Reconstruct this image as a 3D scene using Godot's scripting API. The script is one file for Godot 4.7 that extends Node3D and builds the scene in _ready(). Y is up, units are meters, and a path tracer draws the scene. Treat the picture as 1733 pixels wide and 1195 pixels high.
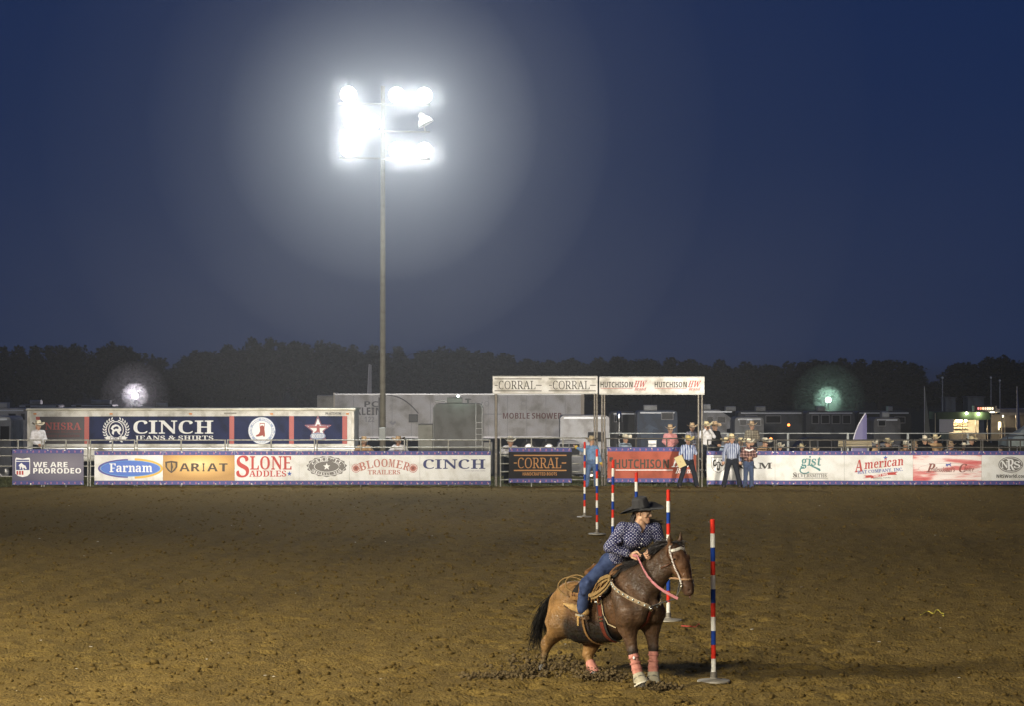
extends Node3D
# Evening arena: a rider turns a horse round the end post, sponsor banners on the far fence, trailers, trees and a floodlight mast behind.
# Camera: 3.43 m up, long lens. X and Y turn a bearing of the survey (in photo pixels) at a known distance into metres.
const LENS := 4130.0
const EYE := 3.43

func X(px: float, d: float) -> float: return (px - 866.5) * d / LENS
func Y(py: float, d: float) -> float: return EYE - (py - 637.0) * d / LENS

# ---------------------------------------------------------------- mesh builder
class MB:
	var v := PackedVector3Array()
	var n := PackedVector3Array()
	var uv := PackedVector2Array()
	var col := PackedColorArray()
	var ix := PackedInt32Array()
	var c := Color.WHITE
	func vert(p: Vector3, nn: Vector3, t := Vector2.ZERO) -> int:
		v.append(p); n.append(nn); uv.append(t); col.append(c)
		return v.size() - 1
	func tri(a: int, b: int, d: int) -> void:
		var f := (v[b] - v[a]).cross(v[d] - v[a])
		if f.dot(n[a] + n[b] + n[d]) > 0.0:
			ix.append(a); ix.append(d); ix.append(b)
		else:
			ix.append(a); ix.append(b); ix.append(d)
	func quad(a: Vector3, b: Vector3, d: Vector3, e: Vector3, nn := Vector3.ZERO) -> void:
		if nn == Vector3.ZERO:
			nn = (b - a).cross(e - a).normalized()
		var i := vert(a, nn, Vector2(0, 1)); vert(b, nn, Vector2(1, 1)); vert(d, nn, Vector2(1, 0)); vert(e, nn, Vector2(0, 0))
		tri(i, i + 1, i + 2); tri(i, i + 2, i + 3)
	func box(o: Vector3, s: Vector3, b := Basis()) -> MB:
		var h := s / 2.0
		for a in 3:
			for sg in [-1.0, 1.0]:
				var nn := Vector3.ZERO; nn[a] = sg
				var u := Vector3.ZERO; u[(a + 1) % 3] = h[(a + 1) % 3]
				var w := Vector3.ZERO; w[(a + 2) % 3] = h[(a + 2) % 3]
				var m := nn * h[a]
				quad(o + b * (m - u - w), o + b * (m + u - w), o + b * (m + u + w), o + b * (m - u + w), b * nn)
		return self
	# a box from a rounded outline: length along x, outline in y and z, corners of radius r
	func rbox(o: Vector3, s: Vector3, r: float, axis := 0) -> MB:
		var poly := PackedVector2Array()
		var i1 := (axis + 1) % 3
		var i2 := (axis + 2) % 3
		for q in 4:
			for k in 4:
				var a := (q + k / 3.0) * PI / 2.0
				var cx: float = (s[i1] / 2.0 - r) * (1.0 if q == 0 or q == 3 else -1.0)
				var cy: float = (s[i2] / 2.0 - r) * (1.0 if q < 2 else -1.0)
				poly.append(Vector2(cx + cos(a) * r, cy + sin(a) * r))
		var bx := Vector3.ZERO; bx[i1] = 1
		var by := Vector3.ZERO; by[i2] = 1
		var bz := Vector3.ZERO; bz[axis] = 1
		return prism(poly, -s[axis] / 2.0, s[axis] / 2.0, Transform3D(Basis(bx, by, bz), o))
	func tube(pts: Array, rad, sides := 8, caps := true) -> MB:
		var m := pts.size()
		var up := Vector3.UP
		var t0: Vector3 = (pts[1] - pts[0]).normalized()
		if absf(t0.dot(up)) > 0.9: up = Vector3.RIGHT
		var side := up.cross(t0).normalized()
		var first := v.size()
		for i in m:
			var t: Vector3 = ((pts[mini(i + 1, m - 1)] - pts[maxi(i - 1, 0)]) as Vector3).normalized()
			side = (side - t * side.dot(t)).normalized()
			var w := t.cross(side)
			var r: float = rad[i] if rad is Array else rad
			for k in sides:
				var a := TAU * k / sides
				var d := side * cos(a) + w * sin(a)
				vert(pts[i] + d * r, d, Vector2(float(k) / sides, float(i) / m))
		for i in m - 1:
			for k in sides:
				var a := first + i * sides + k
				var b := first + i * sides + (k + 1) % sides
				tri(a, b, b + sides); tri(a, b + sides, a + sides)
		if caps:
			for e in [0, m - 1]:
				var t: Vector3 = (pts[0] - pts[1]).normalized() if e == 0 else (pts[m - 1] - pts[m - 2]).normalized()
				var ctr := vert(pts[e], t)
				for k in sides: vert(v[first + e * sides + k], t)
				for k in sides: tri(ctr, ctr + 1 + k, ctr + 1 + (k + 1) % sides)
		return self
	# profile of (radius, height) turned round y
	func lathe(prof: Array, sides := 12, xf := Transform3D()) -> MB:
		var first := v.size()
		var m := prof.size()
		for i in m:
			var p: Vector2 = prof[i]
			var t: Vector2 = ((prof[mini(i + 1, m - 1)] - prof[maxi(i - 1, 0)]) as Vector2).normalized()
			for k in sides + 1:
				var a := TAU * k / sides
				var nn := Vector3(cos(a) * t.y, -t.x, sin(a) * t.y)
				vert(xf * Vector3(cos(a) * p.x, p.y, sin(a) * p.x), (xf.basis * nn).normalized(), Vector2(float(k) / sides, float(i) / m))
		for i in m - 1:
			for k in sides:
				var a := first + i * (sides + 1) + k
				tri(a, a + 1, a + sides + 2); tri(a, a + sides + 2, a + sides + 1)
		return self
	func prism(poly: PackedVector2Array, z0: float, z1: float, xf := Transform3D()) -> MB:
		if Geometry2D.is_polygon_clockwise(poly): poly.reverse()
		var t := Geometry2D.triangulate_polygon(poly)
		for f in 2:
			var nn := (xf.basis * Vector3(0, 0, -1.0 if f == 0 else 1.0)).normalized()
			var i0 := v.size()
			for p in poly: vert(xf * Vector3(p.x, p.y, z0 if f == 0 else z1), nn, p)
			for k in range(0, t.size(), 3): tri(i0 + t[k], i0 + t[k + 1], i0 + t[k + 2])
		for k in poly.size():
			var a := poly[k]
			var b := poly[(k + 1) % poly.size()]
			if a.distance_to(b) < 1e-5: continue
			var e := (b - a).normalized()
			var nn := (xf.basis * Vector3(e.y, -e.x, 0)).normalized()
			quad(xf * Vector3(a.x, a.y, z0), xf * Vector3(b.x, b.y, z0), xf * Vector3(b.x, b.y, z1), xf * Vector3(a.x, a.y, z1), nn)
		return self
	func ball(o: Vector3, r: Vector3, lat := 6, lon := 8) -> MB:
		var prof := []
		for i in lat + 1:
			var a := -PI / 2 + PI * i / lat
			prof.append(Vector2(cos(a), sin(a)))
		return lathe(prof, lon, Transform3D(Basis.from_scale(r), o))
	func add(o: MB, xf := Transform3D()) -> MB:
		var first := v.size()
		var nb := xf.basis.inverse().transposed()
		for i in o.v.size():
			v.append(xf * o.v[i]); n.append((nb * o.n[i]).normalized()); uv.append(o.uv[i]); col.append(o.col[i])
		for k in range(0, o.ix.size(), 3): tri(first + o.ix[k], first + o.ix[k + 1], first + o.ix[k + 2])
		return self
	func mesh() -> ArrayMesh:
		var a := []
		a.resize(Mesh.ARRAY_MAX)
		a[Mesh.ARRAY_VERTEX] = v; a[Mesh.ARRAY_NORMAL] = n; a[Mesh.ARRAY_TEX_UV] = uv; a[Mesh.ARRAY_COLOR] = col; a[Mesh.ARRAY_INDEX] = ix
		var m := ArrayMesh.new()
		m.add_surface_from_arrays(Mesh.PRIMITIVE_TRIANGLES, a)
		return m

# ---------------------------------------------------------------- soft-joined capsules meshed as surface nets
class Field:
	var pa := PackedVector3Array()
	var ab := PackedVector3Array()
	var ra := PackedFloat32Array()
	var rd := PackedFloat32Array()
	var kk := PackedFloat32Array()
	var lat := PackedVector3Array()
	var fl := PackedFloat32Array()
	var cols := PackedColorArray()
	var sub := PackedByteArray()
	var k0 := 0.04
	var side := Vector3(1, 0, 0)
	var tint := Color.WHITE
	# f > 1 narrows the capsule along the side axis, f < 1 widens it
	func cap(a: Vector3, b: Vector3, r0: float, r1: float, f := 1.0, k := -1.0, cut := false) -> Field:
		var w := b - a
		w += side * side.dot(w) * (f - 1.0)
		pa.append(a); ab.append(w); ra.append(r0); rd.append(r1 - r0); kk.append(k0 if k < 0.0 else k)
		lat.append(side * (f - 1.0)); fl.append(f); cols.append(tint); sub.append(1 if cut else 0)
		return self
	func ball(a: Vector3, r: float, f := 1.0, k := -1.0, cut := false) -> Field:
		return cap(a, a + Vector3(0, 0.001, 0), r, r, f, k, cut)
	func one(i: int, p: Vector3) -> float:
		var q := p - pa[i]
		if fl[i] != 1.0: q += lat[i] * (side.dot(q))
		var w := ab[i]
		var h := clampf(q.dot(w) / w.dot(w), 0.0, 1.0)
		return (q - w * h).length() - ra[i] - rd[i] * h
	func at(p: Vector3) -> float:
		return among(range(pa.size()), p)
	func among(list: Array, p: Vector3) -> float:
		var d := 10.0
		for i: int in list:
			var e := one(i, p)
			var k := kk[i]
			if sub[i]:
				e = -e
				var h := maxf(k - absf(d - e), 0.0) / k
				d = maxf(d, e) + h * h * k * 0.25
			else:
				var h := maxf(k - absf(d - e), 0.0) / k
				d = minf(d, e) - h * h * k * 0.25
		return d
	# first meeting of a line from far outside with the surface
	func hit(o: Vector3, dir: Vector3, far := 0.9, lift := 0.0) -> Vector3:
		var t := far
		for i in 40:
			var d := at(o + dir * t) - lift
			if d < 0.001: break
			t -= d * 0.8
			if t < 0.0: break
		return o + dir * t
	func build(cell: float, colored := true) -> MB:
		var lo := Vector3.ONE * 1e9
		var hi := -lo
		for i in pa.size():
			if sub[i]: continue
			var r := maxf(ra[i], ra[i] + rd[i])
			if fl[i] < 1.0: r /= fl[i]
			var b := pa[i] + ab[i] - side * side.dot(ab[i]) * (1.0 - 1.0 / fl[i])
			lo = lo.min(pa[i] - Vector3.ONE * r).min(b - Vector3.ONE * r)
			hi = hi.max(pa[i] + Vector3.ONE * r).max(b + Vector3.ONE * r)
		lo -= Vector3.ONE * cell * 2.5
		hi += Vector3.ONE * cell * 2.5
		const B := 6
		var bx := int(ceil((hi.x - lo.x) / cell / B)); var by := int(ceil((hi.y - lo.y) / cell / B)); var bz := int(ceil((hi.z - lo.z) / cell / B))
		var nx := bx * B; var ny := by * B; var nz := bz * B
		var val := PackedFloat32Array(); val.resize(nx * ny * nz); val.fill(1.0)
		var half := cell * B * 0.5 * 1.7321 + cell * 1.8
		var live := []
		var all := range(pa.size())
		for z in bz:
			for y in by:
				for x in bx:
					var ctr := lo + Vector3(x * B + B * 0.5 - 0.5, y * B + B * 0.5 - 0.5, z * B + B * 0.5 - 0.5) * cell
					var ds := PackedFloat32Array(); var dm := 1e9
					for i in pa.size():
						var e := one(i, ctr)
						ds.append(e)
						if not sub[i]: dm = minf(dm, e / maxf(1.0, fl[i]))
					if dm > half * 1.15 + 0.02: continue
					var list := []
					for i in pa.size():
						if sub[i]:
							if ds[i] < half * 1.6 + kk[i]: list.append(i)
						elif ds[i] < maxf(1.0, fl[i]) * (maxf(dm, 0.0) + half * 2.0) + kk[i] * 1.2: list.append(i)
					if dm < -half and not list.any(func(i): return sub[i]):
						for a in B:
							for b in B:
								var row := ((z * B + a) * ny + y * B + b) * nx + x * B
								for c in B: val[row + c] = -1.0
						continue
					live.append(Vector3i(x, y, z))
					for a in B:
						for b in B:
							var row := ((z * B + a) * ny + y * B + b) * nx + x * B
							var p := lo + Vector3(x * B, y * B + b, z * B + a) * cell
							for c in B:
								val[row + c] = among(list, p)
								p.x += cell
		var out := MB.new()
		var where := PackedInt32Array(); where.resize(nx * ny * nz); where.fill(-1)
		var sy := nx
		var sz := nx * ny
		var off := [0, 1, sy, sy + 1, sz, sz + 1, sz + sy, sz + sy + 1]
		var cells := PackedInt32Array()
		for bl: Vector3i in live:
			for a in B:
				var z := bl.z * B + a
				if z >= nz - 1: break
				for b in B:
					var y := bl.y * B + b
					if y >= ny - 1: break
					for c in B:
						var x := bl.x * B + c
						if x >= nx - 1: break
						var i := (z * ny + y) * nx + x
						var s := 0
						for o: int in off:
							if val[i + o] < 0.0: s += 1
						if s == 0 or s == 8: continue
						var sum := Vector3.ZERO
						var m := 0
						for e in 12:
							var ax := e / 4
							var q := e % 4
							var p0 := Vector3.ZERO
							var d: int
							var st: int
							if ax == 0: p0 = Vector3(0, q & 1, q >> 1); d = (q & 1) * sy + (q >> 1) * sz; st = 1
							elif ax == 1: p0 = Vector3(q & 1, 0, q >> 1); d = (q & 1) + (q >> 1) * sz; st = sy
							else: p0 = Vector3(q & 1, q >> 1, 0); d = (q & 1) + (q >> 1) * sy; st = sz
							var v0 := val[i + d]
							var v1 := val[i + d + st]
							if (v0 < 0.0) != (v1 < 0.0):
								p0[ax] = v0 / (v0 - v1)
								sum += p0; m += 1
						where[i] = out.v.size()
						cells.append(i)
						var pos := lo + (Vector3(x, y, z) + sum / m) * cell
						if colored:
							var cs := Color(0, 0, 0); var ws := 0.0
							for k in all:
								if sub[k]: continue
								var e := one(k, pos)
								if e > 0.12: continue
								var w := 1.0 / pow(maxf(e, 0.0) + 0.012, 2.0)
								cs += cols[k] * w; ws += w
							if ws > 0.0: out.c = Color(cs.r / ws, cs.g / ws, cs.b / ws)
						out.vert(pos, Vector3.ZERO)
		var st := [1, sy, sz]
		for i in cells:
			for ax in 3:
				var s0 := val[i] < 0.0
				if s0 == (val[i + st[ax]] < 0.0): continue
				var o1: int = st[(ax + 1) % 3]
				var o2: int = st[(ax + 2) % 3]
				if i - o1 - o2 < 0: continue
				var a := where[i]; var b := where[i - o1]; var c := where[i - o1 - o2]; var d := where[i - o2]
				if a < 0 or b < 0 or c < 0 or d < 0: continue
				var f := (out.v[c] - out.v[a]).cross(out.v[d] - out.v[b])
				var dir := Vector3.ZERO; dir[ax] = 1.0 if s0 else -1.0
				if f.dot(dir) < 0.0: f = -f
				out.n[a] += f; out.n[b] += f; out.n[c] += f; out.n[d] += f
				if s0: out.ix.append_array([a, c, b, a, d, c])
				else: out.ix.append_array([a, b, c, a, c, d])
		for i in out.n.size(): out.n[i] = out.n[i].normalized() if out.n[i].length_squared() > 1e-14 else Vector3.UP
		return out

# ---------------------------------------------------------------- nodes
func tag(o: Node3D, label: String, category := "", group := "", kind := "") -> Node3D:
	if label: o.set_meta("label", label)
	if category: o.set_meta("category", category)
	if group: o.set_meta("group", group)
	if kind: o.set_meta("kind", kind)
	return o
var taken := {}
func numbered(called: String) -> String:
	var k: int = taken.get(called, 0)
	taken[called] = k + 1
	return called if k == 0 else "%s_%03d" % [called, k]
func thing(called: String, label: String, category: String, at := Vector3.ZERO, turn := 0.0, group := "") -> Node3D:
	var o := Node3D.new()
	o.name = numbered(called); add_child(o)
	o.position = at; o.rotation.y = turn
	return tag(o, label, category, group)
func part(parent: Node3D, called: String, m, mat: Material, at := Vector3.ZERO) -> MeshInstance3D:
	var o := MeshInstance3D.new()
	o.mesh = m.mesh() if m is MB else m
	o.material_override = mat
	o.position = at
	if parent == self:
		o.name = numbered(called); add_child(o)
	else:
		var k := 0
		var nm := called
		while parent.has_node(nm):
			k += 1; nm = "%s_%03d" % [called, k]
		o.name = nm; parent.add_child(o)
	return o
func copy(o: Node3D, at: Vector3, turn: float, label: String, group := "") -> Node3D:
	var r: Node3D = o.duplicate()
	var base := str(o.name)
	if base.right(3).is_valid_int(): base = base.left(-4)
	r.name = numbered(base); add_child(r)
	r.position = at; r.rotation.y = turn
	r.set_meta("label", label)
	if group: r.set_meta("group", group)
	return r

# ---------------------------------------------------------------- materials
func lin(r: float, g: float, b: float) -> Color: return Color(r, g, b).linear_to_srgb()
func mat(r: float, g: float, b: float, rough := 0.7, metal := 0.0, spec := 0.5) -> StandardMaterial3D:
	var m := StandardMaterial3D.new()
	m.albedo_color = lin(r, g, b); m.roughness = rough; m.metallic = metal; m.metallic_specular = spec
	return m
func glow(r: float, g: float, b: float, e: float) -> StandardMaterial3D:
	var m := mat(0.8, 0.8, 0.8)
	m.emission_enabled = true; m.emission = lin(r, g, b); m.emission_energy_multiplier = e
	return m
func vmat(rough := 0.7, spec := 0.5) -> StandardMaterial3D:
	var m := mat(1, 1, 1, rough, 0.0, spec)
	m.vertex_color_use_as_albedo = true
	return m
func noise(freq: float, oct := 4, sd := 1) -> FastNoiseLite:
	var f := FastNoiseLite.new()
	f.noise_type = FastNoiseLite.TYPE_SIMPLEX_SMOOTH; f.seed = sd; f.frequency = freq; f.fractal_octaves = oct
	return f
func ntex(freq: float, size: int, oct := 4, sd := 1, ramp: Gradient = null) -> NoiseTexture2D:
	var t := NoiseTexture2D.new()
	t.width = size; t.height = size; t.seamless = true; t.noise = noise(freq, oct, sd); t.generate_mipmaps = false
	if ramp: t.color_ramp = ramp
	return t
func grad(stops: Array) -> Gradient:
	var g := Gradient.new()
	var o := PackedFloat32Array(); var c := PackedColorArray()
	for s in stops: o.append(s[0]); c.append(s[1])
	g.offsets = o; g.colors = c
	return g
# weathered paint: the colour with faint blotches and dust
var grime: NoiseTexture2D
func worn(r: float, g: float, b: float, rough := 0.55, metal := 0.0, scale := 0.35) -> StandardMaterial3D:
	var m := mat(r, g, b, rough, metal, 0.28 if metal < 0.15 else 0.5)
	if grime == null: grime = ntex(0.012, 256, 5, 7, grad([[0.0, Color(0.72, 0.7, 0.66)], [0.45, Color(0.93, 0.92, 0.9)], [1.0, Color(1, 1, 1)]]))
	m.albedo_texture = grime; m.uv1_triplanar = true; m.uv1_scale = Vector3.ONE * scale
	return m
func cloth(pattern: String, a: Color, b: Color, scale: float) -> StandardMaterial3D:
	var s := 48
	var im := Image.create(s, s, false, Image.FORMAT_RGB8)
	for y in s:
		for x in s:
			var u := (x + 0.5) / s
			var w := (y + 0.5) / s
			var t := 0.0
			if pattern == "dots":
				var d1 := Vector2(u - 0.25, w - 0.25).length()
				var d2 := Vector2(u - 0.75, w - 0.75).length()
				t = clampf((0.155 - minf(d1, d2)) / 0.03, 0, 1)
			elif pattern == "stripes": t = clampf((absf(u - 0.5) - 0.24) / 0.04, 0, 1)
			elif pattern == "plaid": t = clampf(0.55 * float(u < 0.35) + 0.45 * float(w < 0.4) + 0.3 * float(absf(u - 0.7) < 0.05), 0, 1)
			im.set_pixel(x, y, a.lerp(b, t))
	var m := mat(1, 1, 1, 0.85, 0.0, 0.3)
	m.albedo_texture = ImageTexture.create_from_image(im)
	m.uv1_triplanar = true; m.uv1_scale = Vector3.ONE / scale
	return m

# ---------------------------------------------------------------- lettering and flat print
var fonts := {}
func font(kind: String) -> Font:
	if not fonts.has(kind):
		var f := SystemFont.new()
		f.font_names = PackedStringArray(["Droid Serif" if kind.begins_with("serif") else "Droid Sans"])
		f.font_weight = 400 if kind.ends_with("thin") else 700
		fonts[kind] = f
	return fonts[kind]
# text fitted into a rectangle (x0, x1, y0, y1 in metres, y up) at height z; slant leans it, turn rotates it about the rectangle's centre
func letters(m: MB, s: String, kind: String, x0: float, x1: float, y0: float, y1: float, z: float, slant := 0.0, turn := 0.0) -> MB:
	var t := TextMesh.new()
	t.text = s; t.font = font(kind); t.font_size = 32; t.pixel_size = 0.01; t.depth = 0.02; t.curve_step = 2.0
	var a := t.get_mesh_arrays()
	if a.is_empty() or a[Mesh.ARRAY_VERTEX] == null: return m
	var pv: PackedVector3Array = a[Mesh.ARRAY_VERTEX]
	var pn: PackedVector3Array = a[Mesh.ARRAY_NORMAL]
	var pi: PackedInt32Array = a[Mesh.ARRAY_INDEX] if a[Mesh.ARRAY_INDEX] != null else PackedInt32Array(range(pv.size()))
	var lo := Vector3.ONE * 1e9; var hi := -lo
	for p in pv: lo = lo.min(p); hi = hi.max(p)
	var w := x1 - x0; var h := y1 - y0
	var lean := slant * h
	var k := Vector2((w - absf(lean)) / maxf(hi.x - lo.x, 1e-4), h / maxf(hi.y - lo.y, 1e-4))
	var first := m.v.size()
	var ctr := Vector2((x0 + x1) / 2, (y0 + y1) / 2)
	for i in pv.size():
		var q := Vector2(x0 + maxf(0, -lean) + (pv[i].x - lo.x) * k.x, y0 + (pv[i].y - lo.y) * k.y)
		q.x += slant * (q.y - y0)
		if turn: q = (q - ctr).rotated(turn) + ctr
		m.vert(Vector3(q.x, q.y, z + (0.004 if pv[i].z > 0 else 0.0)), pn[i])
	for j in range(0, pi.size(), 3): m.tri(first + pi[j], first + pi[j + 1], first + pi[j + 2])
	return m
# text along the upper (or lower) part of an ellipse
func arched(m: MB, s: String, kind: String, c: Vector2, rx: float, ry: float, h: float, from: float, to: float, z: float, low := false) -> MB:
	for i in s.length():
		if s[i] == " ": continue
		var a := lerpf(from, to, (i + 0.5) / s.length())
		var p := c + Vector2(cos(a) * rx, sin(a) * ry)
		var w: float = absf(to - from) * (rx + ry) * 0.5 / s.length() * 0.42
		var t := atan2(cos(a) * ry, -sin(a) * rx) + (0.0 if low else PI)
		letters(m, s[i], kind, p.x - w, p.x + w, p.y - h / 2, p.y + h / 2, z, 0.0, t)
	return m
func ellipse(c: Vector2, rx: float, ry: float, from := 0.0, to := TAU, nn := 28) -> PackedVector2Array:
	var p := PackedVector2Array()
	for i in (nn if to - from > 6.28 else nn + 1):
		var a := from + (to - from) * i / nn
		p.append(c + Vector2(cos(a) * rx, sin(a) * ry))
	return p
func ring(c: Vector2, rx: float, ry: float, w: float, from := 0.0, to := TAU) -> PackedVector2Array:
	var p := ellipse(c, rx, ry, from, to - 0.0005, 32)
	var q := ellipse(c, rx - w, ry - w, from, to - 0.0005, 32)
	q.reverse(); p.append_array(q)
	return p
func star(c: Vector2, r: float, inner := 0.42) -> PackedVector2Array:
	var p := PackedVector2Array()
	for i in 10:
		var a := PI / 2 + PI * i / 5
		p.append(c + Vector2(cos(a), sin(a)) * (r if i % 2 == 0 else r * inner))
	return p
func rect(x0: float, x1: float, y0: float, y1: float) -> PackedVector2Array:
	return PackedVector2Array([Vector2(x0, y0), Vector2(x1, y0), Vector2(x1, y1), Vector2(x0, y1)])
func poly(s: String, c: Vector2, k: float) -> PackedVector2Array:
	var p := PackedVector2Array()
	var w := s.split(" ", false)
	for i in range(0, w.size(), 2): p.append(c + Vector2(float(w[i]), float(w[i + 1])) * k)
	return p

# ---------------------------------------------------------------- the place
const ARENA_END := 76.6
var hum := noise(0.9, 3, 11)
var fine := noise(3.2, 2, 12)
var broad := noise(0.11, 3, 13)
var ruts := noise(0.8, 2, 14)
var pits := noise(1.7, 2, 15)
func rut(x: float, d: float) -> float: return x - 0.2 * d + 0.0008 * d * d + 0.05 * x * (d - 40.0) / 40.0
var horse_at := Vector3(1.09, 0, -27.7)

# height of the ground: churned dirt inside the fence, a shoulder falling away behind it
func ground_h(x: float, z: float) -> float:
	var d := -z
	if d < ARENA_END - 0.4:
		var h := hum.get_noise_2d(x, z) * 0.024 + fine.get_noise_2d(x, z) * 0.034
		# harrow passes that bend from the left towards the gate
		h += 0.02 * ruts.get_noise_1d(rut(x, d) * 1.4)
		# hoof pocked lane along the row of posts
		var lane := exp(-pow((absf(x - 1.95) - 1.3) / 1.1, 2.0)) + 0.35
		h -= 0.055 * lane * smoothstep(0.3, 0.55, pits.get_noise_2d(x, z))
		# dirt thrown up round the turn
		var p := Vector2(x - 0.62, z + 28.1)
		h += 0.07 * exp(-p.length_squared() / 0.25) * (0.6 + fine.get_noise_2d(x * 2.0, z * 2.0))
		p = Vector2(x - 1.62, z + 27.05)
		h -= 0.05 * exp(-p.length_squared() / 0.06)
		return h - 0.01
	var t := smoothstep(ARENA_END + 1.5, 112.0, d)
	return lerpf(fine.get_noise_2d(x, z) * 0.03, 0.0, t) - 1.5 * t + 0.1 * smoothstep(0.0, 2.5, d - ARENA_END) * (1.0 - t)
func base_h(d: float) -> float: return -1.5 * smoothstep(ARENA_END + 1.5, 112.0, d)

func lines(stops: Array) -> PackedFloat32Array:
	var o := PackedFloat32Array()
	for i in stops.size() - 1:
		var a: float = stops[i][0]; var b: float = stops[i + 1][0]
		var m := int(ceil((b - a) / float(stops[i][1])))
		for k in m: o.append(a + (b - a) * k / m)
	o.append(stops[-1][0])
	return o

func make_ground() -> void:
	var xs := lines([[-900, 100], [-100, 15], [-40, 1.0], [-17.5, 0.085], [17.5, 1.0], [40, 15], [100, 100], [900, 1]])
	var ds := lines([[-60, 8], [12, 1.0], [22, 0.07], [36, 0.1], [50, 0.14], [78, 0.6], [112, 6], [200, 60], [1400, 1]])
	var m := MB.new()
	var w := xs.size()
	for d in ds:
		for x in xs:
			var arena := d < ARENA_END - 0.4 + 0.3 * hum.get_noise_1d(x)
			if arena:
				var u := rut(x, d)
				var t := 1.0 + 0.3 * broad.get_noise_2d(x, d) + 0.16 * ruts.get_noise_1d(u * 1.4) + 0.6 * smoothstep(0.2, 0.42, ruts.get_noise_1d(u * 0.6 + 40.0)) * smoothstep(-0.25, 0.2, broad.get_noise_2d(x * 0.8 + 90.0, d * 0.35)) + 0.12 * hum.get_noise_2d(x * 1.7, d * 1.7) + 0.1 * fine.get_noise_2d(x, d)
				m.c = Color(t, t * (1.0 + 0.02 * broad.get_noise_2d(d, x)), t)
			else:
				var t := 0.7 + 0.4 * hum.get_noise_2d(x, d)
				m.c = Color(0.62 * t, 0.85 * t, 0.6 * t) if d < 79.5 else Color(0.5 * t, 0.6 * t, 0.6 * t)
			m.vert(Vector3(x, ground_h(x, -d), -d), Vector3.ZERO, Vector2(x, d) / 2.3)
	var e := 0.04
	for j in ds.size() - 1:
		for i in w - 1:
			var a := j * w + i
			var b := a + 1
			var c := a + w
			var f := (m.v[b] - m.v[a]).cross(m.v[c + 1] - m.v[a]) + (m.v[c + 1] - m.v[a]).cross(m.v[c] - m.v[a])
			f = f if f.y > 0 else -f
			f = f.normalized() * minf(f.length(), 0.05)
			m.n[a] += f; m.n[b] += f; m.n[c] += f; m.n[c + 1] += f
			m.ix.append_array([a, c, b, b, c, c + 1])
	for i in m.n.size(): m.n[i] = m.n[i].normalized()
	var g := mat(1, 1, 1, 0.95, 0.0, 0.25)
	g.vertex_color_use_as_albedo = true
	g.albedo_texture = ntex(0.02, 1024, 6, 21, grad([[0.0, lin(0.103, 0.067, 0.0165)], [0.38, lin(0.145, 0.095, 0.0245)], [0.62, lin(0.162, 0.108, 0.029)], [1.0, lin(0.206, 0.142, 0.041)]]))
	g.heightmap_enabled = true
	g.heightmap_texture = ntex(0.045, 1024, 6, 22)
	g.heightmap_scale = 1.7
	tag(part(self, "ground", m, g), "brown churned dirt of the arena and the dark field behind it", "ground", "", "structure")

func scatter(called: String, mesh: ArrayMesh, m: Material, xf: Array, label: String, cat: String) -> void:
	var mm := MultiMesh.new()
	mm.transform_format = MultiMesh.TRANSFORM_3D
	mm.mesh = mesh; mm.instance_count = xf.size()
	for i in xf.size(): mm.set_instance_transform(i, xf[i])
	var o := MultiMeshInstance3D.new()
	o.multimesh = mm; o.material_override = m; o.name = numbered(called); add_child(o)
	tag(o, label, cat, "", "stuff")

func lump(sd: int, squash := 0.6) -> MB:
	var m := MB.new().ball(Vector3.ZERO, Vector3.ONE, 5, 7)
	var f := noise(0.9, 2, sd)
	for i in m.v.size():
		var p := m.v[i]
		m.v[i] = p * (1.0 + 0.55 * f.get_noise_3dv(p)) * Vector3(1.25, squash, 0.9)
	return m

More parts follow.
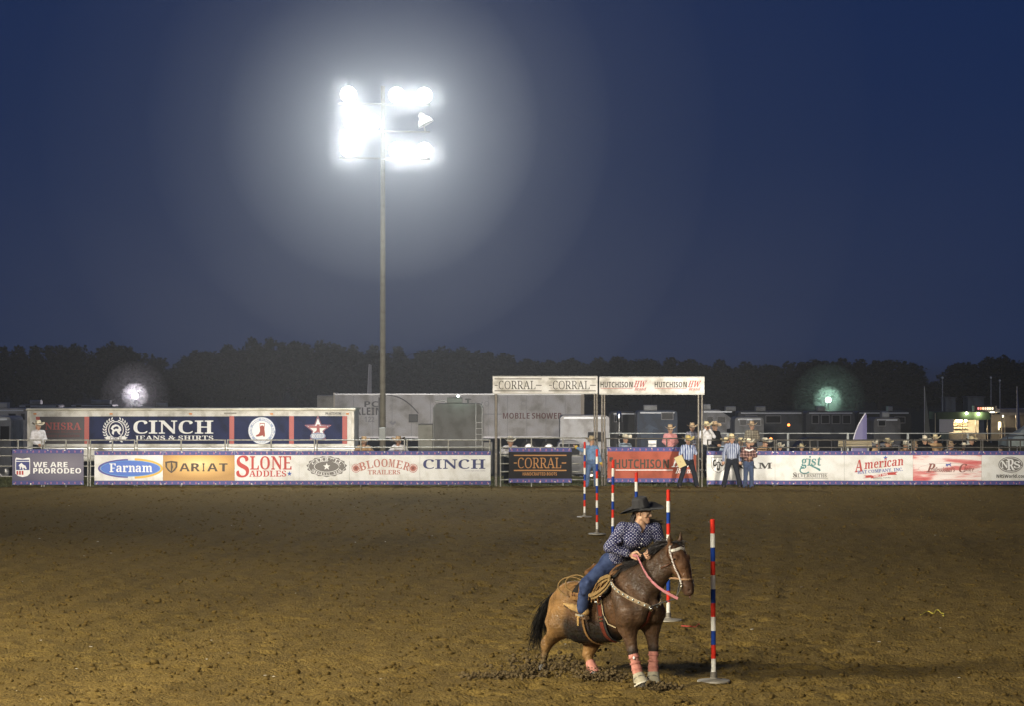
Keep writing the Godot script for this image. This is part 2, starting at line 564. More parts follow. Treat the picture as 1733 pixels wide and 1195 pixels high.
func make_clods() -> void:
	var rng := RandomNumberGenerator.new(); rng.seed = 5
	var dirt := mat(0.09, 0.059, 0.017, 0.95, 0.0, 0.2)
	var a := []
	for i in 34000:
		var d := 21.5 + 54.0 * pow(rng.randf(), 1.5)
		var x := rng.randf_range(-1, 1) * (d * 0.215 + 0.6)
		var s := 0.008 + 0.027 * pow(rng.randf(), 3.5)
		if broad.get_noise_2d(x * 6.0, d * 6.0) < rng.randf_range(-0.5, 0.3): s *= 0.5
		if i % 90 == 0: s *= 1.7
		a.append(Transform3D(Basis.from_euler(Vector3(rng.randf_range(-0.4, 0.4), rng.randf() * TAU, rng.randf_range(-0.4, 0.4))).scaled(Vector3.ONE * s), Vector3(x, ground_h(x, -d) + s * 0.25, -d)))
	scatter("dirt_clods", lump(3).mesh(), dirt, a, "small dirt clods lying all over the arena floor", "dirt")
	# the spray of dirt round the hooves
	a = []
	for i in 1500:
		var k := rng.randi() % 4
		var c: Vector3 = [Vector3(0.38, 0.03, -28.25), Vector3(1.0, 0.0, -27.75), Vector3(-0.05, 0.0, -27.9), Vector3(1.62, -0.02, -27.0)][k]
		var sp: Vector3 = [Vector3(0.3, 0.09, 0.22), Vector3(0.2, 0.04, 0.16), Vector3(0.22, 0.03, 0.12), Vector3(0.1, 0.03, 0.08)][k]
		var p := c + Vector3(rng.randfn() * sp.x, absf(rng.randfn()) * sp.y, rng.randfn() * sp.z)
		p.y = maxf(p.y, ground_h(p.x, p.z))
		var s := 0.007 + 0.022 * pow(rng.randf(), 3.0)
		a.append(Transform3D(Basis.from_euler(Vector3(rng.randf() * TAU, rng.randf() * TAU, 0)).scaled(Vector3.ONE * s), p))
	scatter("flying_dirt", lump(9, 0.8).mesh(), mat(0.08, 0.053, 0.018, 0.95), a, "dark loose dirt kicked up round the hooves of the turning horse", "dirt")
	a = []
	for i in 90:
		var d := 24.0 + 50.0 * rng.randf()
		var x := rng.randf_range(-1, 1) * d * 0.21
		a.append(Transform3D(Basis.from_euler(Vector3(0.2, rng.randf() * TAU, 0.3)).scaled(Vector3(0.02, 0.006, 0.012) * rng.randf_range(0.4, 1.1)), Vector3(x, ground_h(x, -d) + 0.008, -d)))
	scatter("litter_debris", lump(4).mesh(), mat(0.55, 0.52, 0.45, 0.8), a, "pale chips and scraps strewn on the arena dirt", "debris")
	a = []
	var blade := MB.new()
	for i in 7:
		var b := Basis(Vector3.UP, i * 2.4)
		blade.quad(b * Vector3(-0.012, 0, 0.02), b * Vector3(0.012, 0, 0.02), b * Vector3(0.004, 0.8 + 0.05 * i, 0.15), b * Vector3(-0.004, 0.8 + 0.05 * i, 0.15))
	for i in 5200:
		var d := rng.randf_range(ARENA_END - 0.7, ARENA_END + 1.6)
		var x := rng.randf_range(-17.5, 17.5)
		if broad.get_noise_2d(x * 4.0, d) < rng.randf_range(-0.6, 0.25): continue
		var s := rng.randf_range(0.04, 0.13) * (0.7 if d < ARENA_END else 1.4)
		a.append(Transform3D(Basis(Vector3.UP, rng.randf() * TAU).scaled(Vector3(1, s, 1)), Vector3(x, ground_h(x, -d) - 0.01, -d)))
	scatter("grass", blade.mesh(), mat(0.11, 0.115, 0.04, 0.9), a, "thin grass growing along the foot of the banner fence", "grass")

func twine(label: String, r: float, g: float, b: float, pts: Array, d: float) -> void:
	var c := Curve3D.new()
	for p in pts:
		var dd: float = LENS * EYE / (p[1] - 637.0)
		var x := X(p[0], dd)
		c.add_point(Vector3(x, ground_h(x, -dd) + 0.02, -dd), Vector3(-0.05, 0, 0.02), Vector3(0.05, 0, -0.02))
	tag(part(self, "baling_twine", MB.new().tube(Array(c.tessellate(3)), 0.007, 5), mat(r, g, b, 0.8)), label, "twine", "", "")

# ---------------------------------------------------------------- floodlight mast
var steel: StandardMaterial3D
var lens_mat: StandardMaterial3D
func lamp_head(parent: Node3D, at: Vector3, aim: Basis, lit: bool, energy: float, color: Color, spot: float) -> void:
	var prof := [Vector2(0.0, -0.34), Vector2(0.11, -0.34), Vector2(0.14, -0.22), Vector2(0.2, -0.16), Vector2(0.27, -0.05), Vector2(0.29, 0.04), Vector2(0.3, 0.06), Vector2(0.285, 0.06), Vector2(0.275, 0.035), Vector2(0.19, -0.13), Vector2(0.0, -0.16)]
	var face := Basis(Vector3.RIGHT, PI / 2)
	var b := MB.new().lathe(prof, 20, Transform3D(aim * face, at))
	var head := part(parent, "floodlight", b, mat(0.55, 0.56, 0.57, 0.35, 0.6))
	if lit: head.set_meta("label", "round floodlight shining towards the arena")
	var arm := MB.new().box(at + aim * Vector3(0, 0.0, -0.36), Vector3(0.1, 0.1, 0.1), aim)
	arm.tube([at + aim * Vector3(0, 0, -0.36), at + Vector3(0, -0.3, -0.3)], 0.025, 6)
	part(head, "bracket", arm, steel)
	var lens := MB.new().lathe([Vector2(0, 0.045), Vector2(0.15, 0.04), Vector2(0.27, 0.01), Vector2(0.272, -0.01), Vector2(0.1, -0.02), Vector2(0, -0.02)], 20, Transform3D(aim * face, at))
	part(head, "lens", lens, lens_mat if lit else mat(0.75, 0.76, 0.74, 0.2))
	if lit:
		var l: Light3D
		if spot > 0.0:
			var s := SpotLight3D.new()
			s.spot_angle = spot; s.spot_angle_attenuation = 0.8 if spot < 80.0 else 0.15; s.spot_range = 150.0; s.spot_attenuation = 2.0
			l = s
		else:
			var o := OmniLight3D.new()
			o.omni_range = 150.0; o.omni_attenuation = 2.0
			l = o
		l.light_energy = energy; l.light_color = color; l.light_size = 0.2; l.shadow_enabled = true
		l.name = "lamp_light"
		head.add_child(l, true)
		if spot > 80.0:
			var fv := FogVolume.new()
			fv.shape = RenderingServer.FOG_VOLUME_SHAPE_ELLIPSOID
			fv.size = Vector3.ONE * 1.5
			var fm := FogMaterial.new()
			fm.density = 0.016; fm.albedo = Color(0.95, 0.96, 0.98)
			fv.material = fm; fv.name = numbered("lamp_haze")
			fv.position = parent.position + at + aim * Vector3(0, 0, 0.35)
			add_child(fv)
			tag(fv, "glaring mist and moths close before one floodlight of the mast in view", "haze", "glare before the floodlights", "stuff")
		l.transform = Transform3D(aim * Basis(Vector3.UP, PI), at + aim * Vector3(0, 0, 0.3))
func light_pole(label: String, at: Vector3, height: float, targets: Array, energy: float, color: Color, spot: float, skip := -1) -> Node3D:
	var t := thing("light_pole", label, "floodlight pole", at, 0.0, "")
	var p := MB.new().lathe([Vector2(0.115, 0), Vector2(0.112, 0.02), Vector2(0.085, height * 0.7), Vector2(0.07, height), Vector2(0, height)], 14)
	part(t, "pole", p, worn(0.12, 0.11, 0.085, 0.7, 0.1, 0.8))
	part(t, "junction_box", MB.new().rbox(Vector3(0, 1.6, 0.19), Vector3(0.22, 0.45, 0.12), 0.02), mat(0.2, 0.21, 0.2, 0.6, 0.1))
	var aims: Vector3 = targets[targets.size() / 2]
	var lit := 0
	var flat := Basis(Vector3.UP, atan2((aims - at).x, (aims - at).z))
	for r in 3:
		var y := height - 0.35 - r * 0.96
		part(t, "crossarm", MB.new().box(flat * Vector3(0, 0, 0.1) + Vector3(0.05, y - 0.3, 0), Vector3(3.2, 0.06, 0.06), flat), mat(0.06, 0.06, 0.055, 0.7))
		for k in 4:
			if r == 1 and k == 2: continue
			var x: float = [-1.24, -0.38, 0.45, 1.42][k] if r != 1 else [-1.12, -0.4, 0.0, 1.46][k]
			if r != 1 and k == 1 : continue
			var side := r == 1 and k == 3 and skip == 1
			var goal: Vector3 = targets[lit % targets.size()]
			lit += 1
			var aim := Basis.looking_at(-(goal - at - Vector3(0, height, 0)).normalized()) * Basis.from_euler(Vector3(0.04 * (r - 1), (k - 1.5) * 0.05, 0) if targets.size() == 1 else Vector3.ZERO)
			if side: aim = Basis.looking_at(-Vector3(0.46, -0.88, 0.06).normalized())
			lamp_head(t, flat * Vector3(x, 0, 0.35) + Vector3(0, y, 0), aim, not side, energy * (3.4 if lit > 7 and targets.size() > 1 else 1.0), color, spot)
	return t

# ---------------------------------------------------------------- bending poles
func make_poles() -> void:
	var paint := [worn(0.62, 0.035, 0.02, 0.35, 0.0, 1.5), worn(0.78, 0.77, 0.72, 0.35, 0.0, 1.5), worn(0.012, 0.05, 0.28, 0.35, 0.0, 1.5)]
	var t := thing("bending_pole", "", "pole")
	var band := MB.new().lathe([Vector2(0.0265, 0), Vector2(0.027, 0.002), Vector2(0.027, 0.1545), Vector2(0.0265, 0.1565)], 14).mesh()
	for k in 11: part(t, "band", band, paint[k % 3], Vector3(0, 1.83 - 0.1567 * (k + 1), 0))
	part(t, "cap", MB.new().lathe([Vector2(0, 0.006), Vector2(0.022, 0.004), Vector2(0.0265, 0)], 12), paint[0], Vector3(0, 1.83, 0))
	part(t, "sleeve", MB.new().lathe([Vector2(0.037, 0.02), Vector2(0.037, 0.11), Vector2(0.03, 0.115), Vector2(0.026, 0.11)], 14), worn(0.22, 0.2, 0.17, 0.6, 0.3, 3.0))
	part(t, "base", MB.new().lathe([Vector2(0.185, 0.0), Vector2(0.188, 0.01), Vector2(0.18, 0.022), Vector2(0.05, 0.034), Vector2(0.037, 0.05)], 24), worn(0.36, 0.33, 0.27, 0.6, 0.2, 2.0))
	var spots := [[2.275, 27.6, "red, white and blue bending pole closest to the stands, standing clear of the horse"], [2.186, 34.2, "striped bending pole showing behind the horse's head"], [2.05, 40.4, "striped bending pole rising behind the rider's black hat"],
		[1.91, 46.4, "striped bending pole just behind the rider's back, its base beside her elbow"], [1.83, 52.6, "striped bending pole second from the gate"], [1.765, 59.5, "striped bending pole nearest the gate, last of the row"]]
	for i in spots.size():
		var at := Vector3(spots[i][0], ground_h(spots[i][0], -spots[i][1]) + 0.005, -spots[i][1])
		var o: Node3D = t if i == 0 else copy(t, at, i * 1.3, "")
		o.position = at
		o.rotation.z = [0.006, -0.004, 0.003, 0.006, 0.004, -0.003][i]
		tag(o, spots[i][2], "pole", "row of six bending poles")

# ---------------------------------------------------------------- banners
const FD := 76.0
func wave(x: float, y: float, sd: float) -> float:
	return 0.010 * sin(x * 2.6 + sd) + 0.002 * sin(x * 7.0 + y * 3.0 + sd * 2.0) + 0.0012 * sin(x * 13.0 - y * 5.0)
class Print:
	var s: Node3D
	var root: Node3D
	var x0: float
	var y0: float
	var d: float
	var sd: float
	var z := 0.012
	var wavy := true
	func r(a: float, b: float, top: float, low: float) -> Rect2:   # survey rectangle to metres on the sheet
		return Rect2(s.X(a, d) - x0, s.Y(low, d) - y0, s.X(b, d) - s.X(a, d), s.Y(top, d) - s.Y(low, d))
	func p(a: float, b: float) -> Vector2: return Vector2(s.X(a, d) - x0, s.Y(b, d) - y0)
	func u(px: float) -> float: return px * d / 4130.0
	func put(called: String, m: MB, material: Material) -> void:
		if wavy:
			for i in m.v.size(): m.v[i].z += s.wave(m.v[i].x + x0, m.v[i].y, sd)
		s.part(root, called, m, material)
	func text(t: String, kind: String, a: float, b: float, top: float, low: float, material: Material, slant := 0.0, turn := 0.0, lift := 0.0) -> void:
		var q := r(a, b, top, low)
		put("lettering", s.letters(MB.new(), t, kind, q.position.x, q.end.x, q.position.y, q.end.y, z + lift, slant, turn), material)
	func shape(pg: PackedVector2Array, material: Material, lift := 0.0, called := "emblem") -> void:
		put(called, MB.new().prism(pg, z + lift, z + lift + 0.003), material)
	func bar(a: float, b: float, top: float, low: float, material: Material, lift := 0.0, called := "stripe") -> void:
		var q := r(a, b, top, low)
		shape(s.rect(q.position.x, q.end.x, q.position.y, q.end.y), material, lift, called)
var border_mat: StandardMaterial3D
func sheet(x0: float, x1: float, y0: float, y1: float, ox: float, sd: float, z := 0.0, reps := 0.0) -> MB:
	var m := MB.new()
	var nx := int(ceil((x1 - x0) / 0.06)); var ny := maxi(1, int(ceil((y1 - y0) / 0.12)))
	for j in ny + 1:
		for i in nx + 1:
			var x := lerpf(x0, x1, float(i) / nx); var y := lerpf(y0, y1, float(j) / ny)
			m.vert(Vector3(x, y, z + wave(x + ox, y, sd)), Vector3.BACK, Vector2(float(i) / nx * (reps if reps > 0 else 1.0), 1.0 - float(j) / ny))
	for j in ny:
		for i in nx:
			var a := j * (nx + 1) + i
			m.tri(a, a + 1, a + nx + 2); m.tri(a, a + nx + 2, a + nx + 1)
	# bent normals
	for i in m.v.size():
		var x := m.v[i].x + ox; var y := m.v[i].y
		m.n[i] = Vector3(-(wave(x + 0.01, y, sd) - wave(x - 0.01, y, sd)) / 0.02, -(wave(x, y + 0.01, sd) - wave(x, y - 0.01, sd)) / 0.02, 1).normalized()
	return m
func banner(label: String, a: float, b: float, top: float, low: float, cloth_mat: Material, d := FD, edge := 7.0) -> Print:
	var q := Print.new()
	q.s = self; q.x0 = X(a, d); q.y0 = 0.0; q.d = d; q.sd = fmod(a * 0.37, 6.0)
	q.root = thing("banner", label, "banner", Vector3(q.x0, 0, -d), 0.0, "sponsor banners along the fence")
	var w := X(b - 0.25, d) - q.x0
	var y0 := Y(low, d); var y1 := Y(top, d); var e := edge * d / LENS
	part(q.root, "cloth", sheet(0, w, y0 + e, y1 - e, q.x0, q.sd), cloth_mat)
	if border_mat == null:
		var im := Image.create(32, 24, false, Image.FORMAT_RGB8)
		im.fill(lin(0.038, 0.043, 0.19))
		for y in 24:
			for x in 32:
				var u := (x - 16.0) / 16.0; var v := (y - 12.0) / 12.0
				if (absf(u) < 0.16 + 0.22 * maxf(0, v) and v > -0.5 and v < 0.62 and not (absf(u) < 0.1 and v > 0.3)) or (absf(u - 0.25) < 0.12 and absf(v - 0.05) < 0.12):
					im.set_pixel(x, y, lin(0.32, 0.1, 0.2))
		border_mat = mat(1, 1, 1, 0.6)
		border_mat.albedo_texture = ImageTexture.create_from_image(im)
	var reps := roundf(w / 0.185)
	part(q.root, "border", sheet(0, w, y1 - e, y1, q.x0, q.sd, 0.0, reps), border_mat)
	part(q.root, "border", sheet(0, w, y0, y0 + e, q.x0, q.sd, 0.0, reps), border_mat)
	var gr := MB.new()
	for k in 5:
		for y: float in [y0 + 0.03, y1 - 0.03]:
			var x := 0.06 + (w - 0.12) * k / 4.0
			gr.lathe([Vector2(0.008, 0), Vector2(0.016, 0.004), Vector2(0.017, 0)], 8, Transform3D(Basis(Vector3.RIGHT, PI / 2), Vector3(x, y, 0.004 + wave(x + q.x0, y, q.sd))))
	part(q.root, "grommet", gr, mat(0.6, 0.55, 0.4, 0.35, 0.8))
	return q
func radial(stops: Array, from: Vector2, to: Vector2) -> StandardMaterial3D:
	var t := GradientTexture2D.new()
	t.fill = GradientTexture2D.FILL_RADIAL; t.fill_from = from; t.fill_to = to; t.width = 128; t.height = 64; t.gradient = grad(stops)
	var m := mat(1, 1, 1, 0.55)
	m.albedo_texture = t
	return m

func make_banners() -> void:
	var white := mat(0.76, 0.76, 0.74, 0.6, 0.0, 0.25)
	white.albedo_texture = ntex(0.015, 256, 5, 9, grad([[0.0, Color(0.88, 0.87, 0.84)], [0.5, Color(0.97, 0.97, 0.96)], [1.0, Color.WHITE]]))
	white.uv1_triplanar = true; white.uv1_scale = Vector3.ONE * 0.5
	var navy := mat(0.02, 0.028, 0.12, 0.6); var red := mat(0.42, 0.035, 0.025, 0.6); var ink := mat(0.025, 0.022, 0.02, 0.6)
	var wht := mat(0.82, 0.82, 0.8, 0.6); var blue := mat(0.02, 0.11, 0.48, 0.5); var gold := mat(0.62, 0.36, 0.02, 0.5)
	var teal := mat(0.05, 0.2, 0.2, 0.6); var grey := mat(0.15, 0.14, 0.125, 0.6); var brown := mat(0.05, 0.032, 0.015, 0.6)
	var rose := mat(0.42, 0.16, 0.12, 0.6); var rosedark := mat(0.2, 0.05, 0.035, 0.6); var tan := mat(0.36, 0.16, 0.035, 0.6); var olive := mat(0.03, 0.025, 0.012, 0.6)
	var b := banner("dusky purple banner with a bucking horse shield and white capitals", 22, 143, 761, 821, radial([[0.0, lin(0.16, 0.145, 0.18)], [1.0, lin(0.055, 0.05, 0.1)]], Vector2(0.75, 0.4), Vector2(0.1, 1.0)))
	b.text("WE ARE", "sans", 57.9, 115.5, 782.5, 791.3, wht)
	b.text("PRORODEO", "sans", 57.9, 138.4, 792.8, 801.8, wht)
	var c := b.p(40, 791); var u := b.u(1.0)
	b.shape(poly("-12.5 14 -11 16 0 14 11 16 12.5 14 12.5 -11 8 -15 0 -17 -8 -15 -12.5 -11", c, u), wht)
	b.shape(poly("-11.3 9 11.3 9 11.3 -5 -11.3 -5", c, u), mat(0.05, 0.06, 0.2), 0.004)
	b.shape(poly("-11 12.5 11 12.5 11 10.3 -11 10.3", c, u), mat(0.05, 0.06, 0.2), 0.004)
	b.shape(poly("-5 5 -2 7 1 4 5 2 7 -3 5 -4 3 -1 1 -2 2 -5 0 -5 -1 -1 -3 1 -3 -3 -5 -4 -5 1 -7 2", c, u), wht, 0.007)
	for k in 3: b.shape(poly("0 0 3 0 3 -6.5 0 -6.5", c + Vector2(-10.5 + k * 4.4, -6.5) * u, u), red, 0.004)

	b = banner("white banner with a blue oval between a purple and a yellow crescent", 161, 277, 764, 821, white)
	c = b.p(220.9, 793.4)
	b.shape(ring(c, b.u(54), b.u(16), b.u(3.4), PI / 2 + 0.06, 1.5 * PI - 0.06), mat(0.09, 0.08, 0.3), 0.0)
	b.shape(ring(c + Vector2(b.u(2), 0), b.u(54), b.u(17.5), b.u(3.8), -PI / 2 + 0.12, PI / 2 - 0.12), gold, 0.0)
	b.shape(ellipse(c + Vector2(b.u(1), 0), b.u(51), b.u(13.6)), mat(0.12, 0.32, 0.62), 0.004)
	b.shape(ellipse(c + Vector2(b.u(1), 0), b.u(49.5), b.u(12.6)), blue, 0.008)
	b.text("Farnam", "serif", 186.6, 259, 785, 799.5, wht, 0.0, 0.0, 0.02)

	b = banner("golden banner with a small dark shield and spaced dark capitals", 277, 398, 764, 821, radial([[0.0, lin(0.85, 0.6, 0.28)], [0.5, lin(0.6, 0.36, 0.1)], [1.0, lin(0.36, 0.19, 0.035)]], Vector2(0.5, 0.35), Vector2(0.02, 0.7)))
	c = b.p(291, 791); u = b.u(1)
	b.shape(poly("-10.5 9 0 10.5 10.5 9 10 0 6 -6 0 -10.5 -6 -6 -10 0", c, u), brown)
	b.shape(poly("-7 6.5 -1 7.5 -1 -7 -4 -4 -7 0", c, u), mat(0.4, 0.25, 0.08), 0.004)
	b.shape(poly("1 7.5 7 6.5 7 0 4 -4 1 -7 3 0", c, u), mat(0.4, 0.25, 0.08), 0.004)
	for k in 5:
		var at: float = [304.5, 324.5, 343.5, 351.5, 371.5][k]; var wd: float = [17.5, 15.0, 3.6, 18.0, 14.5][k]
		b.text("ARIAT"[k], "sans", at, at + wd, 784.7, 798.3, brown)

	b = banner("white banner with two lines of red saddlery lettering and a large first letter", 398, 507, 764, 821, white)
	b.text("S", "serif", 400.5, 422.5, 771.5, 808.6, red)
	b.text("LONE", "serif", 424, 494, 772.7, 795.3, red)
	b.text("ADDLES", "serif", 422.6, 485, 797, 807.2, red)
	b.shape(star(b.p(490.6, 802.3), b.u(4.4)), mat(0.03, 0.09, 0.35))

	b = banner("white banner with a grey ornamental oval buckle and white star", 507, 592, 764, 821, white)
	c = b.p(553.5, 790.2)
	var scroll := PackedVector2Array()
	for i in 60:
		var a := TAU * i / 60
		var k := 1.0 + 0.05 * sin(a * 15.0)
		scroll.append(c + Vector2(cos(a) * b.u(33) * k, sin(a) * b.u(17.0) * k))
	b.shape(scroll, grey)
	b.shape(ring(c, b.u(31), b.u(15.5), b.u(0.7)), wht, 0.004)
	b.shape(ring(c, b.u(21.5), b.u(9.8), b.u(0.9)), wht, 0.004)
	b.shape(star(c, b.u(6.4)), wht, 0.004)
	b.put("lettering", arched(MB.new(), "CARROLL", "serif", c, b.u(26), b.u(12.6), b.u(4.8), PI - 0.35, 0.35, b.z + 0.004), wht)
	b.put("lettering", arched(MB.new(), "ORIGINAL WEAR", "serif", c, b.u(26), b.u(12.8), b.u(4.2), PI + 0.4, TAU - 0.4, b.z + 0.004, true), wht)

	b = banner("white banner with arched rose lettering between two round star medallions", 592, 711, 764, 821, white)
	c = b.p(651, 907)
	b.put("lettering", arched(MB.new(), "BLOOMER", "serif", c, b.u(123), b.u(123), b.u(13.5), PI / 2 + 0.36, PI / 2 - 0.36, b.z), rose)
	b.text("TRAILERS", "serif", 623, 677.4, 796, 803.5, rose)
	for x: float in [603.0, 699.5]:
		b.shape(ellipse(b.p(x, 793), b.u(7.4), b.u(7.4)), rose)
		b.shape(ring(b.p(x, 793), b.u(6.2), b.u(6.2), b.u(0.8)), wht, 0.004)
		b.shape(star(b.p(x, 793), b.u(4.4)), rosedark, 0.008)

	b = banner("white banner with broad navy slab capitals beside the gate post", 711, 830.5, 764, 821, white)
	b.text("CINCH", "serif", 716.5, 821.5, 778, 794, navy)
	b.text("CINCHJEANS.COM", "sans", 787, 821, 796.5, 798.6, mat(0.4, 0.4, 0.42))

	b = banner("black gate banner with tan lettering between two tan rules", 861, 967.7, 758.5, 817.5, worn(0.012, 0.012, 0.014, 0.6), FD - 0.1)
	b.text("CORRAL", "serifthin", 876.5, 949.5, 775, 793, tan)
	for q in [[869.6, 958.5, 770.3, 772.3], [869.6, 958.5, 795.6, 797.8], [869.6, 874.5, 783.2, 785.2], [950.5, 958, 783.2, 785.2]]: b.bar(q[0], q[1], q[2], q[3], tan)
	b.text("HANDCRAFTED BOOTS", "sans", 884.6, 942.3, 800, 805.3, tan)

	b = banner("brick red gate banner with dark block capitals and white script", 1027.7, 1178, 757.6, 817, worn(0.42, 0.1, 0.06, 0.55), FD - 0.1)
	b.text("HUTCHISON", "sans", 1040.5, 1131.6, 778, 793.2, olive)
	b.bar(1031, 1037, 774.6, 781.8, olive, 0.0, "emblem")
	b.bar(1041.6, 1138.5, 795.4, 796.8, wht)
	b.text("HW", "serif", 1136, 1173, 776, 791, wht, 0.35)
	b.text("Brand", "serif", 1142, 1177, 793, 801.5, wht, 0.4)

	b = banner("white banner with a horned ram shield and black capitals behind two onlookers", 1195.5, 1311, 764, 820.5, white)
	c = b.p(1215, 788); u = b.u(1)
	b.shape(poly("-12 13.5 12 13.5 11.5 -3 8 -9 0 -13.5 -8 -9 -11.5 -3", c, u), grey)
	b.shape(poly("-11.2 12.7 11.2 12.7 10.7 -2.8 7.5 -8.3 0 -12.5 -7.5 -8.3 -10.7 -2.8", c, u), wht, 0.004)
	for sg: float in [-1.0, 1.0]:
		var horn := PackedVector2Array()
		for i in 15: horn.append(c + Vector2(sg * (5.6 + cos(1.9 - i * 0.36) * (4.6 - i * 0.1)), 3.2 + sin(1.9 - i * 0.36) * (6.4 - i * 0.13)) * u)
		for i in 15: horn.append(c + Vector2(sg * (5.6 + cos(1.9 - (14 - i) * 0.36) * (2.6 - (14 - i) * 0.12)), 3.2 + sin(1.9 - (14 - i) * 0.36) * (4.0 - (14 - i) * 0.16)) * u)
		b.shape(horn, ink, 0.008)
	b.shape(poly("-3.4 5 0 6.5 3.4 5 2.6 -1 3 -6 1.6 -9 -1.6 -9 -3 -6 -2.6 -1", c, u), ink, 0.008)
	b.shape(poly("-1.5 4 1.5 4 1 -5 -1 -5", c, u), wht, 0.012)
	b.text("R", "serif", 1243, 1259, 783.7, 793.7, ink)
	b.text("A", "serif", 1261, 1281, 783.7, 793.7, ink)
	b.text("M", "serif", 1282.5, 1306, 783.7, 793.7, ink)

	b = banner("white banner with looping teal script over ruled small capitals", 1311, 1428, 764, 820.8, white)
	b.text("gist", "serif", 1353.5, 1390, 772.2, 794, teal, 0.12)
	b.shape(ring(b.p(1361, 796.5), b.u(9), b.u(6.4), b.u(2.2), PI * 0.55, PI * 1.85), teal)
	b.shape(poly("-4 5 6 0 12 -4 14 -3 13 0 7 2.5 -3 7", b.p(1374, 794), b.u(1)), teal)
	b.text("SILVERSMITHS", "serif", 1342, 1398, 802.6, 808.6, grey)
	b.text("S", "serif", 1341, 1347.5, 800.2, 808.6, grey)
	b.bar(1349, 1400, 801.2, 801.8, grey); b.bar(1339, 1400, 810, 810.6, grey)

	b = banner("white banner with sloping red script, blue star and red ribbon", 1428, 1544, 764, 821, white)
	b.text("A", "serif", 1444, 1462, 779, 799, red, 0.2, 0.13)
	b.text("merican", "serif", 1460.5, 1529.5, 776, 791.5, red, 0.18, 0.1)
	b.shape(star(b.p(1497.4, 775.4), b.u(4.2)), mat(0.03, 0.12, 0.4))
	b.text("HAT COMPANY, INC.", "serif", 1450, 1527, 794.6, 801.2, mat(0.05, 0.09, 0.35), 0.0, 0.07)
	b.shape(poly("-18 -1 12 5 12 0.5 -18 -5.5", b.p(1491, 805), b.u(1)), red)
	b.shape(poly("-32 -5 -16 -3.5 -17 0.5 -30 -0.5 -26 -3", b.p(1491, 805), b.u(1)), red, 0.004)
	b.shape(poly("10 0.5 12 5 28 6 23 3.5 26 1", b.p(1491, 805), b.u(1)), red, 0.004)
	b.text("SINCE 1915", "sans", 1477, 1501, 803.2, 806.6, wht, 0.0, 0.18, 0.008)
	b.text("BOWIE, TEXAS", "sans", 1477, 1506, 808.6, 810.6, grey, 0.0, 0.06)

	var tt := ntex(0.012, 256, 4, 31, grad([[0.0, lin(0.5, 0.05, 0.05)], [0.32, lin(0.6, 0.22, 0.2)], [0.5, lin(0.74, 0.62, 0.58)], [1.0, lin(0.8, 0.77, 0.74)]]))
	var swash := mat(1, 1, 1, 0.5); swash.albedo_texture = tt; swash.uv1_scale = Vector3(0.45, 0.9, 1)
	b = banner("pale banner washed with red clouds, an oval outline and a small blue horse", 1544, 1660, 764, 821, swash)
	c = b.p(1604.5, 794)
	b.shape(ring(c, b.u(52), b.u(9.6), b.u(0.7)), mat(0.5, 0.4, 0.38))
	b.text("P", "serif", 1566, 1583, 785, 800, rosedark, 0.35)
	b.text("rofessional's", "serif", 1573, 1616, 791, 799.5, rosedark, 0.25)
	b.text("C", "serif", 1620, 1636, 785.5, 800, rosedark, 0.3)
	b.text("hoice", "serif", 1629, 1648, 790, 798.6, rosedark, 0.25)
	b.shape(poly("-4.5 0 -5 2 -2 1.6 2 1.8 3.6 4 5 3.4 3.6 0.8 5 -2.6 4.4 -2.8 2 -0.4 -1 -0.6 -2 -3.4 -2.8 -3.4 -2.6 -0.6 -4.4 -2.6 -4.8 -2.2", b.p(1604, 787.5), b.u(0.95)), mat(0.03, 0.07, 0.35))

	b = banner("white banner with three letters in a dark oval, last along the fence", 1660, 1778, 764, 821, white)
	c = b.p(1709, 787)
	b.shape(ellipse(c, b.u(20.8), b.u(13.4)), grey)
	b.shape(ring(c, b.u(19.2), b.u(12), b.u(0.8)), wht, 0.004)
	b.text("N", "serif", 1693, 1704.5, 781, 793, wht, 0.0, 0.0, 0.012)
	b.text("R", "serif", 1702.5, 1715.5, 777.5, 796.5, wht, 0.0, 0.0, 0.018)
	b.text("S", "serif", 1714, 1725, 781, 793, wht, 0.0, 0.0, 0.012)
	b.text("NRSWorld.com", "sans", 1685, 1736, 803.2, 809.2, ink)

	# the two signs over the gateway
	var pan := worn(0.8, 0.79, 0.76, 0.5, 0.0, 0.6)
	var sign_at := [[834.0, 1011.0, 638.5, 666.2, "long white sign over the gate with boot maker lettering twice between dark rules"], [1014.0, 1191.6, 639.5, 667.2, "long white sign over the gate with dark block capitals and red script twice"]]
	for k in 2:
		var q := Print.new()
		var s: Array = sign_at[k]
		q.s = self; q.d = FD; q.x0 = X(s[0], FD); q.y0 = 2.0; q.wavy = false; q.z = 0.032
		q.root = thing("gate_sign", s[4], "sign", Vector3(q.x0, 2.0, -FD), 0.0, "signs over the gateway")
		var r := q.r(s[0], s[1], s[2], s[3])
		part(q.root, "board", MB.new().rbox(Vector3(r.get_center().x, r.get_center().y, 0), Vector3(r.size.x, r.size.y, 0.06), 0.012), pan)
		var fr := MB.new()
		fr.box(Vector3(r.get_center().x, r.position.y - 0.015, 0), Vector3(r.size.x, 0.03, 0.066))
		fr.box(Vector3(r.get_center().x, r.end.y + 0.012, 0), Vector3(r.size.x, 0.022, 0.066))
		part(q.root, "frame", fr, mat(0.3, 0.3, 0.28, 0.5, 0.4))
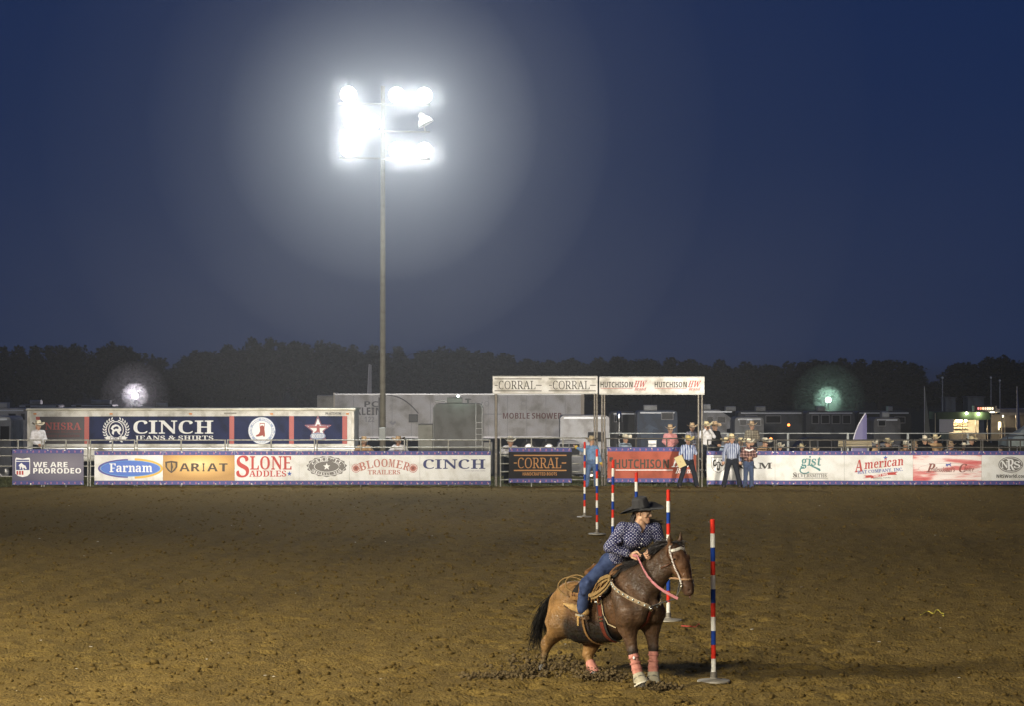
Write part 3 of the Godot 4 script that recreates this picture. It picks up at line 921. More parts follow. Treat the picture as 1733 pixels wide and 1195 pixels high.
		for rep in 2:
			var o := rep * 91.5
			if k == 0:
				q.text("CORRAL", "serifthin", 844 + o, 906 + o, 645.2, 659.6, olive)
				for e in [[837.0, 916.5, 641.4, 642.8], [837.0, 916.5, 661.6, 663.0], [837.5, 842.5, 652.2, 653.6], [907.0, 916.5, 652.2, 653.6]]: q.bar(e[0] + o, e[1] + o, e[2], e[3], olive)
			else:
				q.text("HUTCHISON", "sans", 1016 + o, 1070.4 + o, 647, 656.6, olive)
				q.bar(1016 + o, 1070 + o, 657.6, 658.4, red)
				q.text("HW", "serif", 1071.6 + o, 1094.7 + o, 645.2, 656, red, 0.35)
				q.text("Brand", "serif", 1073 + o, 1094 + o, 656.6, 661.6, red, 0.4)

# ---------------------------------------------------------------- pipe fence and gates
func rail(m: MB, a: Vector3, b: Vector3, r := 0.02) -> void: m.tube([a, b], r, 7)
func panel(label: String, a: float, b: float, d: float, heights: Array, posts: int, m: Material, called := "fence_panel", cat := "fence", group := "pipe fence panels behind the banners", y0 := 0.0) -> Node3D:
	var x0 := X(a, d); var w := X(b, d) - x0
	var t := thing(called, label, cat, Vector3(x0, y0, -d), 0.0, group)
	for h: float in heights:
		var k := MB.new(); rail(k, Vector3(0, h, 0), Vector3(w, h, 0), 0.021)
		part(t, "rail", k, m)
	var top: float = heights.max()
	for i in posts:
		var x := w * i / (posts - 1)
		x = clampf(x, 0.02, w - 0.02)
		var k := MB.new(); rail(k, Vector3(x, -0.05, 0.0), Vector3(x, top + 0.01, 0), 0.024)
		part(t, "post", k, m)
	return t
func make_fences() -> void:
	var pipe := worn(0.3, 0.3, 0.27, 0.45, 0.35, 2.0)
	var dark := worn(0.09, 0.085, 0.075, 0.5, 0.3, 2.0)
	var hs := [0.3, 0.62, 0.94, 1.2, 1.43]
	var pos := [-10.0, 74, 152, 231, 384, 535, 687, 831]
	var names := ["pipe panel at the far end beyond the purple banner", "pipe panel behind the purple banner", "pipe panel with open rails beside the purple banner", "pipe panel behind the blue oval and gold banners", "pipe panel behind the red saddlery banner", "pipe panel behind the buckle and medallion banners", "pipe panel behind the navy lettered banner next to the gate"]
	for i in 7: panel(names[i], pos[i] + 1.0, pos[i + 1] - 1.0, FD + 0.12, hs, 3, pipe)
	panel("pipe panel behind the ram banner", 1196, 1311, FD + 0.12, hs, 3, dark)
	panel("dark pipe panel behind the teal script banner", 1312, 1428, FD + 0.12, hs, 3, dark)
	panel("dark pipe panel behind the red script banner", 1429, 1543, FD + 0.12, hs, 3, dark)
	panel("dark pipe panel behind the red cloud banner", 1545, 1660, FD + 0.12, hs, 3, dark)
	panel("dark pipe panel at the end behind the dark oval banner", 1661, 1790, FD + 0.12, hs, 3, dark)
	panel("bare pipe panel beyond the west end of the banners", -162, -11, FD + 0.12, hs, 3, pipe)
	panel("outermost bare pipe panel at the west end", -315, -163, FD + 0.12, hs, 3, pipe)
	panel("bare dark pipe panel beyond the east end of the banners", 1791, 1942, FD + 0.12, hs, 3, dark)
	panel("outermost bare dark pipe panel at the east end", 1943, 2095, FD + 0.12, hs, 3, dark)
	# gateway
	panel("pipe gate hung with the black banner", 846, 1006, FD + 0.03, [0.2, 0.45, 0.7, 0.95, 1.2, 1.5], 4, pipe, "gate", "gate", "gates under the signs")
	panel("pipe gate hung with the brick red banner", 1024, 1180, FD + 0.03, [0.2, 0.45, 0.7, 0.95, 1.2, 1.48], 4, dark, "gate", "gate", "gates under the signs")
	var spots := [[839.5, 2.9, "gate upright below the west end of the boot maker sign"], [1006.0, 2.9, "slim gate upright left of the gap between the signs"], [1010.0, 2.9, "slim gate upright just left of the sign gap, paired with its neighbour"], [1018.5, 2.9, "slim gate upright just right of the sign gap"], [1022.8, 2.9, "slim gate upright right of the sign gap, beside the red banner"], [1181.5, 2.9, "gate upright between the red banner and the ram banner"], [1187.5, 2.9, "outermost gate upright below the east end of the script sign"]]
	for s in spots:
		var t := thing("gate_post", s[2], "gate post", Vector3(X(s[0], FD + 0.02), 0, -FD - 0.02), 0.0, "uprights of the gateway")
		var r := 0.045 if s[0] < 900 else 0.03
		part(t, "pipe", MB.new().lathe([Vector2(r, -0.05), Vector2(r, s[1] - 0.005), Vector2(r * 0.8, s[1]), Vector2(0, s[1])], 10), worn(0.22, 0.2, 0.17, 0.5, 0.3, 2.0))
		part(t, "latch_plate", MB.new().box(Vector3(0, 1.1, r + 0.008), Vector3(0.06, 0.12, 0.012)), dark)
		part(t, "latch_plate", MB.new().box(Vector3(0, 0.35, r + 0.008), Vector3(0.06, 0.12, 0.012)), dark)
	# second fence along the track behind
	var back := mat(0.42, 0.44, 0.42, 0.45, 0.4)
	var bx := [1030.0, 1128, 1231, 1333, 1434, 1535.5, 1637, 1740]
	for i in 7: panel("thin rail fence along the track behind the arena, stretch %s" % ["behind the gate", "behind the pink shirt", "behind the plaid shirt", "below the green lamp", "behind the curved flag", "in front of the food stall", "in front of the pale tent"][i], bx[i], bx[i + 1], 88.0, [0.35, 0.75, 1.38 - base_h(88.0) - 0.02], 2, back, "back_fence", "fence", "thin rail fence behind the arena", base_h(88.0))

# ---------------------------------------------------------------- vehicles, trailers and stalls behind the fence
var glass_dark: StandardMaterial3D
var rubber: StandardMaterial3D
func wheel(parent: Node3D, at: Vector3, r := 0.38, w := 0.24) -> void:
	var xf := Transform3D(Basis(Vector3.RIGHT, PI / 2), at)
	var t := part(parent, "wheel", MB.new().lathe([Vector2(r * 0.6, -w / 2), Vector2(r * 0.95, -w / 2), Vector2(r, -w / 3), Vector2(r, w / 3), Vector2(r * 0.95, w / 2), Vector2(r * 0.6, w / 2)], 16, xf), rubber)
	part(t, "rim", MB.new().lathe([Vector2(r * 0.62, w * 0.46), Vector2(r * 0.5, w * 0.3), Vector2(r * 0.15, w * 0.42), Vector2(0, w * 0.42)], 12, xf), mat(0.5, 0.5, 0.5, 0.3, 0.8))
func win(parent: Node3D, x0: float, x1: float, y0: float, y1: float, z: float, m: Material = null) -> void:
	var f := MB.new().rbox(Vector3((x0 + x1) / 2, (y0 + y1) / 2, z), Vector3(x1 - x0 + 0.08, y1 - y0 + 0.08, 0.04), 0.012, 2)
	var o := part(parent, "window", f, mat(0.22, 0.22, 0.23, 0.5))
	part(o, "pane", MB.new().box(Vector3((x0 + x1) / 2, (y0 + y1) / 2, z + 0.024), Vector3(x1 - x0, y1 - y0, 0.006)), m if m else glass_dark)

func make_show_trailer() -> void:
	var d := 86.0
	var g := base_h(d)
	var t := thing("show_trailer", "long navy and white show trailer with big white lettering and red stripes", "trailer", Vector3(X(47, d), g, -d))
	var q := Print.new()
	q.s = self; q.root = t; q.d = d; q.x0 = X(47, d); q.y0 = g; q.wavy = false; q.z = 0.006
	var L := q.p(600, 0).x
	var top := q.p(0, 692.5).y; var low := 0.62
	var white := worn(0.7, 0.7, 0.66, 0.4, 0.0, 0.5); var navy := worn(0.018, 0.026, 0.085, 0.7, 0.0, 0.5); var red := mat(0.36, 0.045, 0.03, 0.5); var wht := mat(0.75, 0.75, 0.72, 0.5)
	part(t, "body", MB.new().rbox(Vector3(L / 2, (top + low) / 2, -1.25), Vector3(L, top - low, 2.46), 0.14), white)
	var slab := func(a: float, b: float, y: float, y2: float, m: Material, nm: String):
		q.bar(a, b, y, y2, m, 0.0, nm)
	slab.call(62, 68.5, 706, 752, red, "stripe")
	slab.call(68.5, 144, 706, 752, mat(0.02, 0.014, 0.02, 0.5), "graphic_panel")
	slab.call(144, 152, 706, 752, red, "stripe")
	slab.call(152, 389, 705.5, 752, navy, "graphic_panel")
	slab.call(389, 397, 705, 752, red, "stripe")
	slab.call(397, 490, 705, 752, navy, "graphic_panel")
	slab.call(490, 498, 705, 752, red, "stripe")
	slab.call(498, 580, 705, 752, navy, "graphic_panel")
	slab.call(580, 588, 705, 752, red, "stripe")
	q.z = 0.012
	var nred := mat(0.3, 0.03, 0.025, 0.5)
	q.text("NHSRA", "serif", 77.4, 138.4, 716, 727.8, nred)
	q.text("NATIONAL HIGH SCHOOL", "serif", 78, 138, 729.5, 733.5, mat(0.12, 0.02, 0.018))
	q.text("RODEO ASSOCIATION", "serif", 80, 136, 736.5, 740.5, mat(0.12, 0.02, 0.018))
	q.text("CINCH", "serif", 227, 361.8, 712.4, 734.6, wht)
	q.text("JEANS & SHIRTS", "serif", 229.8, 361.8, 738, 748, wht)
	# laurel emblem
	var c := q.p(197.5, 729); var u := q.u(1)
	for i in 11:
		for sg: float in [-1.0, 1.0]:
			var a := -PI / 2 + sg * (0.35 + i * 0.235)
			var p := c + Vector2(cos(a), sin(a)) * 19.0 * u
			var dir := Vector2(-sin(a), cos(a)) * sg
			var out := Vector2(cos(a), sin(a))
			for k in 2:
				var w := (dir * 0.75 + out * (0.65 if k == 0 else -0.6)).normalized()
				var e := Vector2(-w.y, w.x)
				q.shape(PackedVector2Array([p, p + (w * 3.0 + e * 1.25) * u, p + w * 6.0 * u, p + (w * 3.0 - e * 1.25) * u]), wht)
	q.shape(ellipse(c + Vector2(0, 1) * u, 13 * u, 14.5 * u), wht)
	q.shape(ellipse(c + Vector2(0, 1) * u, 11.6 * u, 13.1 * u), navy, 0.004)
	q.shape(poly("-9 3 -6 8 -1 10 4 9 8 5 9 0 6 -3 8 -8 4 -6 1 -1 -3 -2 -4 -8 -7 -5 -6 0", c, u), wht, 0.008)
	q.shape(poly("-2 6 2 7 5 4 3 2 0 3 -3 1 -5 3", c, u), navy, 0.012)
	q.shape(poly("-18 -12 -14 -9.5 0 -12 14 -9.5 18 -12 16 -18 13 -15.5 0 -18 -13 -15.5 -16 -18", c, u), wht, 0.004)
	q.text("CINCH", "serif", 188, 207, 740.2, 744.8, navy, 0.0, 0.0, 0.008)
	# boot seal
	c = q.p(443.8, 729.5)
	q.shape(ellipse(c, 23 * u, 23 * u), mat(0.3, 0.36, 0.5))
	q.shape(ring(c, 22.2 * u, 22.2 * u, 1.2 * u), wht, 0.004)
	q.put("lettering", arched(MB.new(), "STATE HIGH SCHOOL RODEO", "sans", c, 19 * u, 19 * u, 3.2 * u, PI + 0.6, -0.6, q.z + 0.004), wht)
	q.put("lettering", arched(MB.new(), "ASSOCIATION", "sans", c, 19 * u, 19 * u, 3.2 * u, PI + 0.85, TAU - 0.85, q.z + 0.004, true), wht)
	q.shape(ellipse(c, 16.4 * u, 16.4 * u), wht, 0.008)
	var boot := "-3.5 13 5 13 4.5 2 5.5 -6 5.5 -10 2.5 -10 2 -8 -6 -10 -10 -10 -10 -8 -5 -5.5 -3 -1 -3.5 6"
	q.shape(poly(boot, c, u), mat(0.3, 0.06, 0.04), 0.012)
	q.shape(poly("-2.5 11.5 4 11.5 3.6 7 0.8 9.5 -2.6 7", c, u), wht, 0.016)
	# star emblem
	c = q.p(538.6, 727.5)
	q.shape(star(c, 24 * u), mat(0.4, 0.14, 0.14))
	q.shape(star(c, 21.5 * u), mat(0.04, 0.05, 0.14), 0.004)
	q.shape(star(c, 19 * u), wht, 0.008)
	q.shape(poly("-16 2.5 16 2.5 16 6 -16 6", c, u), mat(0.38, 0.12, 0.12), 0.012)
	q.shape(poly(boot, c + Vector2(0, 0.5) * u, u * 0.62), mat(0.34, 0.1, 0.1), 0.016)
	q.shape(ellipse(c + Vector2(0, -11) * u, 13 * u, 6 * u), mat(0.25, 0.3, 0.42), 0.012)
	q.text("RODEO", "serif", 528, 549, 735.5, 741.5, wht, 0.0, 0.0, 0.016)
	q.text("PLATINUM", "serif", 551, 578, 698.6, 702.4, mat(0.12, 0.12, 0.12))
	q.bar(380, 401, 699, 701.5, mat(0.25, 0.24, 0.2), 0.0, "maker_plate")
	for x: float in [58.0, 186.6, 321.0, 458.0, 586.0]: q.bar(x, x + 5, 700, 702.5, mat(0.6, 0.22, 0.03), 0.0, "marker_light")
	# roof cap, corner posts, lower rail, wheels
	part(t, "roof_cap", MB.new().rbox(Vector3(L / 2, top - 0.03, -1.25), Vector3(L + 0.06, 0.09, 2.56), 0.04), worn(0.62, 0.6, 0.5, 0.4))
	for x: float in [0.05, L - 0.05]: part(t, "corner_post", MB.new().rbox(Vector3(x, (top + low) / 2 - 0.05, 0.0), Vector3(0.1, top - low - 0.1, 0.05), 0.02, 1), worn(0.75, 0.73, 0.66, 0.4))
	part(t, "rub_rail", MB.new().rbox(Vector3(L / 2, q.p(0, 759).y, 0.02), Vector3(L, 0.1, 0.05), 0.02), mat(0.55, 0.56, 0.56, 0.35, 0.6))
	for x: float in [L * 0.6, L * 0.68, L * 0.76]:
		wheel(t, Vector3(x, 0.38, -0.14)); wheel(t, Vector3(x, 0.38, -2.36))
	part(t, "landing_leg", MB.new().box(Vector3(0.9, 0.32, -0.3), Vector3(0.12, 0.64, 0.12)), steel)

func make_semi_trailer() -> void:
	var d := 150.0
	var g := base_h(d)
	var t := thing("semi_trailer", "huge white shower trailer with red lettering and a dark swoosh", "trailer", Vector3(X(566, d), g, -d))
	var q := Print.new()
	q.s = self; q.root = t; q.d = d; q.x0 = X(566, d); q.y0 = g; q.wavy = false; q.z = 0.006
	var L := q.p(988, 0).x
	var top := q.p(0, 667).y; var low := 1.1
	var body := worn(0.62, 0.62, 0.64, 0.45, 0.0, 0.25)
	part(t, "body", MB.new().rbox(Vector3(L / 2, (top + low) / 2, -1.3), Vector3(L, top - low, 2.58), 0.06), body)
	part(t, "roof_rail", MB.new().box(Vector3(L / 2, top - 0.04, 0.004), Vector3(L, 0.08, 0.03)), mat(0.45, 0.46, 0.48, 0.4, 0.5))
	part(t, "skirt", MB.new().box(Vector3(L / 2, low + 0.06, 0.006), Vector3(L, 0.12, 0.03)), mat(0.3, 0.3, 0.32, 0.4, 0.5))
	for k in 13: q.bar(566 + 32.5 * k, 566.7 + 32.5 * k, 671, 748, mat(0.33, 0.33, 0.35), 0.0, "panel_seam")
	var ink := mat(0.06, 0.06, 0.075, 0.5); var dim := mat(0.3, 0.3, 0.33, 0.5); var red := mat(0.13, 0.03, 0.03, 0.5)
	q.text("PC", "sans", 617, 641, 680, 689.5, ink)
	q.text("KLEIN", "sans", 603, 646, 690.5, 703, ink)
	q.text("122", "sans", 617, 634, 706, 715, dim)
	q.text("MOBILE SHOWER", "sans", 851, 951, 699.6, 709.4, red)
	q.bar(812, 849, 701, 702.4, dim, 0.004)
	var sw := PackedVector2Array()
	for i in 15: sw.append(q.p(655, 669) + Vector2(i / 14.0 * 54, -pow(i / 14.0, 2.2) * 31) * q.u(1))
	for i in 15: sw.append(q.p(655, 669.9) + Vector2((14 - i) / 14.0 * 54 - 1.2, -pow((14 - i) / 14.0, 2.2) * 31 - 0.6) * q.u(1))
	q.shape(sw, ink, 0.004, "swoosh")
	q.shape(poly("-6 1 -2 3 0 0 4 3 6 0 3 -2 1 -4 -3 -3", q.p(665, 716), q.u(1)), dim, 0.004)
	for x: float in [579.0, 824.0, 886.0]: q.shape(ring(q.p(x, 684), q.u(4), q.u(4.4), q.u(0.7)), dim, 0.004, "vent")
	win(t, q.p(641.5, 0).x, q.p(645, 0).x, q.p(0, 738).y, q.p(0, 674).y, 0.02, ink)
	part(t, "rear_frame", MB.new().box(Vector3(L - 0.08, (top + low) / 2, 0.02), Vector3(0.2, top - low - 0.1, 0.06)), mat(0.42, 0.36, 0.28, 0.5))
	part(t, "work_lamp", MB.new().box(Vector3(q.p(972, 0).x, q.p(0, 679).y, 0.06), Vector3(0.14, 0.3, 0.1)), mat(0.6, 0.6, 0.6))
	part(t, "cooling_unit", MB.new().rbox(Vector3(-0.55, top - 0.7, -1.3), Vector3(1.05, 1.2, 1.9), 0.1), worn(0.45, 0.44, 0.4, 0.5))
	part(t, "nose_frame", MB.new().box(Vector3(0.0, top - 0.85, -1.3), Vector3(0.12, 1.8, 2.62)), mat(0.6, 0.55, 0.45, 0.5))
	for x: float in [L * 0.78, L * 0.86]:
		wheel(t, Vector3(x, 0.5, -0.2), 0.5, 0.3); wheel(t, Vector3(x, 0.5, -2.4), 0.5, 0.3)
	part(t, "landing_leg", MB.new().box(Vector3(3.0, 0.55, -0.4), Vector3(0.15, 1.1, 0.15)), steel)

func make_tanker() -> void:
	var d := 112.0
	var g := base_h(d)
	var t := thing("tank_trailer", "grey boxy tank trailer with a ladder and a machine lamp on its roof", "tanker", Vector3(X(734, d), g, -d))
	var q := Print.new()
	q.s = self; q.root = t; q.d = d; q.x0 = X(734, d); q.y0 = g; q.wavy = false
	var L := q.p(817, 0).x
	var top := q.p(0, 684).y
	var m := worn(0.1, 0.1, 0.095, 0.6, 0.1, 0.4)
	part(t, "tank", MB.new().rbox(Vector3(L / 2, (top + 0.7) / 2, -1.1), Vector3(L, top - 0.7, 2.2), 0.2, 2), m)
	for x: float in [0.0, L]:
		part(t, "end_rim", MB.new().tube([Vector3(x, 0.75, 0.01), Vector3(x, top - 0.2, 0.01), Vector3(x + (0.15 if x == 0.0 else -0.15), top, 0.01)], 0.035, 6), mat(0.15, 0.15, 0.14, 0.5, 0.3))
	part(t, "side_cabinet", MB.new().rbox(Vector3(-0.38, 1.0 + q.p(0, 726).y / 2 - 0.3, -0.9), Vector3(0.66, 1.5, 1.6), 0.05), worn(0.2, 0.2, 0.17, 0.5))
	part(t, "side_cabinet", MB.new().rbox(Vector3(L + 0.24, 1.15, -0.9), Vector3(0.4, 1.5, 1.6), 0.05), worn(0.18, 0.18, 0.17, 0.5))
	part(t, "pipe_box", MB.new().rbox(Vector3(-0.95, q.p(0, 709).y, -0.5), Vector3(0.4, 0.36, 0.5), 0.05), mat(0.05, 0.05, 0.05))
	part(t, "hatch_rail", MB.new().tube([Vector3(0.1, top + 0.02, -0.3), Vector3(0.1, top + 0.13, -0.3), Vector3(0.55, top + 0.13, -0.3), Vector3(0.55, top + 0.02, -0.3)], 0.03, 6), steel)
	part(t, "roof_machine", MB.new().rbox(Vector3(q.p(769, 0).x, top + 0.14, -0.8), Vector3(0.7, 0.28, 0.7), 0.05), mat(0.07, 0.07, 0.06, 0.6))
	part(t, "roof_vent", MB.new().lathe([Vector2(0.05, 0), Vector2(0.05, 0.16), Vector2(0.16, 0.18), Vector2(0.14, 0.22), Vector2(0, 0.23)], 10, Transform3D(Basis(), Vector3(q.p(792, 0).x, top, -0.7))), mat(0.1, 0.1, 0.1))
	for sx: float in [q.p(805.5, 0).x, q.p(816, 0).x]: part(t, "ladder_rail", MB.new().tube([Vector3(sx, 0.8, 0.08), Vector3(sx, top, 0.08), Vector3(sx, top + 0.06, -0.2)], 0.02, 6), steel)
	for k in 8: part(t, "rung", MB.new().tube([Vector3(q.p(805.5, 0).x, 0.9 + k * 0.27, 0.08), Vector3(q.p(816, 0).x, 0.9 + k * 0.27, 0.08)], 0.015, 5), steel)
	for x: float in [L * 0.25, L * 0.75]:
		wheel(t, Vector3(x, 0.42, -0.1), 0.42, 0.28); wheel(t, Vector3(x, 0.42, -2.1), 0.42, 0.28)
	bulb("small greenish work lamp shining on top of the tank trailer", Vector3(X(776, d), Y(671, d), -d + 0.6), 0.055, 1.0, Color(0.8, 1.0, 0.9), 0.0)

# a bare glowing lamp on a thin pole (or on what stands below it)
func bulb(label: String, at: Vector3, r: float, e: float, color: Color, ground: float, called := "lamp_post", glowing := 12.0) -> void:
	var t := thing(called, label, "lamp", at)
	var m := glow(color.r, color.g, color.b, glowing)
	part(t, "bulb", MB.new().ball(Vector3.ZERO, Vector3(r, r, r), 8, 12), m)
	part(t, "socket", MB.new().lathe([Vector2(r * 0.5, 0.0), Vector2(r * 0.5, -r * 1.2), Vector2(0, -r * 1.3)], 10), mat(0.03, 0.03, 0.03, 0.8))
	if ground != 0.0: part(t, "post", MB.new().tube([Vector3(0, -r * 1.1, -0.02), Vector3(0, ground - at.y, -0.02)], 0.05, 8), mat(0.03, 0.03, 0.03, 0.8))
	if e > 0.0:
		var l := OmniLight3D.new()
		l.light_energy = e; l.light_color = color; l.light_size = r * 0.8; l.omni_range = 120.0; l.omni_attenuation = 2.0; l.shadow_enabled = true; l.name = "lamp_light"
		t.add_child(l)
	if e > 20.0:
		for k in 2:
			var fv := FogVolume.new()
			fv.shape = RenderingServer.FOG_VOLUME_SHAPE_ELLIPSOID
			fv.size = Vector3.ONE * [5.0, 1.9][k]
			var fm := FogMaterial.new()
			fm.density = [0.006, 0.045][k]; fm.albedo = Color(0.95, 0.96, 0.98)
			fv.material = fm; fv.name = numbered("haze")
			fv.position = at
			add_child(fv)
			tag(fv, "misty glow, %s, round the %s" % [["outer veil", "core"][k], label.left(40).rsplit(" ", true, 1)[0]], "haze", "", "stuff")

# a motorhome or trailer: rounded body with windows, stripe, roof unit and wheels, its long side towards the arena
func rv(called: String, label: String, cat: String, a: float, b: float, top: float, d: float, m: Material, windows: Array, roof_units: Array, stripe: Material, group := "", cab := 0) -> Node3D:
	var g := base_h(d)
	var x0 := X(a, d); var L := X(b, d) - x0
	var h := Y(top, d) - g
	var t := thing(called, label, cat, Vector3(x0, g, -d), 0.0, group)
	var pg := PackedVector2Array()
	var r := 0.14
	if cab == 0: pg = PackedVector2Array([Vector2(0.06, 0.5), Vector2(L - 0.06, 0.5), Vector2(L, 0.56), Vector2(L, h - r), Vector2(L - r * 0.3, h - r * 0.3), Vector2(L - r, h), Vector2(r, h), Vector2(r * 0.3, h - r * 0.3), Vector2(0, h - r), Vector2(0, 0.56)])
	else: pg = PackedVector2Array([Vector2(0.06, 0.5), Vector2(L, 0.5), Vector2(L, 1.1), Vector2(L - 0.9, 1.25), Vector2(L - 1.35, h * 0.66), Vector2(L - 0.25, h * 0.7), Vector2(L - 0.2, h - 0.4), Vector2(L - 0.8, h), Vector2(r, h), Vector2(0, h - r), Vector2(0, 0.56)])
	part(t, "body", MB.new().prism(pg, -2.3, 0.0), m)
	part(t, "roof_edge", MB.new().box(Vector3(L / 2, h - 0.1, 0.006), Vector3(L - 0.3, 0.07, 0.03)), mat(0.62, 0.66, 0.72, 0.4, 0.1))
	part(t, "stripe", MB.new().box(Vector3(L / 2 - 0.1, h * 0.42, 0.004), Vector3(L - 0.8, 0.16, 0.012)), stripe)
	for w in windows: win(t, X(w[0], d) - x0, X(w[1], d) - x0, Y(w[3], d) - g, Y(w[2], d) - g, 0.01)
	for w in roof_units:
		var cx := X((w[0] + w[1]) / 2, d) - x0
		part(t, "roof_unit", MB.new().rbox(Vector3(cx, h + 0.14, -1.1), Vector3(X(w[1], d) - X(w[0], d), 0.28, 0.8), 0.08), worn(0.42, 0.44, 0.46, 0.5))
	part(t, "door", MB.new().rbox(Vector3(L * 0.56, h * 0.42, 0.012), Vector3(0.7, h * 0.58, 0.03), 0.012, 2), m)
	for x: float in [L * 0.22, L * 0.8]:
		wheel(t, Vector3(x, 0.36, -0.14), 0.36, 0.22); wheel(t, Vector3(x, 0.36, -2.15), 0.36, 0.22)
	return t

func pickup(label: String, a: float, d: float, L: float, m: Material, flip := false) -> Node3D:
	var t := thing("pickup_truck", label, "pickup truck", Vector3(X(a, d), base_h(d), -d), 0.0, "pickup trucks parked behind the arena")
	var pg := PackedVector2Array()
	for p in [[0, 0.5], [0.02, 1.05], [0.36, 1.12], [0.38, 1.75], [0.42, 1.86], [0.60, 1.88], [0.64, 1.8], [0.74, 1.22], [0.96, 1.1], [1.0, 0.95], [1.0, 0.5]]:
		pg.append(Vector2((1.0 - p[0] if flip else p[0]) * L, p[1]))
	part(t, "body", MB.new().prism(pg, -1.9, 0.0), m)
	var s := func(u: float) -> float: return (1.0 - u if flip else u) * L
	win(t, minf(s.call(0.40), s.call(0.51)), maxf(s.call(0.40), s.call(0.51)), 1.25, 1.75, 0.0)
	win(t, minf(s.call(0.525), s.call(0.65)), maxf(s.call(0.525), s.call(0.65)), 1.25, 1.75, 0.0)
	part(t, "headlight", MB.new().box(Vector3(s.call(0.975), 0.92, -0.25), Vector3(0.12, 0.16, 0.3)), mat(0.8, 0.8, 0.78, 0.15))
	part(t, "bumper", MB.new().rbox(Vector3(s.call(0.995), 0.6, -0.95), Vector3(0.14, 0.2, 1.9), 0.04), mat(0.5, 0.5, 0.5, 0.3, 0.8))
	part(t, "door_handle", MB.new().box(Vector3(s.call(0.44), 1.15, 0.015), Vector3(0.18, 0.03, 0.03)), mat(0.3, 0.3, 0.3, 0.3, 0.8))
	for u: float in [0.2, 0.82]:
		wheel(t, Vector3(s.call(u), 0.4, -0.12), 0.4, 0.25); wheel(t, Vector3(s.call(u), 0.4, -1.78), 0.4, 0.25)
	return t

func feather_flag(label: String, px: float, top: float, d: float, w: float, m: Material, bow: float, turn := 0.0) -> void:
	var g := base_h(d)
	var t := thing("feather_flag", label, "flag", Vector3(X(px, d), g, -d), turn)
	var h := Y(top, d) - g
	var pole := []
	var sail := MB.new()
	for i in 17:
		var u := i / 16.0
		var bend := bow * pow(maxf(0, u - 0.35) / 0.65, 2.2)
		pole.append(Vector3(bend, u * h, 0))
	part(t, "pole", MB.new().tube(pole, 0.022, 6), mat(0.6, 0.58, 0.62, 0.5))
	var n0 := 5
	for i in range(n0, 17):
		var u := (i - n0) / float(16 - n0)
		var p: Vector3 = pole[i]
		var right := maxf(p.x + 0.02, w) if bow > 0.1 else w * (1.0 - u) + 0.03
		for s in 4:
			var x := lerpf(p.x, right, s / 3.0)
			sail.vert(Vector3(x, p.y - 0.02 * s, 0.02 * sin(u * 7.0 + s)), Vector3.BACK, Vector2(s / 3.0, u))
	for i in 16 - n0:
		for s in 3:
			var a := i * 4 + s
			sail.tri(a, a + 1, a + 5); sail.tri(a, a + 5, a + 4)
	part(t, "sail", sail, m)
	part(t, "foot", MB.new().lathe([Vector2(0.3, 0), Vector2(0.28, 0.05), Vector2(0.03, 0.08)], 12), mat(0.05, 0.05, 0.05))

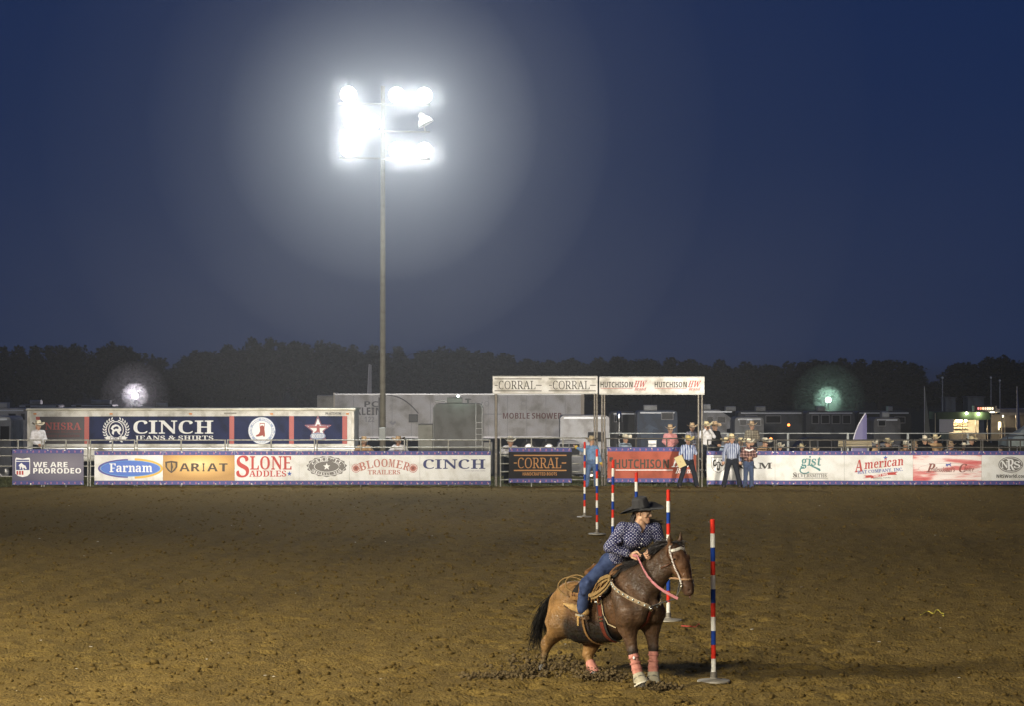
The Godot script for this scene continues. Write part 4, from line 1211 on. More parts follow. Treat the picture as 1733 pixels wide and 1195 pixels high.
func make_background() -> void:
	glass_dark = mat(0.012, 0.013, 0.016, 0.12)
	rubber = mat(0.02, 0.02, 0.02, 0.85)
	make_show_trailer()
	make_semi_trailer()
	make_tanker()
	var pale := worn(0.42, 0.43, 0.46, 0.45, 0.0, 0.4); var grey := worn(0.2, 0.21, 0.23, 0.45, 0.0, 0.4); var blue := worn(0.03, 0.055, 0.11, 0.35, 0.0, 0.4); var black := worn(0.03, 0.032, 0.036, 0.4, 0.0, 0.4)
	var dim := worn(0.09, 0.1, 0.115, 0.45, 0.0, 0.4)
	var st := mat(0.1, 0.11, 0.13, 0.5)
	rv("horse_trailer", "pale grey horse trailer parked beyond the gate gap", "trailer", 948, 1031, 704, 102, pale, [[995, 1024, 732, 748]], [], mat(0.35, 0.36, 0.38), "")
	pickup("grey pickup parked behind the gates, nose to the trailer", 893, 101, 3.3, grey)
	rv("truck_tractor", "dark truck tractor with a bright chrome stack beyond the gate", "truck", 1033, 1078, 698, 128, black, [[1040, 1052, 704, 714]], [], st)
	var stack := thing("exhaust_stack", "shiny chrome exhaust stack standing behind the dark truck cab", "exhaust pipe", Vector3(X(1047.5, 126), base_h(126), -126))
	part(stack, "stack", MB.new().lathe([Vector2(0.09, 0.3), Vector2(0.09, Y(716, 126) - base_h(126)), Vector2(0.13, Y(715, 126) - base_h(126)), Vector2(0.13, Y(701, 126) - base_h(126)), Vector2(0.08, Y(697, 126) - base_h(126)), Vector2(0.06, Y(697, 126) - base_h(126))], 12), mat(0.7, 0.7, 0.7, 0.15, 1.0))
	part(stack, "clamp", MB.new().lathe([Vector2(0.14, 0), Vector2(0.14, 0.06)], 12, Transform3D(Basis(), Vector3(0, 2.0, 0))), steel)
	var b := rv("motorhome", "dark motorhome with a glossy blue side panel and white roof unit", "motorhome", 1078, 1146, 696, 122, blue, [[1120, 1138, 700, 710]], [[1091, 1113]], mat(0.05, 0.08, 0.14), "motorhomes parked behind the arena")
	part(b, "graphic", MB.new().prism(poly("0.2 0.9 1.8 1.2 1.9 2.4 1.2 2.2 0.6 2.5 0.2 2.2", Vector2.ZERO, 1.0), 0.006, 0.02), worn(0.05, 0.09, 0.17, 0.3))
	rv("motorhome", "white cabover motorhome with one dark square window by the gate sign", "motorhome", 1186, 1243, 694.5, 125, worn(0.26, 0.27, 0.3, 0.45, 0.0, 0.4), [[1214, 1227, 706, 716], [1196, 1206, 706, 716]], [[1192, 1204]], st, "motorhomes parked behind the arena", 1)
	rv("motorhome", "long dim motorhome with a pale roof unit left of the green lamp", "motorhome", 1249, 1360, 697, 140, dim, [[1262, 1280, 705, 716], [1296, 1320, 705, 716]], [[1281, 1297], [1230, 1247]], st, "motorhomes parked behind the arena")
	rv("motorhome", "dim motorhome with four tall windows under the green lamp", "motorhome", 1364, 1446, 697, 138, dim, [[1374, 1384, 704, 717], [1390, 1402, 704, 717], [1408, 1420, 704, 717], [1426, 1438, 704, 717]], [[1386, 1400]], st, "motorhomes parked behind the arena")
	var dusk := glow(0.5, 0.4, 0.26, 0.16)
	dusk.albedo_color = Color(0.1, 0.1, 0.1)
	var low := rv("motorhome", "low dark motorhome with a dusky lit window behind the curved flag", "motorhome", 1449, 1541, 697, 142, black, [[1466, 1480, 709, 720], [1486, 1497, 709, 720], [1514, 1530, 707, 716]], [[1505, 1513]], st, "motorhomes parked behind the arena")
	win(low, X(1466, 142) - X(1449, 142), X(1480, 142) - X(1449, 142), Y(720, 142) - base_h(142), Y(709, 142) - base_h(142), 0.05, dusk)
	rv("horse_trailer", "pale living quarters horse trailer behind the plaid shirt", "trailer", 1243, 1292, 707, 112, worn(0.22, 0.23, 0.25, 0.5, 0.0, 0.4), [[1252, 1262, 712, 720], [1274, 1286, 712, 720]], [], st)
	rv("camper", "small white camper standing before the dark motorhome behind the curved flag", "camper", 1478, 1523, 708, 116, worn(0.16, 0.165, 0.18, 0.5, 0.0, 0.4), [[1486, 1497, 713, 721]], [[1496, 1508]], mat(0.3, 0.12, 0.08))
	pickup("silver pickup in front of the four window motorhome", 1392, 110, 5.2, worn(0.45, 0.46, 0.48, 0.4))
	pickup("dark pickup with amber lamps, half hidden behind the cowboy hats", 1290, 120, 5.6, black, true)
	for q in [[1334.0, 720.0, "amber tail lamp of the dark pickup, glowing above the fence"], [1304.0, 743.5, "round amber lamp low behind the cowboy hats"]]:
		bulb(q[2], Vector3(X(q[0], 117), Y(q[1], 117), -117), 0.065, 0.0, Color(1.0, 0.22, 0.02), 0.0, "amber_lamp", 5.0)
	# left edge
	rv("truck_tractor", "white truck cab with a dark slanted windscreen at the picture edge", "truck", -40, 20, 706, 92, worn(0.3, 0.31, 0.33, 0.4), [[2, 17, 722, 745]], [], st, "", 0)
	rv("motorhome", "pale motorhome with two small windows at the picture edge", "motorhome", -30, 46, 692, 120, pale, [[16, 28, 701, 711], [37, 43, 701, 711]], [[-5, 8]], st, "motorhomes parked behind the arena")
	rv("motorhome", "faint motorhome roof showing over the west end of the show trailer", "motorhome", 30, 100, 685.5, 160, dim, [[45, 52, 687, 692]], [[48, 66]], st, "motorhomes parked behind the arena")
	rv("motorhome", "faint motorhome roof over the wreath emblem of the show trailer", "motorhome", 118, 192, 685, 165, dim, [[130, 138, 687, 691]], [[152, 184]], st, "motorhomes parked behind the arena")
	rv("motorhome", "faint low motorhome roof right of the bright small lamp", "motorhome", 236, 304, 690, 170, dim, [[250, 260, 691.5, 694]], [[262, 280]], st, "motorhomes parked behind the arena")
	bulb("dazzling white work lamp on a post behind the show trailer", Vector3(X(229, 175), Y(671, 175), -175), 0.22, 34.0, Color(1.0, 0.95, 0.98), base_h(175))
	bulb("dazzling green white lamp on a post over the motorhomes", Vector3(X(1401, 165), Y(678, 165), -165), 0.19, 21.0, Color(0.78, 1.0, 0.86), base_h(165))
	bulb("bright lamp on a post at the edge of the picture beside the trees", Vector3(X(1812, 165), Y(566, 165), -165), 0.23, 60.0, Color(0.95, 0.94, 1.0), base_h(165))
	# flags and odds and ends
	var sail := cloth("stripes", lin(0.16, 0.15, 0.3), lin(0.22, 0.21, 0.36), 1.6)
	feather_flag("curved violet feather flag on a pale bowed pole", 1440.5, 700, 84, 0.52, sail, 0.48)
	feather_flag("tall thin grey green spire of a furled feather flag before the trees", 1563.5, 655, 142, 0.34, mat(0.2, 0.21, 0.19, 0.8), 0.0)
	feather_flag("dark blue feather flag pole beside the food stall at the edge", 1720, 655, 138, 0.22, mat(0.03, 0.05, 0.14, 0.8), 0.0)
	feather_flag("thin drooping white flag high over the swoosh of the shower trailer", 622, 617, 170, 0.3, mat(0.3, 0.3, 0.33, 0.8), 0.12)
	for q in [[1594.0, 640.0, "slim pole with a faint round top beside the dip in the trees"], [1676.0, 640.0, "slim bare pole against the trees over the food stall"], [1691.0, 645.0, "slim bare pole nearer the edge against the trees"]]:
		var t := thing("slim_pole", q[2], "pole", Vector3(X(q[0], 180), base_h(180), -180))
		var h: float = Y(q[1], 180) - base_h(180)
		part(t, "shaft", MB.new().lathe([Vector2(0.06, 0), Vector2(0.04, h)], 8), mat(0.16, 0.16, 0.18, 0.5, 0.3))
		part(t, "finial", MB.new().ball(Vector3(0, h, 0), Vector3.ONE * 0.09, 6, 8), mat(0.4, 0.4, 0.42, 0.5))
	var bench := thing("padded_board", "long beige padded board on posts right above the banner edge", "board", Vector3(X(1446, 77.5), 0, -77.5))
	var bw := X(1474, 77.5) - X(1418, 77.5)
	part(bench, "pad", MB.new().rbox(Vector3(0, Y(753, 77.5), 0), Vector3(bw, 0.13, 0.16), 0.06), worn(0.6, 0.52, 0.36, 0.7))
	part(bench, "top_rail", MB.new().rbox(Vector3(0, Y(748, 77.5), 0), Vector3(bw, 0.05, 0.1), 0.02), worn(0.35, 0.3, 0.2, 0.7))
	for sx: float in [-0.4, 0.4]: part(bench, "post", MB.new().tube([Vector3(sx * bw, 0, -0.03), Vector3(sx * bw, Y(750, 77.5), -0.03)], 0.03, 8), steel)
	var box := thing("electrical_box", "small white box standing on the fence behind the red banner", "box", Vector3(X(1103.5, 78), 0, -78))
	part(box, "case", MB.new().rbox(Vector3(0, Y(752, 78), 0), Vector3(0.25, 0.21, 0.16), 0.02), mat(0.75, 0.74, 0.72, 0.5))
	part(box, "lid", MB.new().rbox(Vector3(0, Y(746.4, 78), 0), Vector3(0.27, 0.025, 0.18), 0.01), mat(0.65, 0.64, 0.62, 0.5))
	part(box, "post", MB.new().tube([Vector3(0, 0, -0.02), Vector3(0, Y(757, 78), -0.02)], 0.03, 8), steel)
	make_food_stall()
	# dark roofline silhouettes of the fairground beyond
	var sh := [[1599.0, 1616.0, 675.0, "faint grey upright container roof behind the food stall"], [1637.0, 1664.0, 674.0, "faint grey container roof beside the stall sign"]]
	for s in sh:
		var t := thing("shed", s[3], "shed", Vector3(X(s[0], 190), base_h(190), -190))
		var w := X(s[1], 190) - X(s[0], 190); var h := Y(s[2], 190) - base_h(190)
		part(t, "wall", MB.new().box(Vector3(w / 2, h / 2, -1), Vector3(w, h, 2)), worn(0.16, 0.17, 0.19, 0.7))
		part(t, "roof", MB.new().box(Vector3(w / 2, h + 0.05, -1), Vector3(w + 0.2, 0.1, 2.2)), worn(0.12, 0.12, 0.13, 0.6))

func make_food_stall() -> void:
	var d := 140.0
	var g := base_h(d)
	var t := thing("food_stall", "brightly lit food stall with a dark green awning and a white board", "stall", Vector3(X(1578, d), g, -d))
	var q := Print.new()
	q.s = self; q.root = t; q.d = d; q.x0 = X(1578, d); q.y0 = g; q.wavy = false; q.z = 0.0
	var bx := func(nm: String, a: float, b: float, top: float, low: float, z0: float, z1: float, m: Material):
		var r := q.r(a, b, top, low)
		part(q.root, nm, MB.new().box(Vector3(r.get_center().x, r.get_center().y, (z0 + z1) / 2), Vector3(r.size.x, r.size.y, absf(z1 - z0))), m)
	var wall := worn(0.36, 0.34, 0.29, 0.6); var green := worn(0.03, 0.06, 0.035, 0.7); var post := mat(0.5, 0.42, 0.3, 0.5)
	bx.call("back_wall", 1605, 1667, 706, 745, -2.2, -2.1, wall)
	bx.call("side_wall", 1603, 1605, 706, 745, -2.2, 0.3, wall)
	bx.call("counter", 1607, 1667, 734, 746, -0.5, 0.0, worn(0.6, 0.56, 0.48, 0.5))
	bx.call("awning", 1583, 1672, 698, 711, -2.4, 0.4, green)
	bx.call("white_board", 1586, 1610, 710, 732, 0.45, 0.52, mat(0.7, 0.68, 0.68, 0.6))
	bx.call("sign_box", 1655, 1692, 688, 697.5, -1.5, -1.2, worn(0.1, 0.09, 0.08))
	for x: float in [1580.0, 1626.0, 1648.0, 1668.0]: bx.call("post", x, x + 1.2, 700, 748, 0.2, 0.26, post)
	for x: float in [1653.0, 1690.5]: bx.call("post", x, x + 2, 688, 700, -1.6, -1.1, post)
	for k in 3: bx.call("shelf", 1622, 1646, 716 + k * 5, 716.8 + k * 5, -2.1, -1.8, post)
	for k in 14:
		var x := 1623.0 + (k % 7) * 3.3
		bx.call("goods", x, x + 2.0, 713.4 + (k / 7) * 5, 716 + (k / 7) * 5, -2.05, -1.85, mat(0.2 + 0.05 * (k % 5), 0.15 + 0.04 * (k % 3), 0.1, 0.6))
	for k in 7: bx.call("sign_tile", 1660 + k * 4, 1662.6 + k * 4, 690.5, 694.5, -1.19, -1.15, glow([1.0, 1.0, 1.0, 0.9, 1.0, 1.0, 1.0][k], [0.25, 0.3, 0.7, 0.5, 0.85, 0.8, 0.8][k], [0.25, 0.1, 0.4, 0.3, 0.5, 0.4, 0.5][k], 1.6))
	var lampm := glow(1.0, 0.93, 0.75, 6.0)
	bx.call("tube_lamp", 1664, 1688, 698.4, 699.6, -1.1, -1.0, lampm)
	for s in [[1632.0, 700.0, 0.5, 1.2], [1652.0, 701.0, 0.5, 2.0], [1623.0, 713.0, -0.8, 2.5], [1629.0, 713.5, -0.8, 2.5], [1637.5, 713.0, -0.8, 4.0]]:
		var p := q.p(s[0], s[1])
		var b := part(t, "lamp", MB.new().ball(Vector3(p.x, p.y, s[2]), Vector3.ONE * 0.085, 6, 10), lampm)
		var l := OmniLight3D.new()
		l.light_energy = s[3]; l.light_color = Color(1.0, 0.9, 0.72); l.light_size = 0.06; l.omni_range = 60; l.omni_attenuation = 2.0; l.shadow_enabled = true; l.name = "lamp_light"
		b.add_child(l); l.position = Vector3(p.x, p.y, s[2])
	# second stall at the picture edge
	t = thing("ticket_stall", "second stall with pale posts and a glowing doorway at the picture edge", "stall", Vector3(X(1690, d), g, -d))
	q.root = t; q.x0 = X(1690, d)
	bx.call("roof", 1690, 1775, 693, 699, -2.5, 0.3, worn(0.16, 0.16, 0.2, 0.5))
	bx.call("fascia", 1690, 1775, 699, 703.5, 0.2, 0.3, worn(0.5, 0.45, 0.38, 0.6))
	bx.call("back_wall", 1690, 1775, 703, 748, -2.5, -2.4, worn(0.08, 0.075, 0.07, 0.6))
	bx.call("half_wall", 1690, 1775, 724, 748, 0.0, 0.1, worn(0.12, 0.11, 0.1, 0.6))
	for x: float in [1692.0, 1697.0, 1717.0, 1745.0]: bx.call("post", x, x + 1.8, 703, 748, 0.12, 0.24, post)
	bx.call("lit_window", 1702, 1708.5, 716, 730, -2.38, -2.3, glow(1.0, 0.85, 0.45, 2.2))
	var p := q.p(1701, 705.5)
	var b := part(t, "lamp", MB.new().ball(Vector3(p.x, p.y, -1.0), Vector3.ONE * 0.08, 6, 10), lampm)
	var l := OmniLight3D.new()
	l.light_energy = 2.0; l.light_color = Color(1.0, 0.9, 0.75); l.light_size = 0.06; l.omni_range = 60; l.omni_attenuation = 2.0; l.shadow_enabled = true; l.name = "lamp_light"
	b.add_child(l); l.position = Vector3(p.x, p.y, -1.0)
	# pale tent
	d = 96.0
	g = base_h(d)
	t = thing("canopy_tent", "pale blue canopy tent roof at the edge of the picture", "tent", Vector3(X(1742, d), g, -d))
	var top := Y(713, d) - g; var low := Y(746, d) - g
	var hw := X(1742, d) - X(1697, d)
	var m := MB.new()
	var ring_pts := [Vector3(-hw, low, hw), Vector3(hw, low, hw), Vector3(hw, low, -hw), Vector3(-hw, low, -hw)]
	for k in 4:
		var a: Vector3 = ring_pts[k]; var e: Vector3 = ring_pts[(k + 1) % 4]
		for i in 6:
			var u := i / 6.0; var w := (i + 1) / 6.0
			var f := func(base: Vector3, s: float) -> Vector3: return Vector3(base.x * (1 - s), low + (top - low) * (s * 0.7 + 0.3 * s * s), base.z * (1 - s))
			var nn := Vector3((a.x + e.x) / 2, hw * 0.9, (a.z + e.z) / 2).normalized()
			m.quad(f.call(a, u), f.call(e, u), f.call(e, w), f.call(a, w), nn)
		m.quad(a + Vector3(0, -0.2, 0), e + Vector3(0, -0.2, 0), e, a)
	part(t, "canopy", m, worn(0.42, 0.5, 0.5, 0.6))
	for k in 4: part(t, "leg", MB.new().tube([ring_pts[k] * Vector3(0.98, 1, 0.98), ring_pts[k] * Vector3(0.98, 0, 0.98)], 0.025, 6), steel)
	# dark bleacher rails at the edge
	var bl := thing("bleacher", "dark metal bleacher rails just above the last banner", "bleacher", Vector3(X(1704, 80), 0, -80))
	var bm := mat(0.03, 0.03, 0.028, 0.5, 0.3)
	for s in [[0.0, 1.46, 0.6], [0.55, 1.58, 1.4]]:
		part(bl, "seat_plank", MB.new().box(Vector3(s[0] + s[2] / 2, s[1] - 0.12, 0), Vector3(s[2], 0.05, 0.28)), bm)
		part(bl, "rail", MB.new().tube([Vector3(s[0], s[1] - 0.4, 0), Vector3(s[0], s[1], 0), Vector3(s[0] + s[2], s[1] + 0.02, 0), Vector3(s[0] + s[2], s[1] - 0.4, 0)], 0.025, 6), bm)
	for x: float in [0.1, 1.0, 1.8]: part(bl, "support", MB.new().tube([Vector3(x, 0, 0), Vector3(x, 1.35, 0)], 0.03, 6), bm)

# ---------------------------------------------------------------- trees
func make_trees() -> void:
	var rng := RandomNumberGenerator.new(); rng.seed = 77
	var protos := []
	var bark := mat(0.06, 0.05, 0.04, 0.9)
	for k in 5:
		var t := thing("tree", "", "tree", Vector3.ZERO, 0.0, "trees of the dark wood behind the trailers")
		var H := 10.0; var R: float = [3.6, 4.2, 3.2, 4.6, 3.9][k]
		var trunk := MB.new().tube([Vector3(0, -0.3, 0), Vector3(0.1, 2.0, 0), Vector3(-0.05, 4.5, 0.1), Vector3(0.1, 8.0, 0)], [0.28, 0.22, 0.17, 0.05], 8)
		for i in 7:
			var a := TAU * i / 7.0 + k
			var y := 3.0 + 0.7 * i
			trunk.tube([Vector3(0.05, y, 0), Vector3(cos(a) * R * 0.4, y + 1.0, sin(a) * R * 0.4), Vector3(cos(a) * R * 0.75, y + 1.5, sin(a) * R * 0.75)], [0.1, 0.07, 0.02], 5)
		part(t, "trunk", trunk, bark)
		var crown := MB.new()
		var bl := []
		for i in 16:
			var a := rng.randf() * TAU
			var y := rng.randf_range(1.6, H - 1.6)
			var rr := R * (1.0 - pow(absf(y / H - 0.45) * 1.35, 2.0)) * rng.randf_range(0.2, 0.75)
			bl.append([Vector3(cos(a) * rr, y, sin(a) * rr), rng.randf_range(0.9, 1.7)])
		bl.append([Vector3(rng.randf_range(-0.6, 0.6), H - 1.0, 0), 1.1])
		for i in 1900:
			var b: Array = bl[rng.randi() % bl.size()]
			var dir := Vector3(rng.randfn(), rng.randfn() * 0.85, rng.randfn()).normalized()
			var p: Vector3 = b[0] + dir * b[1] * pow(rng.randf(), 0.4)
			var s := rng.randf_range(0.16, 0.34)
			var tb := Basis.from_euler(Vector3(rng.randf_range(-1.2, 1.2), rng.randf() * TAU, rng.randf_range(-1, 1)))
			crown.c = Color.WHITE * rng.randf_range(0.65, 1.3)
			var nn := (dir + Vector3(0, 0.4, 0)).normalized()
			crown.quad(p + tb * Vector3(-s, -s * 0.4, 0), p + tb * Vector3(s * 0.3, -s, 0), p + tb * Vector3(s, s * 0.5, 0), p + tb * Vector3(-s * 0.2, s, 0), nn)
		var cm: StandardMaterial3D = vmat(0.85, 0.3)
		cm.albedo_color = [lin(0.05, 0.06, 0.028), lin(0.043, 0.055, 0.03), lin(0.055, 0.06, 0.03), lin(0.04, 0.052, 0.025), lin(0.05, 0.055, 0.032)][k]
		part(t, "crown", crown, cm)
		protos.append(t)
	# skyline of the wood: bearing, height of the tree tops
	var prof := [[-60, 580], [0, 580], [60, 578], [120, 577], [180, 573], [225, 581], [250, 598], [278, 613], [302, 611], [322, 590], [360, 583], [420, 566], [470, 568], [520, 570], [560, 575], [600, 575], [680, 583], [740, 582], [820, 588], [880, 596], [925, 606], [975, 603], [1000, 600], [1080, 600], [1160, 602], [1240, 608], [1320, 610], [1400, 605], [1460, 602], [1505, 604], [1548, 612], [1562, 636], [1592, 640], [1606, 618], [1640, 601], [1690, 598], [1740, 602], [1800, 600]]
	var n := 0
	for row in 3:
		var d: float = [345.0, 375.0, 410.0][row]
		var x := -260.0 + row * 13.0
		while x < 2000.0:
			var k := 0
			while k < prof.size() - 2 and prof[k + 1][0] < x: k += 1
			var top: float = lerpf(prof[k][1], prof[k + 1][1], clampf((x - prof[k][0]) / float(prof[k + 1][0] - prof[k][0]), 0, 1))
			top += [rng.randf_range(6, 26), rng.randf_range(2, 12), rng.randf_range(0, 7)][row]
			var g := -1.5
			var h := Y(top, d) - g
			var t: Node3D = protos[n % 5] if n < 5 else protos[(n * 3 + row) % 5].duplicate()
			if n >= 5:
				t.name = numbered("tree"); add_child(t)
			t.position = Vector3(X(x, d), g, -d + rng.randf_range(-6, 6))
			t.rotation.y = rng.randf() * TAU
			t.scale = Vector3(rng.randf_range(0.85, 1.15), h / 10.2, 1.0)
			tag(t, "dark broadleaf tree of the wood behind the trailers, merging with its neighbours", "tree", "trees of the dark wood behind the trailers")
			n += 1
			x += rng.randf_range(34, 54) * 360.0 / d

# ---------------------------------------------------------------- people
var skin: StandardMaterial3D
func head_field(k: float, hair: Color, sk: Color) -> Field:
	# a head about the origin, face towards +z; k scales it
	var f := Field.new()
	f.k0 = 0.02 * k
	f.tint = sk
	var c := func(a: Vector3, b: Vector3, r0: float, r1: float, n := 1.0, kk := 0.02): f.cap(a * k, b * k, r0 * k, r1 * k, n, kk * k)
	c.call(Vector3(0, 0.035, -0.022), Vector3(0, 0.03, 0.008), 0.088, 0.082, 1.12)
	c.call(Vector3(0, -0.005, 0.03), Vector3(0, -0.05, 0.045), 0.068, 0.048, 1.1)
	c.call(Vector3(-0.045, -0.05, 0.01), Vector3(-0.012, -0.088, 0.07), 0.026, 0.02)
	c.call(Vector3(0.045, -0.05, 0.01), Vector3(0.012, -0.088, 0.07), 0.026, 0.02)
	c.call(Vector3(0, -0.088, 0.074), Vector3(0, -0.092, 0.074), 0.018, 0.018)
	c.call(Vector3(-0.04, 0.035, 0.076), Vector3(0.04, 0.035, 0.076), 0.012, 0.012)
	c.call(Vector3(-0.05, -0.01, 0.06), Vector3(-0.045, -0.02, 0.06), 0.02, 0.02)
	c.call(Vector3(0.05, -0.01, 0.06), Vector3(0.045, -0.02, 0.06), 0.02, 0.02)
	c.call(Vector3(0, 0.022, 0.09), Vector3(0, -0.018, 0.108), 0.009, 0.012, 1.0, 0.008)
	c.call(Vector3(-0.012, -0.024, 0.096), Vector3(0.012, -0.024, 0.096), 0.009, 0.009, 1.0, 0.006)
	for s: float in [-1.0, 1.0]:
		f.tint = sk
		f.cap(Vector3(s * 0.031, 0.012, 0.104) * k, Vector3(s * 0.035, 0.012, 0.102) * k, 0.012 * k, 0.012 * k, 1.0, 0.01 * k, true)
		f.tint = Color(0.32, 0.3, 0.28)
		c.call(Vector3(s * 0.031, 0.012, 0.084), Vector3(s * 0.032, 0.012, 0.084), 0.0125, 0.0125, 1.0, 0.002)
		f.tint = Color(0.01, 0.008, 0.006)
		c.call(Vector3(s * 0.031, 0.012, 0.0925), Vector3(s * 0.0312, 0.012, 0.0925), 0.0065, 0.0065, 1.0, 0.002)
		f.tint = hair
		c.call(Vector3(s * 0.018, 0.034, 0.094), Vector3(s * 0.046, 0.036, 0.084), 0.0045, 0.003, 1.0, 0.003)
		f.tint = sk
		c.call(Vector3(s * 0.079, 0.018, -0.012), Vector3(s * 0.077, -0.018, -0.004), 0.015, 0.009, 1.0, 0.008)
	f.tint = Color(sk.r * 0.8, sk.g * 0.5, sk.b * 0.5)
	c.call(Vector3(-0.02, -0.05, 0.089), Vector3(0.02, -0.05, 0.089), 0.007, 0.007, 1.0, 0.006)
	c.call(Vector3(-0.015, -0.06, 0.088), Vector3(0.015, -0.06, 0.088), 0.008, 0.008, 1.0, 0.006)
	f.tint = sk
	c.call(Vector3(0, -0.05, -0.025), Vector3(0, -0.15, -0.035), 0.055, 0.058)
	return f
# a hand hanging along -y from the wrist, palm towards +z, thumb towards +x; curl in radians per joint
func hand_field(k: float, curl: float, sk: Color) -> Field:
	var f := Field.new()
	f.k0 = 0.008 * k
	f.side = Vector3(0, 0, 1)
	f.tint = sk
	f.cap(Vector3(0, 0.05, 0) * k, Vector3(0, -0.01, 0) * k, 0.026 * k, 0.028 * k, 1.25)
	f.cap(Vector3(-0.02, -0.02, 0) * k, Vector3(-0.026, -0.075, 0) * k, 0.021 * k, 0.018 * k, 1.5)
	f.cap(Vector3(0.018, -0.02, 0) * k, Vector3(0.026, -0.075, 0) * k, 0.022 * k, 0.018 * k, 1.5)
	f.cap(Vector3(0, -0.03, 0) * k, Vector3(0, -0.08, 0) * k, 0.022 * k, 0.018 * k, 1.4)
	f.side = Vector3(1, 0, 0)
	for i in 4:
		var p := Vector3([0.031, 0.011, -0.010, -0.030][i], [-0.085, -0.092, -0.09, -0.08][i], 0.0)
		var seg: Array = [[0.042, 0.026, 0.021], [0.046, 0.03, 0.022], [0.043, 0.028, 0.021], [0.034, 0.021, 0.018]][i]
		var a := curl * (0.7 + 0.1 * i)
		var r := 0.0092
		for j in 3:
			var q := p + Vector3([0.05, 0.01, -0.02, -0.06][i] * seg[j], -cos(a) * seg[j], sin(a) * seg[j])
			f.cap(p * k, q * k, r * k, (r - 0.001) * k, 1.0, 0.003 * k)
			p = q; a += curl; r -= 0.001
	var t0 := Vector3(0.03, -0.02, 0.006)
	var t1 := Vector3(0.052, -0.055, 0.018 + 0.012 * curl)
	var t2 := Vector3(0.056 - 0.02 * curl, -0.084, 0.024 + 0.026 * curl)
	f.cap(t0 * k, t1 * k, 0.015 * k, 0.0115 * k, 1.0, 0.01 * k)
	f.cap(t1 * k, t2 * k, 0.011 * k, 0.009 * k, 1.0, 0.004 * k)
	return f
# cowboy hat with curled brim, standing on y = 0 at the brow; brim longer fore and aft
func hat_mb(crown: float, brim: float, curl: float, dent := 0.02) -> MB:
	var m := MB.new()
	var prof := [[0.002, crown - dent], [0.03, crown - dent * 0.7], [0.062, crown - 0.003], [0.075, crown - 0.012], [0.082, crown * 0.7], [0.09, crown * 0.3], [0.0935, 0.012], [0.1, 0.006], [0.1 + brim * 0.35, 0.001], [0.1 + brim * 0.7, 0.003], [0.1 + brim * 0.97, 0.008], [0.1 + brim, 0.006], [0.1 + brim * 0.95, 0.001], [0.1 + brim * 0.6, -0.004], [0.1, -0.004], [0.088, 0.0], [0.08, 0.03]]
	var sides := 28
	for i in prof.size():
		for k in sides + 1:
			var a := TAU * k / sides
			var r: float = prof[i][0]
			var out := maxf(0.0, (r - 0.095) / brim)
			var sx := absf(cos(a))
			var y: float = prof[i][1] + curl * pow(out, 1.6) * (sx * sx * 1.25 - 0.3) - 0.012 * out * (1.0 if sin(a) > 0.6 else 0.0)
			if i < 5: y -= dent * 0.6 * (1.0 - sx) * (1.0 if r < 0.07 else 0.0)
			var stretch := Vector2(0.9 - 0.09 * out, 1.1 + 0.02 * out)
			if i < 5 and sin(a) > 0.3: stretch.x *= 0.88
			m.vert(Vector3(cos(a) * r * stretch.x, y, sin(a) * r * stretch.y), Vector3.ZERO, Vector2(float(k) / sides, float(i) / prof.size()))
	for i in prof.size() - 1:
		for k in sides:
			var a := i * (sides + 1) + k
			var b := a + sides + 1
			var f := (m.v[a + 1] - m.v[a]).cross(m.v[b] - m.v[a]) + (m.v[b + 1] - m.v[b]).cross(m.v[a + 1] - m.v[b + 1])
			for j: int in [a, a + 1, b, b + 1]: m.n[j] += f
			m.ix.append_array([a, b, a + 1, a + 1, b, b + 1])
	for i in prof.size():   # close the seam
		var s := m.n[i * (sides + 1)] + m.n[i * (sides + 1) + sides]
		m.n[i * (sides + 1)] = s; m.n[i * (sides + 1) + sides] = s
	for i in m.n.size(): m.n[i] = -m.n[i].normalized()
	return m
func hat_band() -> MB:
	return MB.new().lathe([Vector2(0.0945, 0.008), Vector2(0.0965, 0.012), Vector2(0.095, 0.03), Vector2(0.0925, 0.034)], 20, Transform3D(Basis.from_scale(Vector3(0.9, 1, 1.1)), Vector3.ZERO))
# turns -y into the way from a to b, with +z near fwd
func along(a: Vector3, b: Vector3, fwd: Vector3) -> Transform3D:
	var y := (a - b).normalized()
	var x := y.cross(fwd).normalized()
	return Transform3D(Basis(x, y, x.cross(y)), b)

var poses := {}
var head_std: MB
var hand_open: MB
var hand_fist: MB
var boot_std: MB
const SKIN := Color(0.42, 0.25, 0.16)
